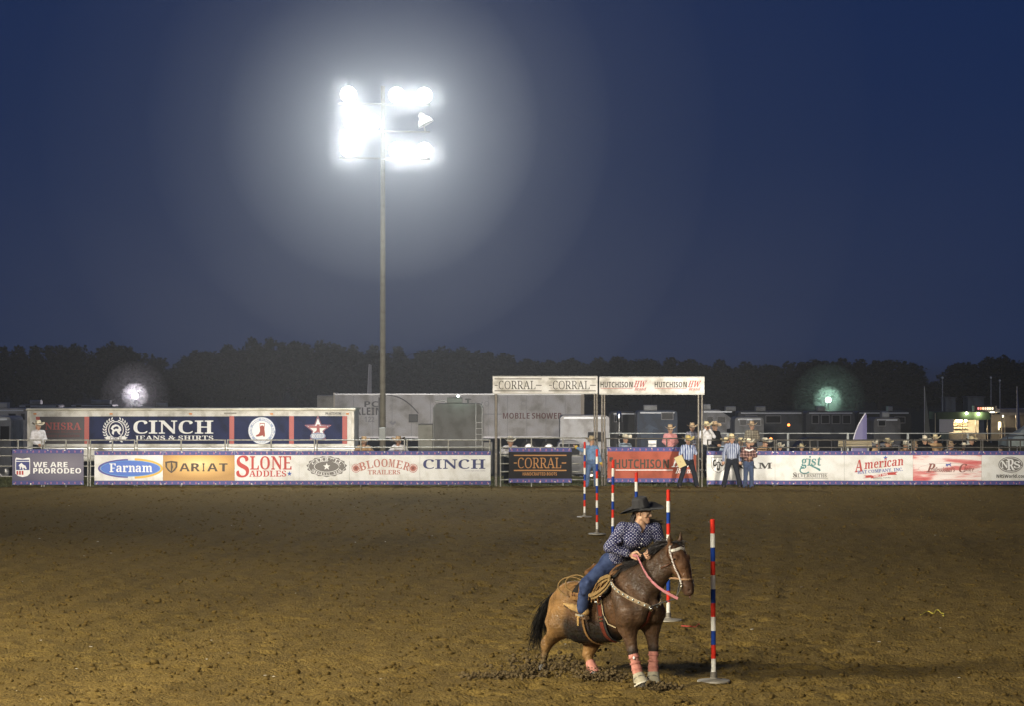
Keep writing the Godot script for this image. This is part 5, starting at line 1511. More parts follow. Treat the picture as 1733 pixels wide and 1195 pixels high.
# joints of a standing figure 1.62 m tall that faces +z; arms: [elbow, wrist] of each side
func pose(called: String) -> Dictionary:
	if poses.has(called): return poses[called]
	if head_std == null:
		head_std = head_field(1.0, Color(0.05, 0.03, 0.02), SKIN).build(0.006)
		hand_open = hand_field(1.0, 0.35, SKIN).build(0.006)
		hand_fist = hand_field(1.0, 1.05, SKIN).build(0.006)
		var bf := Field.new()
		bf.k0 = 0.02
		bf.cap(Vector3(0, 0.18, -0.01), Vector3(0, 0.05, -0.01), 0.05, 0.04).cap(Vector3(0, 0.045, -0.02), Vector3(0, 0.04, 0.1), 0.04, 0.034).cap(Vector3(0, 0.04, 0.1), Vector3(0, 0.032, 0.17), 0.034, 0.02)
		boot_std = bf.build(0.014, false)
	var hips := Vector3(0, 0.86, 0); var chest := Vector3(0, 1.18, 0.0); var neck := Vector3(0, 1.37, -0.01); var head := Vector3(0, 1.51, 0.01)
	var el := [Vector3(-0.25, 1.09, -0.02), Vector3(0.25, 1.09, -0.02)]
	var wr := [Vector3(-0.26, 0.85, 0.06), Vector3(0.26, 0.85, 0.06)]
	var spread := 0.0
	var look := Vector3(0, 0, 1)
	var fist := false
	match called:
		"folded":
			el = [Vector3(-0.25, 1.1, 0.03), Vector3(0.25, 1.1, 0.03)]
			wr = [Vector3(-0.04, 1.05, 0.2), Vector3(0.04, 1.03, 0.2)]
			fist = true
		"lean":   # bent forward over a rail, forearms crossed on it
			chest = Vector3(0, 1.12, 0.16); neck = Vector3(0, 1.25, 0.29); head = Vector3(0, 1.36, 0.36)
			el = [Vector3(-0.3, 1.05, 0.36), Vector3(0.3, 1.05, 0.36)]
			wr = [Vector3(-0.09, 1.05, 0.48), Vector3(0.09, 1.06, 0.48)]
		"camera":   # both hands lifted to the face
			el = [Vector3(-0.24, 1.18, 0.14), Vector3(0.24, 1.18, 0.14)]
			wr = [Vector3(-0.08, 1.42, 0.2), Vector3(0.08, 1.42, 0.2)]
			fist = true
		"phone":   # one hand at the face, a sheet in the other
			el = [Vector3(-0.26, 1.1, 0.02), Vector3(0.23, 1.12, 0.12)]
			wr = [Vector3(-0.3, 0.92, 0.16), Vector3(0.06, 1.38, 0.16)]
			spread = 0.09; fist = true
		"wide": spread = 0.07; fist = true
		"reach":   # one arm held out sideways
			el = [Vector3(-0.25, 1.09, -0.02), Vector3(0.33, 1.22, 0.02)]
			wr = [Vector3(-0.3, 0.86, 0.05), Vector3(0.5, 1.3, 0.08)]
			spread = 0.03
		"seated":   # upright, hands together low
			el = [Vector3(-0.24, 1.1, 0.02), Vector3(0.24, 1.1, 0.02)]
			wr = [Vector3(-0.07, 0.94, 0.2), Vector3(0.07, 0.94, 0.2)]
	var sh := [neck + Vector3(-0.165, -0.05, 0), neck + Vector3(0.165, -0.05, 0)]
	var hip := [hips + Vector3(-0.085, -0.02, 0), hips + Vector3(0.085, -0.02, 0)]
	var knee := [Vector3(-0.1 - spread, 0.46, 0.02), Vector3(0.1 + spread, 0.46, 0.02)]
	var ank := [Vector3(-0.11 - spread * 2.0, 0.08, -0.02), Vector3(0.11 + spread * 2.0, 0.08, -0.02)]
	var limbs := func(f: Field, grow: float, arms: bool, legs: bool, torso: bool):
		f.k0 = 0.05
		if torso:
			f.cap(hips + Vector3(0, 0.06, 0), chest, 0.115 + grow, 0.125 + grow, 0.78)
			f.cap(chest, neck + Vector3(0, -0.1, 0), 0.125 + grow, 0.1 + grow, 0.72)
			f.cap(sh[0], sh[1], 0.055 + grow, 0.055 + grow)
		if arms:
			for i in 2:
				f.cap(sh[i], el[i], 0.056 + grow, 0.042 + grow, 1.0, 0.02)
				f.cap(el[i], wr[i], 0.042 + grow, 0.03 + grow, 1.0, 0.02)
		if legs:
			f.cap(hips + Vector3(-0.05, 0, 0), hips + Vector3(0.05, 0, 0), 0.115 + grow, 0.115 + grow)
			for i in 2:
				f.cap(hip[i], knee[i], 0.085 + grow, 0.062 + grow, 1.0, 0.03)
				f.cap(knee[i], ank[i], 0.058 + grow, 0.045 + grow * 2.2, 1.0, 0.02)
	var body := Field.new()
	body.tint = SKIN
	limbs.call(body, 0.0, true, true, true)
	body.cap(neck + Vector3(0, -0.06, 0), head + Vector3(0, -0.08, -0.02), 0.06, 0.054, 1.0, 0.03)
	var bm := body.build(0.03)
	bm.add(head_std, Transform3D(Basis.from_euler(Vector3(0.12, 0, 0)), head))
	for i in 2:
		var h := hand_fist if fist else hand_open
		var xf := along(el[i], wr[i], Vector3(0, 0.2, 1))
		if i == 0: xf.basis = xf.basis * Basis.from_scale(Vector3(-1, 1, 1))
		xf.origin += (wr[i] - el[i]).normalized() * 0.03
		bm.add(h, xf)
	var shirt := Field.new()
	limbs.call(shirt, 0.016, true, false, true)
	shirt.cap(neck + Vector3(0, -0.05, -0.01), neck + Vector3(0, 0.0, -0.02), 0.07, 0.066)
	var pants := Field.new()
	limbs.call(pants, 0.016, false, true, false)
	var d := {"body": bm.mesh(), "shirt": shirt.build(0.026, false).mesh(), "trousers": pants.build(0.028, false).mesh(), "head": head, "ankles": ank, "wrists": wr, "hips": hips}
	poses[called] = d
	return d

var hat_meshes := []
var belt_mesh: ArrayMesh
func person(label: String, called: String, at: Vector3, turn: float, tall: float, shirt: Material, trousers: Material, hat: Material, group := "", tilt := 0.0, kind := 0) -> Node3D:
	var d := pose(called)
	if hat_meshes.is_empty():
		hat_meshes = [hat_mb(0.13, 0.115, 0.055).mesh(), hat_mb(0.12, 0.125, 0.075).mesh(), hat_mb(0.14, 0.13, 0.03).mesh(), hat_band().mesh(), boot_std.mesh()]
		belt_mesh = MB.new().lathe([Vector2(0.127, -0.02), Vector2(0.131, -0.016), Vector2(0.131, 0.016), Vector2(0.127, 0.02)], 16, Transform3D(Basis.from_scale(Vector3(1.3, 1, 1.0)), Vector3.ZERO)).mesh()
	var t := thing("person", label, "person", at, turn, group)
	t.scale = Vector3.ONE * tall / 1.62
	part(t, "body", d.body, skin)
	part(t, "shirt", d.shirt, shirt)
	part(t, "trousers", d.trousers, trousers)
	part(t, "belt", belt_mesh, mat(0.05, 0.03, 0.015, 0.5), d.hips + Vector3(0, 0.06, 0))
	for a: Vector3 in d.ankles: part(t, "boot", hat_meshes[4], mat(0.06, 0.035, 0.02, 0.5), Vector3(a.x, 0, a.z + 0.01))
	if hat:
		var h := part(t, "hat", hat_meshes[kind], hat, d.head + Vector3(0, 0.075, -0.005))
		h.rotation = Vector3(-0.05 + tilt, 0, 0.03)
		h.scale = Vector3(1.14, 1.1, 1.14)
		part(h, "hat_band", hat_meshes[3], mat(0.1, 0.07, 0.04, 0.6))
	return t

func make_people() -> void:
	skin = vmat(0.5, 0.4)
	var straw := worn(0.74, 0.64, 0.4, 0.7, 0.0, 3.0); var pale := worn(0.8, 0.74, 0.58, 0.7, 0.0, 3.0); var yellow := worn(0.62, 0.5, 0.2, 0.7, 0.0, 3.0); var tan := worn(0.55, 0.4, 0.25, 0.7, 0.0, 3.0); var cream := worn(0.82, 0.76, 0.6, 0.7, 0.0, 3.0); var black := mat(0.015, 0.014, 0.014, 0.7)
	var white := worn(0.68, 0.68, 0.72, 0.8, 0.0, 2.0); var blue := worn(0.16, 0.27, 0.46, 0.85, 0.0, 2.0); var pink := worn(0.6, 0.27, 0.27, 0.85, 0.0, 2.0); var dk := worn(0.02, 0.02, 0.025, 0.8, 0.0, 2.0); var sky := worn(0.36, 0.45, 0.55, 0.85, 0.0, 2.0); var rust := worn(0.45, 0.3, 0.17, 0.85, 0.0, 2.0)
	var stripe := cloth("stripes", lin(0.05, 0.075, 0.2), lin(0.5, 0.55, 0.65), 0.075); var stripe2 := cloth("stripes", lin(0.06, 0.08, 0.16), lin(0.42, 0.46, 0.55), 0.06)
	var plaid := cloth("plaid", lin(0.1, 0.1, 0.12), lin(0.4, 0.38, 0.42), 0.09); var brown := cloth("plaid", lin(0.1, 0.085, 0.06), lin(0.3, 0.26, 0.2), 0.09); var maroon := cloth("plaid", lin(0.03, 0.012, 0.012), lin(0.4, 0.25, 0.22), 0.1)
	var jean := worn(0.06, 0.085, 0.16, 0.85, 0.0, 2.0); var jean2 := worn(0.1, 0.16, 0.3, 0.85, 0.0, 2.0); var dark := worn(0.02, 0.024, 0.035, 0.85, 0.0, 2.0)
	# in the arena, in front of the banners
	var p := person("man in a blue shirt and straw hat, back to us, reaching for the gate", "reach", Vector3(X(1001, 75.2), 0, -75.2), PI - 0.25, 1.5, blue, jean2, worn(0.45, 0.37, 0.24, 0.7, 0.0, 3.0))
	var glove := MB.new()
	for w: Vector3 in pose("reach").wrists: glove.ball(w + (w - Vector3(signf(w.x) * 0.27, 1.15, 0)).normalized() * 0.05, Vector3(0.05, 0.07, 0.045))
	part(p, "work_glove", glove, mat(0.6, 0.42, 0.05, 0.8))
	p = person("person in a blue striped shirt and yellow hat holding a sheet at the red banner", "phone", Vector3(X(1164, 75.0), 0, -75.0), 0.15, 1.53, stripe, dark, yellow, "", 0.1, 1)
	var sheet_at: Vector3 = pose("phone").wrists[0]
	part(p, "paper_sheet", MB.new().box(sheet_at + Vector3(-0.02, -0.06, 0.12), Vector3(0.3, 0.38, 0.012), Basis.from_euler(Vector3(-0.3, 0.3, 0.35))), mat(0.62, 0.52, 0.26, 0.8))
	part(p, "phone_in_hand", MB.new().rbox(pose("phone").wrists[1] + Vector3(-0.02, 0.08, 0.06), Vector3(0.07, 0.14, 0.012), 0.004), black)
	person("person in a blue and white striped shirt standing wide before the ram banner", "wide", Vector3(X(1238, 75.0), 0, -75.0), -0.12, 1.58, stripe2, dark, straw, "", 0.0, 1)
	p = person("woman in a dark plaid shirt and flared jeans, hands clasped, beside the striped shirt", "folded", Vector3(X(1266, 74.7), 0, -74.7), 0.1, 1.46, maroon, jean, cream, "", 0.05, 1)
	part(p, "yoke", MB.new().tube([Vector3(-0.14, 1.32, 0.08), Vector3(0, 1.27, 0.145), Vector3(0.14, 1.32, 0.08)], [0.03, 0.035, 0.03], 8), mat(0.7, 0.68, 0.66, 0.7))
	for a: Vector3 in pose("folded").ankles: part(p, "trouser_flare", MB.new().lathe([Vector2(0.085, 0.03), Vector2(0.075, 0.15), Vector2(0.06, 0.3)], 10, Transform3D(Basis(), Vector3(a.x, 0, a.z))), jean)
	# behind the fence
	var g := "onlookers behind the banner fence"
	var far := [
		[66, 712, 78.2, "seated", 0.5, white, dark, pale, 0, "man in a white shirt and pale hat, raised above the purple banner"],
		[612, 739, 77.6, "lean", 0.3, rust, dark, tan, 0, "onlooker in rust leaning low by the trailer corner"],
		[681, 738, 77.4, "lean", -0.3, white, jean, tan, 1, "onlooker in white leaning on the rail right of the mast"],
		[862, 739, 76.7, "lean", 0.1, white, dark, pale, 0, "onlooker in white with arms crossed on the black gate"],
		[1058, 735, 78.0, "seated", 0.5, sky, jean, cream, 1, "onlooker in pale blue with a cream hat behind the red banner's dark lettering"],
		[1134, 719, 84.0, "seated", 0.0, pink, dark, tan, 0, "onlooker in a pink shirt and tan hat above the red banner"],
		[1171, 716, 84.5, "seated", 0.1, plaid, dark, tan, 0, "onlooker in grey plaid and tan hat just left of the gate upright"],
		[1195, 713, 80.5, "camera", 0.1, white, dark, straw, 1, "onlooker in a pale shirt raising a camera beside the gate upright"],
		[1209, 714, 81.5, "seated", 0.6, dk, dark, tan, 0, "onlooker in dark clothes and tan hat beside the one with a camera"],
		[1272, 713, 85.0, "seated", -0.1, brown, dark, tan, 0, "man in a brown plaid shirt standing behind the hatted group"],
		[1229, 740, 77.2, "seated", -0.4, sky, dark, straw, 1, "onlooker half hidden behind the striped shirt at the ram banner"],
		[1253, 741, 77.4, "seated", 0.3, sky, dark, straw, 1, "onlooker showing between the striped shirt and the plaid woman"],
		[1284, 741, 77.2, "lean", 0.5, rust, dark, cream, 1, "onlooker bending over the rail right of the plaid woman"],
		[1319, 750, 77.5, "seated", 0.2, dk, dark, cream, 0, "onlooker in a cream hat peeking over the seam before the teal script"],
		[1356, 751, 77.5, "seated", -0.2, dk, dark, straw, 1, "onlooker in a straw hat peeking over the left of the teal script"],
		[1373, 757, 77.8, "lean", 0.2, rust, dark, tan, 0, "onlooker bowed low above the teal script"],
		[1485, 744, 77.6, "seated", -0.5, rust, dark, cream, 1, "onlooker in a cream hat, first behind the beige board's end"],
		[1495, 742, 77.3, "lean", 0.2, dk, dark, straw, 0, "onlooker leaning beside the cream hat at the red script banner"],
		[1523, 747, 77.3, "lean", 0.4, rust, dark, cream, 2, "onlooker in rust with a flat cream hat over the red script banner's end"],
		[1508, 748, 78.6, "lean", -0.4, plaid, dark, straw, 0, "onlooker in plaid between the two cream hats over the red script banner"],
		[1573, 743, 79.2, "seated", 0.3, sky, dark, pale, 0, "onlooker in pale blue behind the child in the wide hat"],
		[1626, 749, 78.4, "lean", 0.1, rust, dark, cream, 1, "onlooker in rust over the east end of the red cloud banner"],
		[1550, 747, 77.4, "lean", -0.3, dk, dark, tan, 0, "onlooker in a tan hat at the seam before the red cloud banner"],
		[1564, 738, 78.0, "seated", 0.1, dk, dark, cream, 2, "child in a wide cream hat over the red cloud banner"],
		[1582, 735, 78.3, "seated", -0.1, rust, dark, straw, 1, "tallest of the hats over the red cloud banner"],
		[1597, 746, 77.5, "lean", 0.3, dk, dark, black, 0, "onlooker in a black hat beside the tall straw hat"],
		[1609, 747, 77.3, "lean", -0.2, plaid, dark, tan, 0, "onlooker in plaid resting an arm over the red cloud banner"],
		[1643, 739, 77.8, "folded", 0.2, dk, dark, straw, 0, "onlooker in a black shirt and straw hat at the last seam"],
		[1692, 754, 78.0, "seated", 0.0, dk, dark, black, 1, "onlooker in a black hat low over the dark oval banner"]]
	for f in far:
		var hat_top: float = 1.51 + 0.075 + 0.13
		if f[3] == "lean": hat_top = 1.36 + 0.2
		var tall: float = 1.58
		var y: float = Y(f[1], f[2]) - hat_top * tall / 1.62
		if y < 0.06:   # the short ones stand on the ground
			tall += y * 1.62 / hat_top
			y = 0.0
		var o := person(f[9], f[3], Vector3(X(f[0], f[2]), y, -f[2]), f[4], tall, f[5], f[6], f[7], g, 0.06, f[8])
		# what lifts (or lowers) them: a step, a rail board or the slope
		if y > 0.06:
			part(o, "step", MB.new().box(Vector3(0, -0.03, 0.0), Vector3(0.5, 0.06, 0.4)), mat(0.05, 0.045, 0.04, 0.8))
			part(o, "step_support", MB.new().box(Vector3(0, -0.03 - y / 2 * 1.62 / tall, 0), Vector3(0.1, y, 0.1)), mat(0.05, 0.045, 0.04, 0.8))
		if f[3] == "camera": part(o, "camera", MB.new().rbox(Vector3(0, 1.49, 0.2), Vector3(0.13, 0.085, 0.07), 0.01).lathe([Vector2(0.035, 0), Vector2(0.035, 0.08), Vector2(0, 0.08)], 10, Transform3D(Basis(Vector3.RIGHT, PI / 2), Vector3(0, 1.49, 0.23))), black)

# ---------------------------------------------------------------- horse and rider; local axes: x forward, y up, z to the horse's right
var hf: Field
func strap(m: MB, pts: Array, w: float, thick: float, across: Array = []) -> void:
	# a flat band through pts; across: the width direction at each point
	var n := pts.size()
	var first := m.v.size()
	for i in n:
		var t: Vector3 = ((pts[mini(i + 1, n - 1)] - pts[maxi(i - 1, 0)]) as Vector3).normalized()
		var a: Vector3 = across[i] if across.size() == n else across[0]
		a = (a - t * a.dot(t)).normalized()
		var o := t.cross(a)
		for k in 4:
			var s := -1.0 if k == 0 or k == 3 else 1.0
			var h := 1.0 if k < 2 else -1.0
			m.vert(pts[i] + a * w / 2 * s + o * thick / 2 * h, (o * h + a * s * 0.35).normalized(), Vector2(k / 3.0, i))
	for i in n - 1:
		for k in 4:
			var a := first + i * 4 + k
			var b := first + i * 4 + (k + 1) % 4
			m.tri(a, b, b + 4); m.tri(a, b + 4, a + 4)
# points on the horse seen from a spine point, over an arc of angles (0 = up, positive = right side)
func arc(x: float, cy: float, a0: float, a1: float, n: int, lift: float, dx := 0.0) -> Array:
	var o := []
	for i in n + 1:
		var a := deg_to_rad(lerpf(a0, a1, float(i) / n))
		o.append(hf.hit(Vector3(x + dx * i / n, cy, 0), Vector3(0, cos(a), sin(a)), 0.95, lift))
	return o
func strands(m: MB, root: Vector3, dir: Vector3, length: float, w: float, drop: float, rng: RandomNumberGenerator) -> void:
	var pts := []
	var rad := []
	var p := root
	var d := dir.normalized()
	for i in 6:
		pts.append(p); rad.append(w * (1.0 - i / 5.5))
		d = (d + Vector3(rng.randf_range(-0.12, 0.12), -drop, rng.randf_range(-0.12, 0.12))).normalized()
		p += d * length / 5.0
	m.tube(pts, rad, 4, false)

func make_horse() -> void:
	var turn := deg_to_rad(-57.0)
	var t := thing("horse", "wet bay horse turning hard round the end post, hindquarters sunk low", "horse", horse_at, turn)
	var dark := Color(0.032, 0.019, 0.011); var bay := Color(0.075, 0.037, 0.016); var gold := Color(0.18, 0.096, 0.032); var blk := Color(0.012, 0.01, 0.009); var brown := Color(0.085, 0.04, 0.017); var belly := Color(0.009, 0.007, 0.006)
	hf = Field.new()
	var f := hf
	f.side = Vector3(0, 0, 1); f.k0 = 0.09
	var V := func(a: float, b: float, c: float) -> Vector3: return Vector3(a, b, c)
	f.tint = bay
	f.cap(V.call(-0.36, 0.74, 0), V.call(0.36, 0.88, 0), 0.325, 0.31, 1.25)
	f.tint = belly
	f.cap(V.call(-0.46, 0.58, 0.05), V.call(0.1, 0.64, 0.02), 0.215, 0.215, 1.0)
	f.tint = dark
	f.cap(V.call(0.05, 1.05, 0), V.call(0.44, 1.19, 0), 0.13, 0.10, 1.3)
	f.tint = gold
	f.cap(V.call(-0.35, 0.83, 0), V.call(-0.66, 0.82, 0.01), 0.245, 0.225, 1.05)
	f.cap(V.call(-0.60, 0.86, 0.11), V.call(-0.68, 0.60, 0.17), 0.19, 0.165)
	f.cap(V.call(-0.78, 0.78, 0.11), V.call(-0.80, 0.58, 0.17), 0.15, 0.12)
	f.cap(V.call(-0.70, 0.56, 0.19), V.call(-0.945, 0.33, 0.20), 0.148, 0.068)
	f.cap(V.call(-0.955, 0.345, 0.20), V.call(-0.97, 0.28, 0.20), 0.056, 0.052, 1.0, 0.05)
	f.tint = Color(0.13, 0.08, 0.035)
	f.cap(V.call(-0.965, 0.28, 0.20), V.call(-1.0, 0.11, 0.215), 0.043, 0.038, 1.0, 0.03)
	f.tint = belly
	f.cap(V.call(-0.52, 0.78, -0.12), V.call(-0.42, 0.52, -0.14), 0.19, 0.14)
	f.tint = gold
	f.cap(V.call(-0.43, 0.46, -0.13), V.call(-0.49, 0.23, -0.06), 0.118, 0.066)
	f.cap(V.call(-0.495, 0.22, -0.055), V.call(-0.39, 0.075, -0.05), 0.05, 0.042, 1.0, 0.03)
	f.tint = Color(0.06, 0.033, 0.017)
	f.cap(V.call(0.36, 0.95, 0), V.call(0.64, 0.87, 0), 0.285, 0.19, 1.12)
	f.tint = Color(0.07, 0.037, 0.018)
	f.cap(V.call(0.47, 1.06, 0.15), V.call(0.64, 0.80, 0.17), 0.13, 0.125)
	f.cap(V.call(0.47, 1.06, -0.15), V.call(0.64, 0.80, -0.17), 0.13, 0.125)
	f.cap(V.call(0.64, 0.80, 0.16), V.call(0.58, 0.66, 0.15), 0.13, 0.115)
	f.cap(V.call(0.57, 0.70, 0.15), V.call(0.63, 0.40, 0.122), 0.108, 0.058, 1.0, 0.05)
	f.cap(V.call(0.60, 0.76, -0.17), V.call(0.60, 0.64, -0.16), 0.12, 0.10)
	f.cap(V.call(0.60, 0.66, -0.16), V.call(0.65, 0.42, -0.152), 0.098, 0.056, 1.0, 0.05)
	f.tint = blk
	f.cap(V.call(0.64, 0.385, 0.12), V.call(0.645, 0.345, 0.118), 0.058, 0.054, 1.0, 0.03)
	f.cap(V.call(0.648, 0.34, 0.118), V.call(0.71, 0.15, 0.102), 0.043, 0.04, 1.0, 0.02)
	f.cap(V.call(0.71, 0.14, 0.102), V.call(0.752, 0.06, 0.09), 0.047, 0.045, 1.0, 0.02)
	f.cap(V.call(0.655, 0.40, -0.152), V.call(0.66, 0.36, -0.15), 0.056, 0.052, 1.0, 0.03)
	f.cap(V.call(0.662, 0.355, -0.148), V.call(0.69, 0.15, -0.122), 0.042, 0.039, 1.0, 0.02)
	f.cap(V.call(0.69, 0.14, -0.122), V.call(0.703, 0.06, -0.112), 0.046, 0.045, 1.0, 0.02)
	# neck
	f.k0 = 0.07
	f.tint = Color(0.045, 0.025, 0.013)
	f.cap(V.call(0.40, 1.02, 0), V.call(0.76, 1.24, -0.06), 0.25, 0.17, 1.55)
	f.cap(V.call(0.76, 1.24, -0.06), V.call(1.03, 1.475, -0.135), 0.168, 0.115, 1.45)
	f.cap(V.call(0.66, 1.0, -0.02), V.call(1.0, 1.34, -0.12), 0.14, 0.085, 1.3)
	# head
	f.k0 = 0.035
	f.tint = brown
	f.cap(V.call(1.06, 1.51, -0.145), V.call(1.15, 1.36, -0.165), 0.098, 0.092, 1.05)
	f.cap(V.call(1.05, 1.40, -0.15), V.call(1.115, 1.27, -0.17), 0.098, 0.07, 1.35)
	f.cap(V.call(1.15, 1.36, -0.165), V.call(1.225, 1.13, -0.20), 0.08, 0.056)
	f.tint = Color(0.07, 0.038, 0.022)
	f.cap(V.call(1.225, 1.11, -0.205), V.call(1.238, 1.075, -0.21), 0.060, 0.056)
	f.cap(V.call(1.185, 1.08, -0.2), V.call(1.20, 1.055, -0.205), 0.038, 0.03)
	f.tint = brown
	for s: float in [-1.0, 1.0]:
		f.cap(V.call(1.165, 1.44, -0.158 + s * 0.082), V.call(1.175, 1.41, -0.16 + s * 0.078), 0.03, 0.024, 1.0, 0.025)
		f.cap(V.call(1.15, 1.33, -0.17 + s * 0.075), V.call(1.19, 1.22, -0.185 + s * 0.05), 0.016, 0.012, 1.0, 0.03)
		f.cap(V.call(1.055, 1.575, -0.145 + s * 0.055), V.call(1.065, 1.635, -0.145 + s * 0.075), 0.03, 0.024, 1.0, 0.02)
		f.tint = Color(0.05, 0.025, 0.012)
		f.cap(V.call(1.065, 1.635, -0.145 + s * 0.075), V.call(1.075, 1.71, -0.145 + s * 0.07), 0.024, 0.006, 1.0, 0.01)
		f.tint = brown
		f.cap(V.call(1.10, 1.60, -0.145 + s * 0.068), V.call(1.1, 1.67, -0.145 + s * 0.072), 0.016, 0.006, 1.0, 0.008, true)
		f.cap(V.call(1.285, 1.09, -0.212 + s * 0.034), V.call(1.275, 1.075, -0.212 + s * 0.036), 0.014, 0.011, 1.0, 0.008, true)
	f.cap(V.call(1.265, 1.045, -0.27), V.call(1.265, 1.047, -0.15), 0.006, 0.006, 1.0, 0.008, true)
	# muscle hollows: behind the shoulder, along the neck, at stifle, gaskin and breast
	f.k0 = 0.05
	for q in [[V.call(0.36, 1.12, 0.27), V.call(0.44, 0.66, 0.31), 0.03], [V.call(0.42, 1.22, 0.2), V.call(0.72, 0.98, 0.235), 0.026], [V.call(0.66, 1.12, 0.175), V.call(0.98, 1.36, 0.01), 0.02], [V.call(-0.40, 0.88, 0.33), V.call(-0.46, 0.56, 0.36), 0.03], [V.call(-0.80, 0.80, 0.29), V.call(-0.76, 0.50, 0.325), 0.02], [V.call(-0.86, 0.50, 0.27), V.call(-0.93, 0.36, 0.245), 0.016],
			[V.call(0.86, 0.98, 0.0), V.call(0.80, 0.72, -0.005), 0.022], [V.call(0.60, 0.62, 0.265), V.call(0.645, 0.44, 0.20), 0.014], [V.call(0.66, 0.62, -0.03), V.call(0.69, 0.46, -0.085), 0.014], [V.call(-0.05, 0.98, 0.345), V.call(0.12, 0.62, 0.345), 0.02], [V.call(1.10, 1.36, -0.06), V.call(1.17, 1.22, -0.105), 0.014]]:
		f.cap(q[0], q[1], q[2] * 1.5, q[2], 1.0, 0.08, true)
	f.tint = Color(0.062, 0.036, 0.019)
	f.cap(V.call(0.52, 0.98, 0.235), V.call(0.66, 0.83, 0.235), 0.06, 0.055, 1.0, 0.06)
	f.cap(V.call(0.76, 0.86, 0.09), V.call(0.74, 0.76, 0.1), 0.075, 0.06, 1.0, 0.06)
	f.cap(V.call(0.76, 0.86, -0.09), V.call(0.74, 0.76, -0.1), 0.075, 0.06, 1.0, 0.06)
	var coat := vmat(1.0, 0.4)
	coat.roughness_texture = ntex(0.025, 256, 4, 42, grad([[0.0, Color(0.3, 0.3, 0.3)], [0.45, Color(0.5, 0.5, 0.5)], [0.6, Color(0.8, 0.8, 0.8)], [1.0, Color(0.95, 0.95, 0.95)]]))
	coat.heightmap_enabled = true
	coat.heightmap_texture = ntex(0.03, 256, 4, 41)
	coat.heightmap_scale = 0.9
	coat.uv1_triplanar = true; coat.uv1_scale = Vector3(3, 3, 3)
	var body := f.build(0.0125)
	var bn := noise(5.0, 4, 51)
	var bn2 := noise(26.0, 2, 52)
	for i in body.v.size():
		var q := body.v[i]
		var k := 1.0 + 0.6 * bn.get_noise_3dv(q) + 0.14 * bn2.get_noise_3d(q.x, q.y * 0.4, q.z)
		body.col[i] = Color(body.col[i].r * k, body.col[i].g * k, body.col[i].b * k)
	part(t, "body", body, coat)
	for s: float in [-1.0, 1.0]:
		part(t, "eye", MB.new().ball(Vector3(1.172, 1.427, -0.16 + s * 0.094), Vector3(0.02, 0.02, 0.016), 8, 10), mat(0.006, 0.004, 0.003, 0.08))
	var hoofm := mat(0.06, 0.05, 0.04, 0.55)
	for q in [[Vector3(0.775, 0.0, 0.085), 0.25], [Vector3(0.712, -0.012, -0.11), 0.2], [Vector3(-1.0, 0.02, 0.22), 0.0], [Vector3(-0.345, 0.0, -0.05), 0.4]]:
		var xf := Transform3D(Basis(Vector3(0, 0, 1), -q[1]), q[0])
		part(t, "hoof", MB.new().lathe([Vector2(0, -0.012), Vector2(0.068, -0.012), Vector2(0.07, 0.0), Vector2(0.055, 0.055), Vector2(0.045, 0.07)], 14, xf), hoofm)
	# mane, forelock, tail
	var rng := RandomNumberGenerator.new(); rng.seed = 8
	var m := MB.new()
	for i in 900:
		var u := rng.randf()
		var c := Vector3(lerpf(0.44, 1.04, u), 0, 0)
		c.y = lerpf(1.12, 1.5, pow(u, 1.1)); c.z = lerpf(0.0, -0.14, u)
		var side := rng.randf_range(-0.5, 0.75)
		var p := hf.hit(c, Vector3(-0.45 + 0.1 * u, 1, side * 0.35).normalized(), 0.5, 0.0)
		strands(m, p - Vector3(0, 0.01, 0), Vector3(-0.55 + rng.randf_range(-0.3, 0.2), rng.randf_range(0.2, 0.9), rng.randf_range(-0.9, 1.1)), rng.randf_range(0.12, 0.24), 0.0075, 0.26, rng)
	part(t, "mane", m, mat(0.012, 0.009, 0.008, 0.5))
	m = MB.new()
	for i in 70:
		var p := Vector3(1.07 + rng.randf_range(-0.02, 0.05), 1.60 + rng.randf_range(-0.02, 0.02), -0.145 + rng.randf_range(-0.06, 0.06))
		strands(m, p, Vector3(rng.randf_range(0.3, 1.0), rng.randf_range(-0.2, 0.5), rng.randf_range(-1.0, 1.0)), rng.randf_range(0.07, 0.15), 0.004, 0.3, rng)
	part(t, "forelock", m, mat(0.014, 0.01, 0.008, 0.5))
	m = MB.new()
	var tail := [Vector3(-0.86, 0.93, 0.03), Vector3(-0.97, 0.86, 0.10), Vector3(-1.04, 0.72, 0.19), Vector3(-1.06, 0.55, 0.24), Vector3(-1.05, 0.38, 0.25)]
	m.tube([tail[0], tail[1], tail[2], tail[2].lerp(tail[3], 0.6)], [0.04, 0.045, 0.04, 0.01], 8)
	for i in 420:
		var u := rng.randf() * 0.75
		var k := int(u * 4.0)
		var p: Vector3 = tail[k].lerp(tail[k + 1], u * 4.0 - k)
		var d: Vector3 = (tail[mini(k + 2, 4)] - tail[k]).normalized()
		p += Vector3(rng.randfn(), rng.randfn() * 0.3, rng.randfn()) * 0.022
		strands(m, p, d + Vector3(rng.randfn(), rng.randfn() * 0.5, rng.randfn()) * 0.16, rng.randf_range(0.22, 0.5), 0.005, 0.12, rng)
	part(t, "tail", m, mat(0.008, 0.007, 0.006, 0.8, 0.0, 0.2))
	# leg wraps and bell boots
	var wrap := worn(0.55, 0.24, 0.19, 0.75, 0.0, 6.0); var bell := worn(0.42, 0.38, 0.28, 0.7, 0.0, 5.0); var edge := worn(0.62, 0.58, 0.48, 0.6)
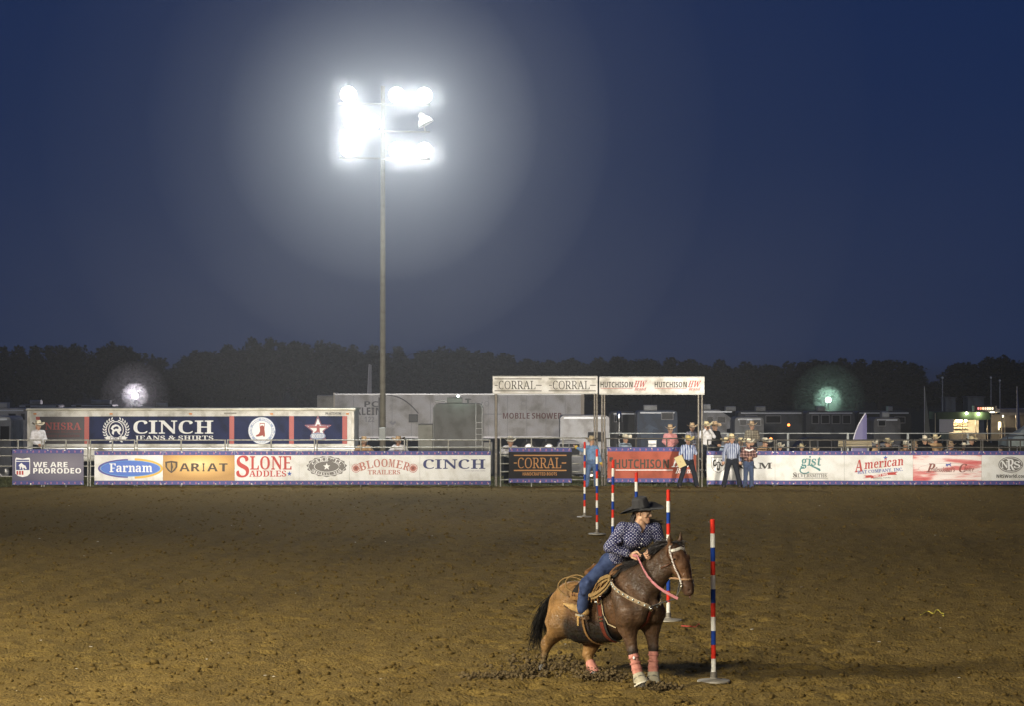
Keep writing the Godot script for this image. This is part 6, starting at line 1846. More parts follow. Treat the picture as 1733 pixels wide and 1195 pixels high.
	for q in [[Vector3(0.646, 0.345, 0.118), Vector3(0.712, 0.135, 0.102), Vector3(0.77, 0.02, 0.087)], [Vector3(0.661, 0.36, -0.148), Vector3(0.691, 0.135, -0.122), Vector3(0.712, 0.005, -0.11)]]:
		var a: Vector3 = q[0]; var b: Vector3 = q[1]; var c: Vector3 = q[2]
		var pts := []; var rad := []
		for i in 9:
			var u := i / 8.0
			pts.append(a.lerp(b, u) if u < 0.8 else a.lerp(b, 0.8).lerp(b + (c - b) * 0.15, (u - 0.8) * 5.0))
			rad.append(0.052 + 0.006 * cos(u * 9.0) + (0.006 if u > 0.8 else 0.0))
		var w := part(t, "leg_boot", MB.new().tube(pts, rad, 14), wrap)
		w.set_meta("label", "salmon pink leg boot")
		for k in 3:
			var u := 0.15 + 0.3 * k
			var xf := along(a, b, Vector3(0.5, 0, 0.8)); xf.origin = a.lerp(b, u)
			part(w, "strap", MB.new().lathe([Vector2(0.057, -0.012), Vector2(0.062, -0.008), Vector2(0.062, 0.008), Vector2(0.057, 0.012)], 14, xf), worn(0.48, 0.2, 0.16, 0.7, 0.0, 6.0))
		if q[0].z > 0.0: part(w, "badge", MB.new().ball(a.lerp(b, 0.2) + Vector3(0.045, 0.01, 0.035), Vector3(0.016, 0.02, 0.012), 6, 10), mat(0.75, 0.74, 0.7, 0.4))
		var xf2 := along(b, c, Vector3(0.5, 0, 0.8)); xf2.origin = b.lerp(c, 0.35)
		var bb := part(t, "bell_boot", MB.new().lathe([Vector2(0.05, 0.05), Vector2(0.058, 0.052), Vector2(0.066, 0.02), Vector2(0.075, -0.02), Vector2(0.088, -0.065), Vector2(0.09, -0.078), Vector2(0.082, -0.078), Vector2(0.06, 0.0)], 18, xf2), bell)
		part(bb, "rim", MB.new().lathe([Vector2(0.088, -0.066), Vector2(0.093, -0.07), Vector2(0.092, -0.082), Vector2(0.084, -0.084)], 18, xf2), edge)
		part(bb, "strap", MB.new().tube([xf2 * Vector3(-0.07, -0.03, 0.02), xf2 * Vector3(-0.03, 0.0, 0.064), xf2 * Vector3(0.04, 0.01, 0.058), xf2 * Vector3(0.07, -0.01, 0.01)], 0.009, 6), mat(0.14, 0.13, 0.1, 0.7))
	var sk := part(t, "leg_boot", MB.new().tube([Vector3(-0.44, 0.15, -0.052), Vector3(-0.40, 0.095, -0.05), Vector3(-0.36, 0.05, -0.05), Vector3(-0.335, 0.02, -0.05)], [0.05, 0.062, 0.066, 0.06], 12), wrap)
	sk.set_meta("label", "pink skid boot low on the left hind leg")

	# ---------------- saddle
	var leather := worn(0.15, 0.075, 0.03, 0.55, 0.0, 4.0); var oldl := worn(0.22, 0.12, 0.045, 0.6, 0.0, 4.0); var redl := worn(0.13, 0.03, 0.018, 0.5, 0.0, 4.0); var chrome := mat(0.75, 0.75, 0.72, 0.2, 1.0); var rope := worn(0.26, 0.17, 0.07, 0.8, 0.0, 6.0)
	var s := thing("saddle", "brown western saddle with dark pad, wide stirrup leathers and red brown cinch", "saddle", horse_at, turn)
	var shell := func(x0: float, x1: float, a0: float, lift: float, droop: float) -> MB:
		var o := MB.new()
		var nx := 14; var na := 16
		for i in nx + 1:
			var x := lerpf(x0, x1, float(i) / nx)
			var e := a0 * (1.0 - droop * pow(absf(float(i) / nx - 0.5) * 2.0, 6.0))
			for k in na + 1:
				var a := deg_to_rad(lerpf(-e, e, float(k) / na))
				var c := Vector3(x, 0.82 + 0.14 * x, 0)
				var d := Vector3(0, cos(a), sin(a))
				o.vert(hf.hit(c, d, 0.8, lift), d, Vector2(float(k) / na, float(i) / nx))
		for i in nx:
			for k in na:
				var a := i * (na + 1) + k
				o.tri(a, a + 1, a + na + 2); o.tri(a, a + na + 2, a + na + 1)
		return o
	part(s, "pad", shell.call(-0.38, 0.40, 72.0, 0.018, 0.25), worn(0.02, 0.018, 0.016, 0.9, 0.0, 4.0))
	part(s, "skirt", shell.call(-0.30, 0.34, 60.0, 0.036, 0.4), leather)
	var tree := Field.new()
	tree.side = Vector3(0, 0, 1); tree.k0 = 0.05
	tree.cap(Vector3(-0.16, 1.14, 0), Vector3(0.22, 1.22, 0), 0.07, 0.07, 0.62)
	tree.cap(Vector3(-0.23, 1.19, -0.13), Vector3(-0.25, 1.25, 0), 0.035, 0.03); tree.cap(Vector3(-0.25, 1.25, 0), Vector3(-0.23, 1.19, 0.13), 0.03, 0.035)
	tree.cap(Vector3(0.30, 1.20, -0.13), Vector3(0.32, 1.32, -0.02), 0.06, 0.05); tree.cap(Vector3(0.32, 1.32, 0.02), Vector3(0.30, 1.20, 0.13), 0.05, 0.06)
	part(s, "seat", tree.build(0.016, false), leather)
	var horn := MB.new().tube([Vector3(0.33, 1.33, 0.0), Vector3(0.35, 1.41, 0.0)], [0.028, 0.022], 10)
	horn.ball(Vector3(0.355, 1.425, 0), Vector3(0.045, 0.022, 0.04), 6, 12)
	part(s, "horn", horn, worn(0.2, 0.12, 0.06, 0.85))
	var seat_jockey := MB.new()
	strap(seat_jockey, [hf.hit(Vector3(0.1, 0.84, 0), Vector3(0, 0.75, 0.66), 0.8, 0.05), hf.hit(Vector3(-0.02, 0.82, 0), Vector3(0, 0.5, 0.86), 0.8, 0.055), hf.hit(Vector3(-0.2, 0.8, 0), Vector3(0, 0.4, 0.9), 0.8, 0.055), hf.hit(Vector3(-0.33, 0.79, 0), Vector3(0, 0.45, 0.9), 0.8, 0.05)], 0.085, 0.03, [Vector3(0, 1, 0)])
	part(s, "fender", seat_jockey, oldl)
	var tool := MB.new()
	for i in 9:
		var p := hf.hit(Vector3(-0.28 + 0.035 * i, 0.8, 0), Vector3(0, 0.44, 0.9), 0.8, 0.075)
		tool.ball(p, Vector3(0.011, 0.02, 0.006), 5, 8)
	part(s, "tooling", tool, mat(0.09, 0.035, 0.02, 0.5))
	for sd: float in [1.0, -1.0]:
		var lf := MB.new()
		strap(lf, [Vector3(0.03, 1.08, sd * 0.32), Vector3(0.03, 0.98, sd * 0.37), Vector3(0.0, 0.88, sd * 0.385), Vector3(0.0, 0.83, sd * 0.38)], 0.1, 0.014, [Vector3(1, 0, 0)])
		part(s, "stirrup_leather", lf, leather)
		var st := MB.new()
		st.tube([Vector3(-0.055, 0.74, sd * 0.37), Vector3(-0.06, 0.80, sd * 0.375), Vector3(-0.045, 0.88, sd * 0.38), Vector3(0.0, 0.91, sd * 0.38), Vector3(0.045, 0.88, sd * 0.38), Vector3(0.06, 0.80, sd * 0.375), Vector3(0.055, 0.74, sd * 0.37), Vector3(-0.055, 0.74, sd * 0.37)], 0.014, 6)
		st.box(Vector3(0, 0.742, sd * 0.37), Vector3(0.13, 0.022, 0.07))
		part(s, "stirrup", st, mat(0.55, 0.56, 0.54, 0.35, 0.7))
	# cinches
	var ci := MB.new()
	var cp := arc(0.22, 0.84, 62, 172, 14, 0.022)
	strap(ci, cp, 0.062, 0.014, [Vector3(1, 0, 0)])
	var c1 := part(s, "cinch", ci, redl)
	var pad := MB.new()
	strap(pad, arc(0.22, 0.84, 84, 176, 12, 0.012), 0.125, 0.012, [Vector3(1, 0, 0)])
	part(c1, "cinch_pad", pad, worn(0.03, 0.028, 0.026, 0.9, 0.0, 4.0))
	var rg := MB.new()
	var rc := hf.hit(Vector3(0.22, 0.84, 0), Vector3(0, cos(1.28), sin(1.28)), 0.9, 0.045)
	var rp := []
	for i in 17: rp.append(rc + Vector3(cos(TAU * i / 16.0) * 0.052, sin(TAU * i / 16.0) * 0.05, 0.004))
	rg.tube(rp, 0.0075, 6, false)
	part(c1, "ring", rg, chrome)
	for a: float in [1.95, 2.08]:
		var bc := hf.hit(Vector3(0.22, 0.84, 0), Vector3(0, cos(a), sin(a)), 0.9, 0.036)
		part(c1, "buckle", MB.new().rbox(bc, Vector3(0.066, 0.022, 0.016), 0.005), chrome)
	var bk := MB.new()
	strap(bk, arc(-0.12, 0.78, 78, 176, 14, 0.02, 0.05), 0.032, 0.01, [Vector3(1, 0, 0)])
	part(s, "flank_strap", bk, oldl)
	var la := MB.new()
	strap(la, [Vector3(-0.05, 0.80, 0.385), Vector3(-0.04, 0.72, 0.39), Vector3(-0.045, 0.62, 0.385)], 0.032, 0.008, [Vector3(1, 0, 0.1)])
	strap(la, [Vector3(-0.075, 0.735, 0.395), Vector3(-0.035, 0.745, 0.40), Vector3(0.01, 0.73, 0.395)], 0.035, 0.012, [Vector3(0, 1, 0)])
	part(s, "latigo", la, worn(0.4, 0.25, 0.09, 0.7))
	var cord := MB.new()
	cord.tube([hf.hit(Vector3(0.27, 0.85, 0), Vector3(0, cos(1.3), sin(1.3)), 0.9, 0.03), hf.hit(Vector3(0.27, 0.82, 0), Vector3(0, cos(1.75), sin(1.75)), 0.9, 0.02), hf.hit(Vector3(0.3, 0.8, 0), Vector3(0, cos(2.15), sin(2.15)), 0.9, 0.02), hf.hit(Vector3(0.38, 0.8, 0), Vector3(0, cos(2.4), sin(2.4)), 0.9, 0.02)], 0.006, 6)
	part(s, "tie_cord", cord, worn(0.55, 0.45, 0.28, 0.7))

	# ---------------- ropes and breast collar
	var lr := thing("lariat", "coiled tan rope tied at the saddle, loops standing out behind the rider", "rope", horse_at, turn)
	var coil := MB.new()
	for k in 5:
		var loop := []
		var cc := Vector3(0.27 + 0.012 * k, 1.1 - 0.012 * k, 0.315 + 0.01 * (k % 3))
		for i in 19:
			var a := TAU * i / 18.0 + k * 0.3
			loop.append(cc + Vector3(cos(a) * (0.17 - 0.008 * k) * 0.9, sin(a) * 0.085 + cos(a) * 0.07, cos(a) * -0.035 + sin(a) * -0.05))
		coil.tube(loop, 0.0085, 6, false)
	part(lr, "coil", coil, rope)
	var lo := MB.new()
	for q in [[Vector3(-0.36, 1.03, 0.26), 0.15, 0.11], [Vector3(-0.24, 1.07, 0.27), 0.10, 0.10]]:
		var loop := []
		for i in 15:
			var a := TAU * i / 18.0 - 0.6
			loop.append(q[0] + Vector3(cos(a) * q[1] * 0.8, sin(a) * q[2], cos(a) * -0.1))
		lo.tube(loop, 0.008, 6, false)
	part(lr, "loop", lo, rope)
	var strings := MB.new()
	for k in 4: strings.tube([Vector3(0.2 + 0.05 * k, 1.12, 0.33), Vector3(0.16 + 0.05 * k, 1.0, 0.37), Vector3(0.14 + 0.06 * k, 0.92 - 0.02 * (k % 2), 0.37)], 0.007, 5)
	part(lr, "saddle_string", strings, oldl)
	var bc := thing("breast_collar", "jewelled breast collar running from saddle to chest", "breast collar", horse_at, turn)
	for sd: float in [1.0, -1.0]:
		var pts := []
		for i in 13:
			var u := i / 12.0
			var a := lerpf(0.95, 1.62, u) * sd
			pts.append(hf.hit(Vector3(0.42 + 0.22 * u, lerpf(0.98, 0.88, u), 0), Vector3(0.9 * u * u, cos(a), sin(a) * (1.0 - 0.93 * u * u)).normalized(), 0.7, 0.016))
		var st := MB.new()
		strap(st, pts, 0.045, 0.012, [Vector3(0.5, 1, 0)])
		var o := part(bc, "shoulder_strap", st, worn(0.34, 0.26, 0.17, 0.5, 0.0, 4.0))
		var studs := MB.new()
		for i in 12:
			var p: Vector3 = (pts[i] + pts[i + 1]) / 2
			studs.ball(p + Vector3(0.008, 0.0, 0.01 * sd), Vector3(0.013, 0.013, 0.013), 4, 6)
		part(o, "stud", studs, mat(0.5, 0.55, 0.52, 0.25, 0.5))
		part(o, "buckle", MB.new().rbox(pts[1] + Vector3(0.005, 0, 0.014 * sd), Vector3(0.06, 0.05, 0.02), 0.008), chrome)
	var cr := hf.hit(Vector3(0.6, 0.86, 0), Vector3(1, 0, 0.1), 0.6, 0.02)
	part(bc, "ring", MB.new().ball(cr, Vector3(0.014, 0.035, 0.035), 6, 10), chrome)
	var tie := MB.new()
	strap(tie, [cr, hf.hit(Vector3(0.6, 0.75, 0), Vector3(1, -0.2, 0.1).normalized(), 0.6, 0.016), hf.hit(Vector3(0.55, 0.7, 0), Vector3(0.8, -0.7, 0.05).normalized(), 0.6, 0.016), hf.hit(Vector3(0.45, 0.7, 0), Vector3(0.1, -1, 0), 0.6, 0.016)], 0.035, 0.01, [Vector3(0, 0, 1)])
	part(bc, "chest_strap", tie, redl)

	# ---------------- bridle and reins
	var br := thing("bridle", "headstall with white beaded cheek straps, bit and pink reins", "bridle", horse_at, turn)
	var hx := func(y: float, ang: float, lift: float) -> Vector3:
		var u := clampf((1.52 - y) / 0.42, 0, 1)
		return hf.hit(Vector3(lerpf(1.09, 1.2, u), y, lerpf(-0.15, -0.2, u)), Vector3(cos(ang), 0, sin(ang)), 0.25, lift)
	for sd: float in [1.0, -1.0]:
		var pts := []
		for i in 9:
			var u := i / 8.0
			pts.append(hx.call(lerpf(1.56, 1.16, u), sd * lerpf(1.5, 1.2, u), 0.009))
		var ch := MB.new()
		strap(ch, pts, 0.026, 0.008, [Vector3(1, 0.1, 0)])
		var o := part(br, "cheek_strap", ch, worn(0.12, 0.05, 0.03, 0.5))
		var beads := MB.new()
		for i in 26:
			var u := i / 25.0 * 7.99
			var p: Vector3 = (pts[int(u)] as Vector3).lerp(pts[int(u) + 1], u - int(u))
			for e: float in [-0.008, 0.008]: beads.ball(p + Vector3(e, 0, sd * 0.007), Vector3(0.006, 0.006, 0.006), 4, 6)
		part(o, "bead", beads, mat(0.75, 0.72, 0.66, 0.4))
		var bp: Vector3 = hx.call(1.13, sd * 1.3, 0.016)
		var shank := MB.new().tube([bp + Vector3(0.0, 0.06, 0), bp, bp + Vector3(-0.03, -0.06, 0), bp + Vector3(-0.075, -0.105, 0), bp + Vector3(-0.06, -0.14, 0)], [0.006, 0.009, 0.008, 0.008, 0.007], 6)
		shank.ball(bp, Vector3(0.018, 0.018, 0.008), 5, 8)
		part(br, "bit_shank", shank, mat(0.6, 0.58, 0.52, 0.25, 0.9))
	var bb := MB.new()
	var bpts := []
	for i in 9: bpts.append(hx.call(1.545 - 0.035 * absf(i - 4) / 4.0, lerpf(1.4, -1.4, i / 8.0), 0.01))
	strap(bb, bpts, 0.03, 0.008, [Vector3(0, 1, 0)])
	part(br, "browband", bb, mat(0.62, 0.58, 0.5, 0.5))
	bb = MB.new(); bpts = []
	for i in 17: bpts.append(hx.call(1.205, lerpf(0.0, TAU, i / 16.0), 0.008))
	strap(bb, bpts, 0.018, 0.008, [Vector3(0, 1, 0)])
	part(br, "noseband", bb, worn(0.3, 0.18, 0.1, 0.5))
	bb = MB.new(); bpts = []
	for i in 9:
		var a := lerpf(1.6, PI, i / 8.0)
		bpts.append(hx.call(1.56 - 0.1 * i, a + 0.15, 0.008) if i < 2 else hx.call(1.44 - 0.03 * i, a, 0.008))
	strap(bb, bpts, 0.016, 0.006, [Vector3(0, 1, 0)])
	part(br, "throat_latch", bb, worn(0.1, 0.045, 0.025, 0.5))
	var pinkm := worn(0.5, 0.2, 0.22, 0.7, 0.0, 6.0)
	var bit_r: Vector3 = hx.call(1.13, 1.3, 0.016) + Vector3(-0.06, -0.14, 0)
	var bit_l: Vector3 = hx.call(1.13, -1.3, 0.016) + Vector3(-0.06, -0.14, 0)
	var rein := MB.new()
	var top := Vector3(0.70, 1.44, 0.10)
	var rpts := []
	for i in 9:
		var u := i / 8.0
		rpts.append(top.lerp(bit_r, u) + Vector3(0, -0.05 * sin(u * PI), 0.07 * sin(u * PI)))
	strap(rein, [Vector3(0.625, 1.44, 0.11)] + rpts, 0.03, 0.012, [Vector3(0, 1, 0.3)])
	part(br, "rein", rein, pinkm)
	rein = MB.new(); rpts = []
	top = Vector3(0.78, 1.47, -0.08)
	for i in 9:
		var u := i / 8.0
		rpts.append(top.lerp(bit_l, u) + Vector3(0, 0.02 * sin(u * PI), -0.13 * sin(u * PI)))
	strap(rein, rpts, 0.022, 0.01, [Vector3(0, 1, 0.3)])
	part(br, "rein", rein, pinkm)
	var td := MB.new()
	td.tube([cr + Vector3(0.01, 0.03, 0), Vector3(0.93, 0.93, -0.07), Vector3(1.08, 0.985, -0.15), hx.call(1.19, PI, 0.01)], 0.008, 6)
	part(br, "tie_down", td, mat(0.02, 0.018, 0.016, 0.6))
	for k in 3: part(br, "tie_down_ring", MB.new().ball(Vector3(0.85 + 0.06 * k, 0.9 + 0.02 * k, -0.04 - 0.03 * k), Vector3(0.012, 0.014, 0.012), 5, 8), chrome)

func make_rider() -> void:
	var turn := deg_to_rad(-57.0)
	var t := thing("person", "rider in a navy polka dot shirt, jeans and black hat, leaning into the turn", "person", horse_at, turn)
	var sk := Color(0.5, 0.3, 0.19)
	var shR := Vector3(0.525, 1.735, 0.175); var shL := Vector3(0.66, 1.725, -0.178)
	var elR := Vector3(0.45, 1.525, 0.305); var elL := Vector3(0.68, 1.54, -0.235)
	var wrR := Vector3(0.575, 1.46, 0.15); var wrL := Vector3(0.735, 1.48, -0.075)
	var pel := Vector3(0.17, 1.33, 0); var waist := Vector3(0.33, 1.48, 0); var chest := Vector3(0.53, 1.64, 0.005); var neck := Vector3(0.605, 1.775, 0)
	var hipR := Vector3(0.16, 1.32, 0.09); var hipL := Vector3(0.16, 1.32, -0.09)
	var knR := Vector3(0.13, 1.095, 0.385); var knL := Vector3(0.2, 1.06, -0.39)
	var anR := Vector3(0.02, 0.815, 0.375); var anL := Vector3(0.06, 0.79, -0.38)
	var hd := Vector3(0.645, 1.905, -0.005)
	var look := Basis.looking_at(-Vector3(0.80, 0.0, -0.60), Vector3(0.1, 1, 0)) * Basis.from_euler(Vector3(0.1, 0, 0.0))
	var b := Field.new()
	b.side = Vector3(0.25, 0, 0.97).normalized(); b.tint = sk; b.k0 = 0.05
	var limbs := func(f: Field, g: float, arms: bool, legs: bool, torso: bool):
		f.side = Vector3(0.25, 0, 0.97).normalized(); f.k0 = 0.05
		if torso:
			f.cap(pel, waist, 0.115 + g, 0.105 + g, 0.8)
			f.cap(waist, chest, 0.105 + g, 0.12 + g, 0.75)
			f.cap(chest, neck + Vector3(-0.03, -0.07, 0), 0.115 + g, 0.085 + g, 0.75)
			f.cap(shR, shL, 0.055 + g, 0.055 + g)
			f.cap(chest + Vector3(0.07, -0.03, 0.07), chest + Vector3(0.075, -0.04, 0.06), 0.06 + g, 0.055 + g)
			f.cap(chest + Vector3(0.1, -0.03, -0.07), chest + Vector3(0.1, -0.04, -0.06), 0.06 + g, 0.055 + g)
		if arms:
			for q in [[shR, elR, wrR], [shL, elL, wrL]]:
				f.cap(q[0], q[1], 0.058 + g, 0.047 + g * 1.2, 1.0, 0.025)
				f.cap(q[1], q[2], 0.043 + g * 1.2, 0.03 + g * 1.1, 1.0, 0.02)
		if legs:
			f.side = Vector3(0, 0, 1)
			f.cap(pel + Vector3(0, 0, -0.06), pel + Vector3(0, 0, 0.06), 0.115 + g, 0.115 + g)
			f.cap(pel + Vector3(-0.09, -0.02, 0.05), pel + Vector3(-0.09, -0.02, -0.05), 0.1 + g, 0.1 + g)
			for q in [[hipR, knR, anR], [hipL, knL, anL]]:
				f.cap(q[0], q[1], 0.092 + g, 0.066 + g, 1.0, 0.04)
				f.cap(q[1], q[2], 0.062 + g, 0.045 + g * 1.6, 1.0, 0.03)
	limbs.call(b, 0.0, true, true, true)
	b.cap(neck + Vector3(-0.01, -0.06, 0), hd + Vector3(-0.01, -0.07, 0), 0.058, 0.052, 1.0, 0.03)
	var body := b.build(0.014)
	var head := head_field(0.97, Color(0.2, 0.12, 0.07), sk).build(0.0042)
	body.add(head, Transform3D(look, hd))
	var hk := 0.95
	var fist := hand_field(hk, 1.1, sk).build(0.0038)
	var xr := along(elR, wrR, Vector3(0.6, 0.3, 0.9))
	xr.origin += (wrR - elR).normalized() * 0.05
	body.add(fist, xr)
	var xl := along(elL, wrL, Vector3(0.7, 0.2, -0.3))
	xl.basis = xl.basis * Basis.from_scale(Vector3(-1, 1, 1))
	xl.origin += (wrL - elL).normalized() * 0.05
	body.add(fist, xl)
	var skm := vmat(0.5, 0.4)
	skm.subsurf_scatter_enabled = true; skm.subsurf_scatter_strength = 0.05
	part(t, "body", body, skm)
	# shirt with an open collar
	var sf := Field.new()
	limbs.call(sf, 0.013, true, false, true)
	sf.cap(neck + Vector3(-0.02, -0.05, 0), neck + Vector3(-0.01, -0.015, 0), 0.075, 0.07, 1.0, 0.03)
	var out := (Vector3(0.80, 0.0, 0.10)).normalized()
	sf.cap(neck + out * 0.09 + Vector3(0, 0.0, 0), chest + out * 0.155 + Vector3(0, 0.03, 0), 0.058, 0.012, 1.0, 0.008, true)
	sf.cap(neck + Vector3(0, 0.0, 0), neck + Vector3(0.01, 0.1, 0), 0.06, 0.07, 1.0, 0.006, true)
	# folds
	for q in [[Vector3(0.44, 1.50, 0.15), Vector3(0.36, 1.44, 0.02)], [Vector3(0.48, 1.56, 0.14), Vector3(0.42, 1.46, -0.04)], [Vector3(0.5, 1.6, 0.22), Vector3(0.44, 1.56, 0.27)], [Vector3(0.47, 1.56, 0.3), Vector3(0.5, 1.52, 0.24)]]:
		sf.cap(q[0] + out * 0.06, q[1] + out * 0.07, 0.018, 0.008, 1.0, 0.02)
	var sm := cloth("dots", lin(0.016, 0.018, 0.065), lin(0.66, 0.66, 0.72), 0.034)
	part(t, "shirt", sf.build(0.0105, false), sm)
	var col := MB.new()
	for e: float in [-1.0, 1.0]:
		var side := Vector3(0.25, 0, 0.97).normalized() * e
		var c0 := neck + side * 0.062 + Vector3(-0.04, 0.03, 0)
		strap(col, [neck + Vector3(-0.075, 0.02, 0) + side * 0.02, c0 + side * 0.01, neck + side * 0.055 + out * 0.055 + Vector3(0, -0.01, 0), neck + side * 0.05 + out * 0.10 + Vector3(0, -0.06, 0)], 0.05, 0.006, [Vector3(0.1, 1, 0) + side * 0.35])
	part(t, "collar", col, sm)
	var bt := MB.new()
	for i in 5:
		var c := chest.lerp(waist, -0.1 + i * 0.26)
		var p := sf.hit(c, (out + Vector3(0, -0.25, 0)).normalized(), 0.35, 0.0)
		bt.ball(p, Vector3(0.009, 0.009, 0.009), 5, 8)
	part(t, "button", bt, mat(0.75, 0.75, 0.75, 0.3))
	var cuffs := MB.new()
	for q in [[elR, wrR], [elL, wrL]]:
		var d: Vector3 = (q[1] - q[0]).normalized()
		cuffs.tube([q[1] - d * 0.035, q[1] + d * 0.012], [0.049, 0.046], 12, false)
	part(t, "cuff", cuffs, sm)
	part(t, "necklace", MB.new().tube([neck + Vector3(0.0, 0.05, 0.052), neck + Vector3(0.045, 0.035, 0.035), neck + Vector3(0.062, 0.03, 0.0), neck + Vector3(0.045, 0.04, -0.04)], 0.005, 6), mat(0.65, 0.6, 0.52, 0.4))
	part(t, "bracelet", MB.new().tube([wrR + Vector3(0.03, 0.03, 0.01), wrR + Vector3(0.04, 0.0, 0.035), wrR + Vector3(0.02, -0.03, 0.02)], 0.006, 6), mat(0.1, 0.1, 0.12, 0.4))
	# jeans
	var jf := Field.new()
	limbs.call(jf, 0.013, false, true, false)
	for q in [[Vector3(0.2, 1.26, 0.19), Vector3(0.12, 1.22, 0.22)], [Vector3(0.2, 1.12, 0.42), Vector3(0.1, 1.06, 0.44)], [Vector3(0.14, 1.0, 0.44), Vector3(0.05, 0.97, 0.42)]]: jf.cap(q[0], q[1], 0.022, 0.012, 1.0, 0.03)
	var jm := worn(0.052, 0.08, 0.16, 0.85, 0.0, 2.2)
	var fade := ntex(0.02, 256, 5, 61, grad([[0.0, Color(0.55, 0.55, 0.6)], [0.5, Color(0.85, 0.87, 0.9)], [0.75, Color(1.0, 1.0, 1.0)], [1.0, Color(1, 1, 1)]]))
	jm.albedo_texture = fade; jm.albedo_color = lin(0.042, 0.06, 0.125)
	part(t, "jeans", jf.build(0.0125, false), jm)
	part(t, "belt", MB.new().tube([pel + Vector3(0.12, 0.115, -0.17), pel + Vector3(0.2, 0.09, -0.02), pel + Vector3(0.175, 0.10, 0.12), pel + Vector3(0.05, 0.145, 0.175), pel + Vector3(-0.07, 0.16, 0.06)], 0.014, 6), mat(0.02, 0.015, 0.012, 0.5))
	# boots turned out in the stirrups
	for q in [[anR, Vector3(-0.115, 0.865, 0.525), Vector3(0.05, 0.765, 0.345)], [anL, Vector3(0.15, 0.80, -0.48), Vector3(0.04, 0.74, -0.36)]]:
		var bf := Field.new()
		bf.k0 = 0.03
		var a: Vector3 = q[0]; var toe: Vector3 = q[1]; var heel: Vector3 = q[2]
		bf.cap(a + Vector3(0, 0.03, 0), heel + Vector3(0, 0.02, 0), 0.05, 0.036)
		bf.cap(heel.lerp(a, 0.2), heel.lerp(toe, 0.6), 0.042, 0.04)
		bf.cap(heel.lerp(toe, 0.6), toe, 0.038, 0.014)
		var bo := part(t, "boot", bf.build(0.011, false), worn(0.42, 0.27, 0.11, 0.6, 0.0, 5.0))
		var dn := Vector3(0, -0.035, 0)
		var so := MB.new()
		strap(so, [heel + dn, heel.lerp(toe, 0.35) + dn * 0.9, heel.lerp(toe, 0.75) + dn * 0.9, toe + dn * 0.5], 0.075, 0.012, [(toe - heel).cross(Vector3.UP)])
		so.box(heel + Vector3(0, -0.05, 0), Vector3(0.055, 0.035, 0.055))
		part(bo, "sole", so, mat(0.12, 0.07, 0.035, 0.6))
	# hair and hat
	var rng := RandomNumberGenerator.new(); rng.seed = 17
	var hm := MB.new()
	var hb := look * Vector3(0, 0, -1)
	for i in 160:
		var p := hd + look * Vector3(rng.randf_range(-0.07, 0.07), rng.randf_range(-0.07, 0.04), -0.07 + rng.randf_range(-0.015, 0.02))
		strands(hm, p, hb * 0.5 + Vector3(rng.randf_range(-0.2, 0.2), -1.0, rng.randf_range(-0.3, 0.2)), rng.randf_range(0.08, 0.16), 0.006, 0.1, rng)
	for i in 90:
		strands(hm, Vector3(0.61, 1.80, -0.06) + Vector3(rng.randfn(), rng.randfn(), rng.randfn()) * 0.012, Vector3(0.25, 0.0 + rng.randfn() * 0.12, -1.0), rng.randf_range(0.16, 0.24), 0.007, 0.03, rng)
	part(t, "hair", hm, mat(0.015, 0.01, 0.008, 0.5))
	var felt := mat(0.016, 0.015, 0.016, 0.8)
	felt.rim_enabled = true; felt.rim = 0.3
	var h := part(t, "hat", hat_mb(0.15, 0.13, 0.045, 0.022), felt)
	h.transform = Transform3D(look * Basis.from_euler(Vector3(-0.26, 0, 0.1)), hd + Vector3(-0.012, 0.038, 0.0))
	part(h, "hat_band", hat_band(), mat(0.008, 0.008, 0.008, 0.4))

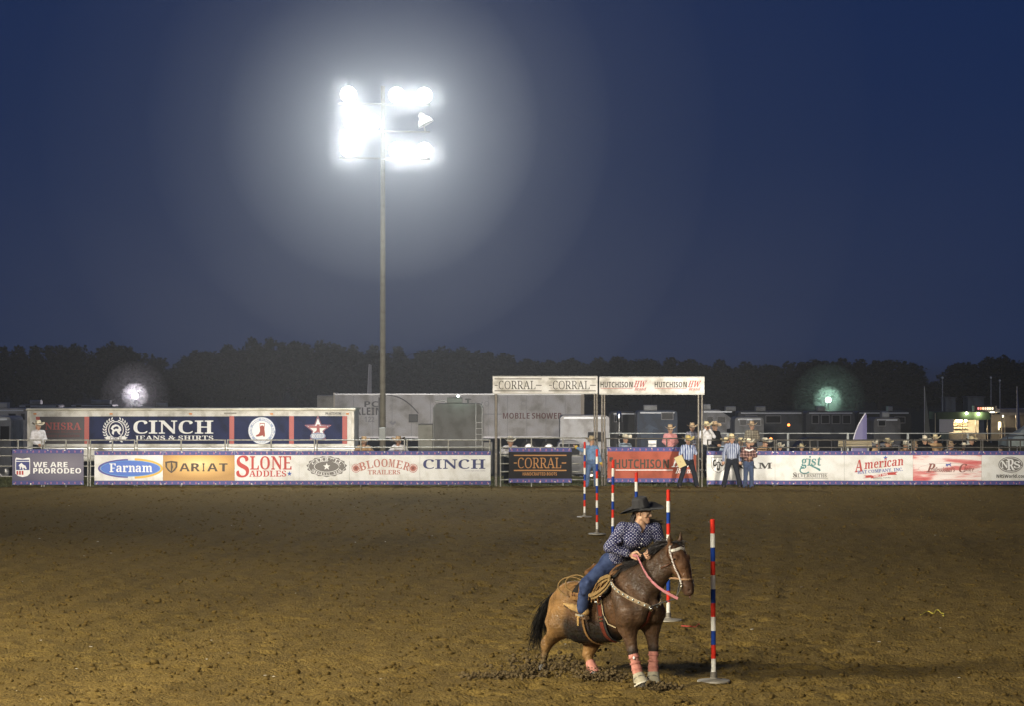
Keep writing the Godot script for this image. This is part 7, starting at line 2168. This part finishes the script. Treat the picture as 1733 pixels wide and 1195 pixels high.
func _ready() -> void:
	# camera
	var cam := Camera3D.new()
	cam.name = "camera"; cam.fov = 16.464; cam.near = 0.5; cam.far = 3000.0
	cam.position = Vector3(0, EYE, 0); cam.rotation.x = deg_to_rad(0.548)
	add_child(cam); cam.current = true
	# sky after sunset, thin haze
	var we := WorldEnvironment.new(); we.name = "world"
	var env := Environment.new()
	var sky := ProceduralSkyMaterial.new()
	sky.sky_top_color = Color(0.006, 0.122, 0.305); sky.sky_horizon_color = Color(0.112, 0.166, 0.282); sky.sky_curve = 0.1
	sky.ground_horizon_color = Color(0.1, 0.11, 0.16); sky.ground_bottom_color = Color(0.05, 0.05, 0.06)
	sky.sun_angle_max = 0.1
	env.sky = Sky.new(); env.sky.sky_material = sky
	env.background_mode = Environment.BG_SKY
	env.background_energy_multiplier = 1.0
	env.tonemap_mode = Environment.TONE_MAPPER_LINEAR; env.tonemap_exposure = 1.0
	env.sdfgi_enabled = true; env.ssao_enabled = true; env.ssil_enabled = true
	env.fog_enabled = true; env.fog_density = 0.0001; env.fog_light_color = Color(0.9, 0.92, 0.95)
	env.volumetric_fog_enabled = true; env.volumetric_fog_density = 0.0
	we.environment = env; add_child(we)
	# floodlights: the mast in view, and its fellows round the arena
	steel = mat(0.33, 0.33, 0.32, 0.45, 0.6)
	lens_mat = glow(1.0, 0.98, 0.93, 14.0)
	light_pole("tall tapered floodlight mast behind the banner fence, lamps glaring in three rows", Vector3(X(648, 86), base_h(86), -86), 13.68 - base_h(86), [Vector3(2, 0, -40)], 32.0, Color(0.98, 1.0, 0.99), 88.0, 1)
	light_pole("floodlight mast beside the stands near the camera, out of the picture", Vector3(-11, 0, -3), 12.5, [Vector3(0, 0, -40)], 86.0, Color(1.0, 0.965, 0.88), 42.0)
	light_pole("floodlight mast on the west side of the near arena", Vector3(-21, 0, -17), 12.5, [Vector3(-1, 0, -38)], 134.0, Color(1.0, 0.965, 0.88), 38.0)
	light_pole("floodlight mast beside the east end of the stands", Vector3(13, 0, 0), 12.5, [Vector3(2, 0, -34)], 8.0, Color(1.0, 0.96, 0.86), 40.0)
	var along_fence := []
	for k in 9: along_fence.append(Vector3(-15.5 + 5.2 * k, 1.9, -76) if k < 7 else Vector3([-4.0, 9.0][k - 7], 0.8, -140))
	light_pole("floodlight mast behind the west stand, beams on the banner fence", Vector3(-22, 0, 3), 13.0, along_fence, 1010.0, Color(1.0, 0.96, 0.9), 5.0)
	along_fence = along_fence.duplicate()
	along_fence[7] = Vector3(2.0, 0.8, -140); along_fence[8] = Vector3(-7.0, 0.6, -140)
	light_pole("floodlight mast behind the east stand, beams on the banner fence", Vector3(22, 0, 3), 13.0, along_fence, 880.0, Color(1.0, 0.96, 0.9), 5.0)
	var veils := ["outermost veil", "wide veil", "third veil", "middle veil", "inner veil", "dense core with moths"]
	var before := 0.0
	for k in 6:
		var rad := 36.0 * pow(0.69, k)
		var sigma := minf(0.0066 * pow(8.0 / rad, 1.75), 0.015)
		var fv := FogVolume.new()
		fv.shape = RenderingServer.FOG_VOLUME_SHAPE_ELLIPSOID
		fv.size = Vector3.ONE * rad * 2.0
		var fm := FogMaterial.new()
		fm.density = maxf(sigma - before, 0.00005); fm.albedo = Color(0.95, 0.96, 0.98)
		before = sigma
		fv.material = fm; fv.name = numbered("haze")
		fv.position = Vector3(X(642, 86), 12.4, -86)
		add_child(fv)
		tag(fv, "damp glowing mist round the floodlights, %s" % veils[k], "haze", "", "stuff")
	make_ground()
	make_clods()
	make_poles()
	make_banners()
	make_fences()
	make_background()
	make_trees()
	twine("loop of yellow baling twine lying on the dirt", 0.5, 0.42, 0.05, [[1556, 1043], [1568, 1035], [1578, 1037], [1584, 1034], [1594, 1037], [1596, 1043]], 0)
	twine("strand of red baling twine on the dirt beside a pole base", 0.5, 0.06, 0.04, [[1152, 1060], [1166, 1062], [1174, 1061], [1183, 1057]], 0)
	make_horse()
	make_rider()
	make_people()
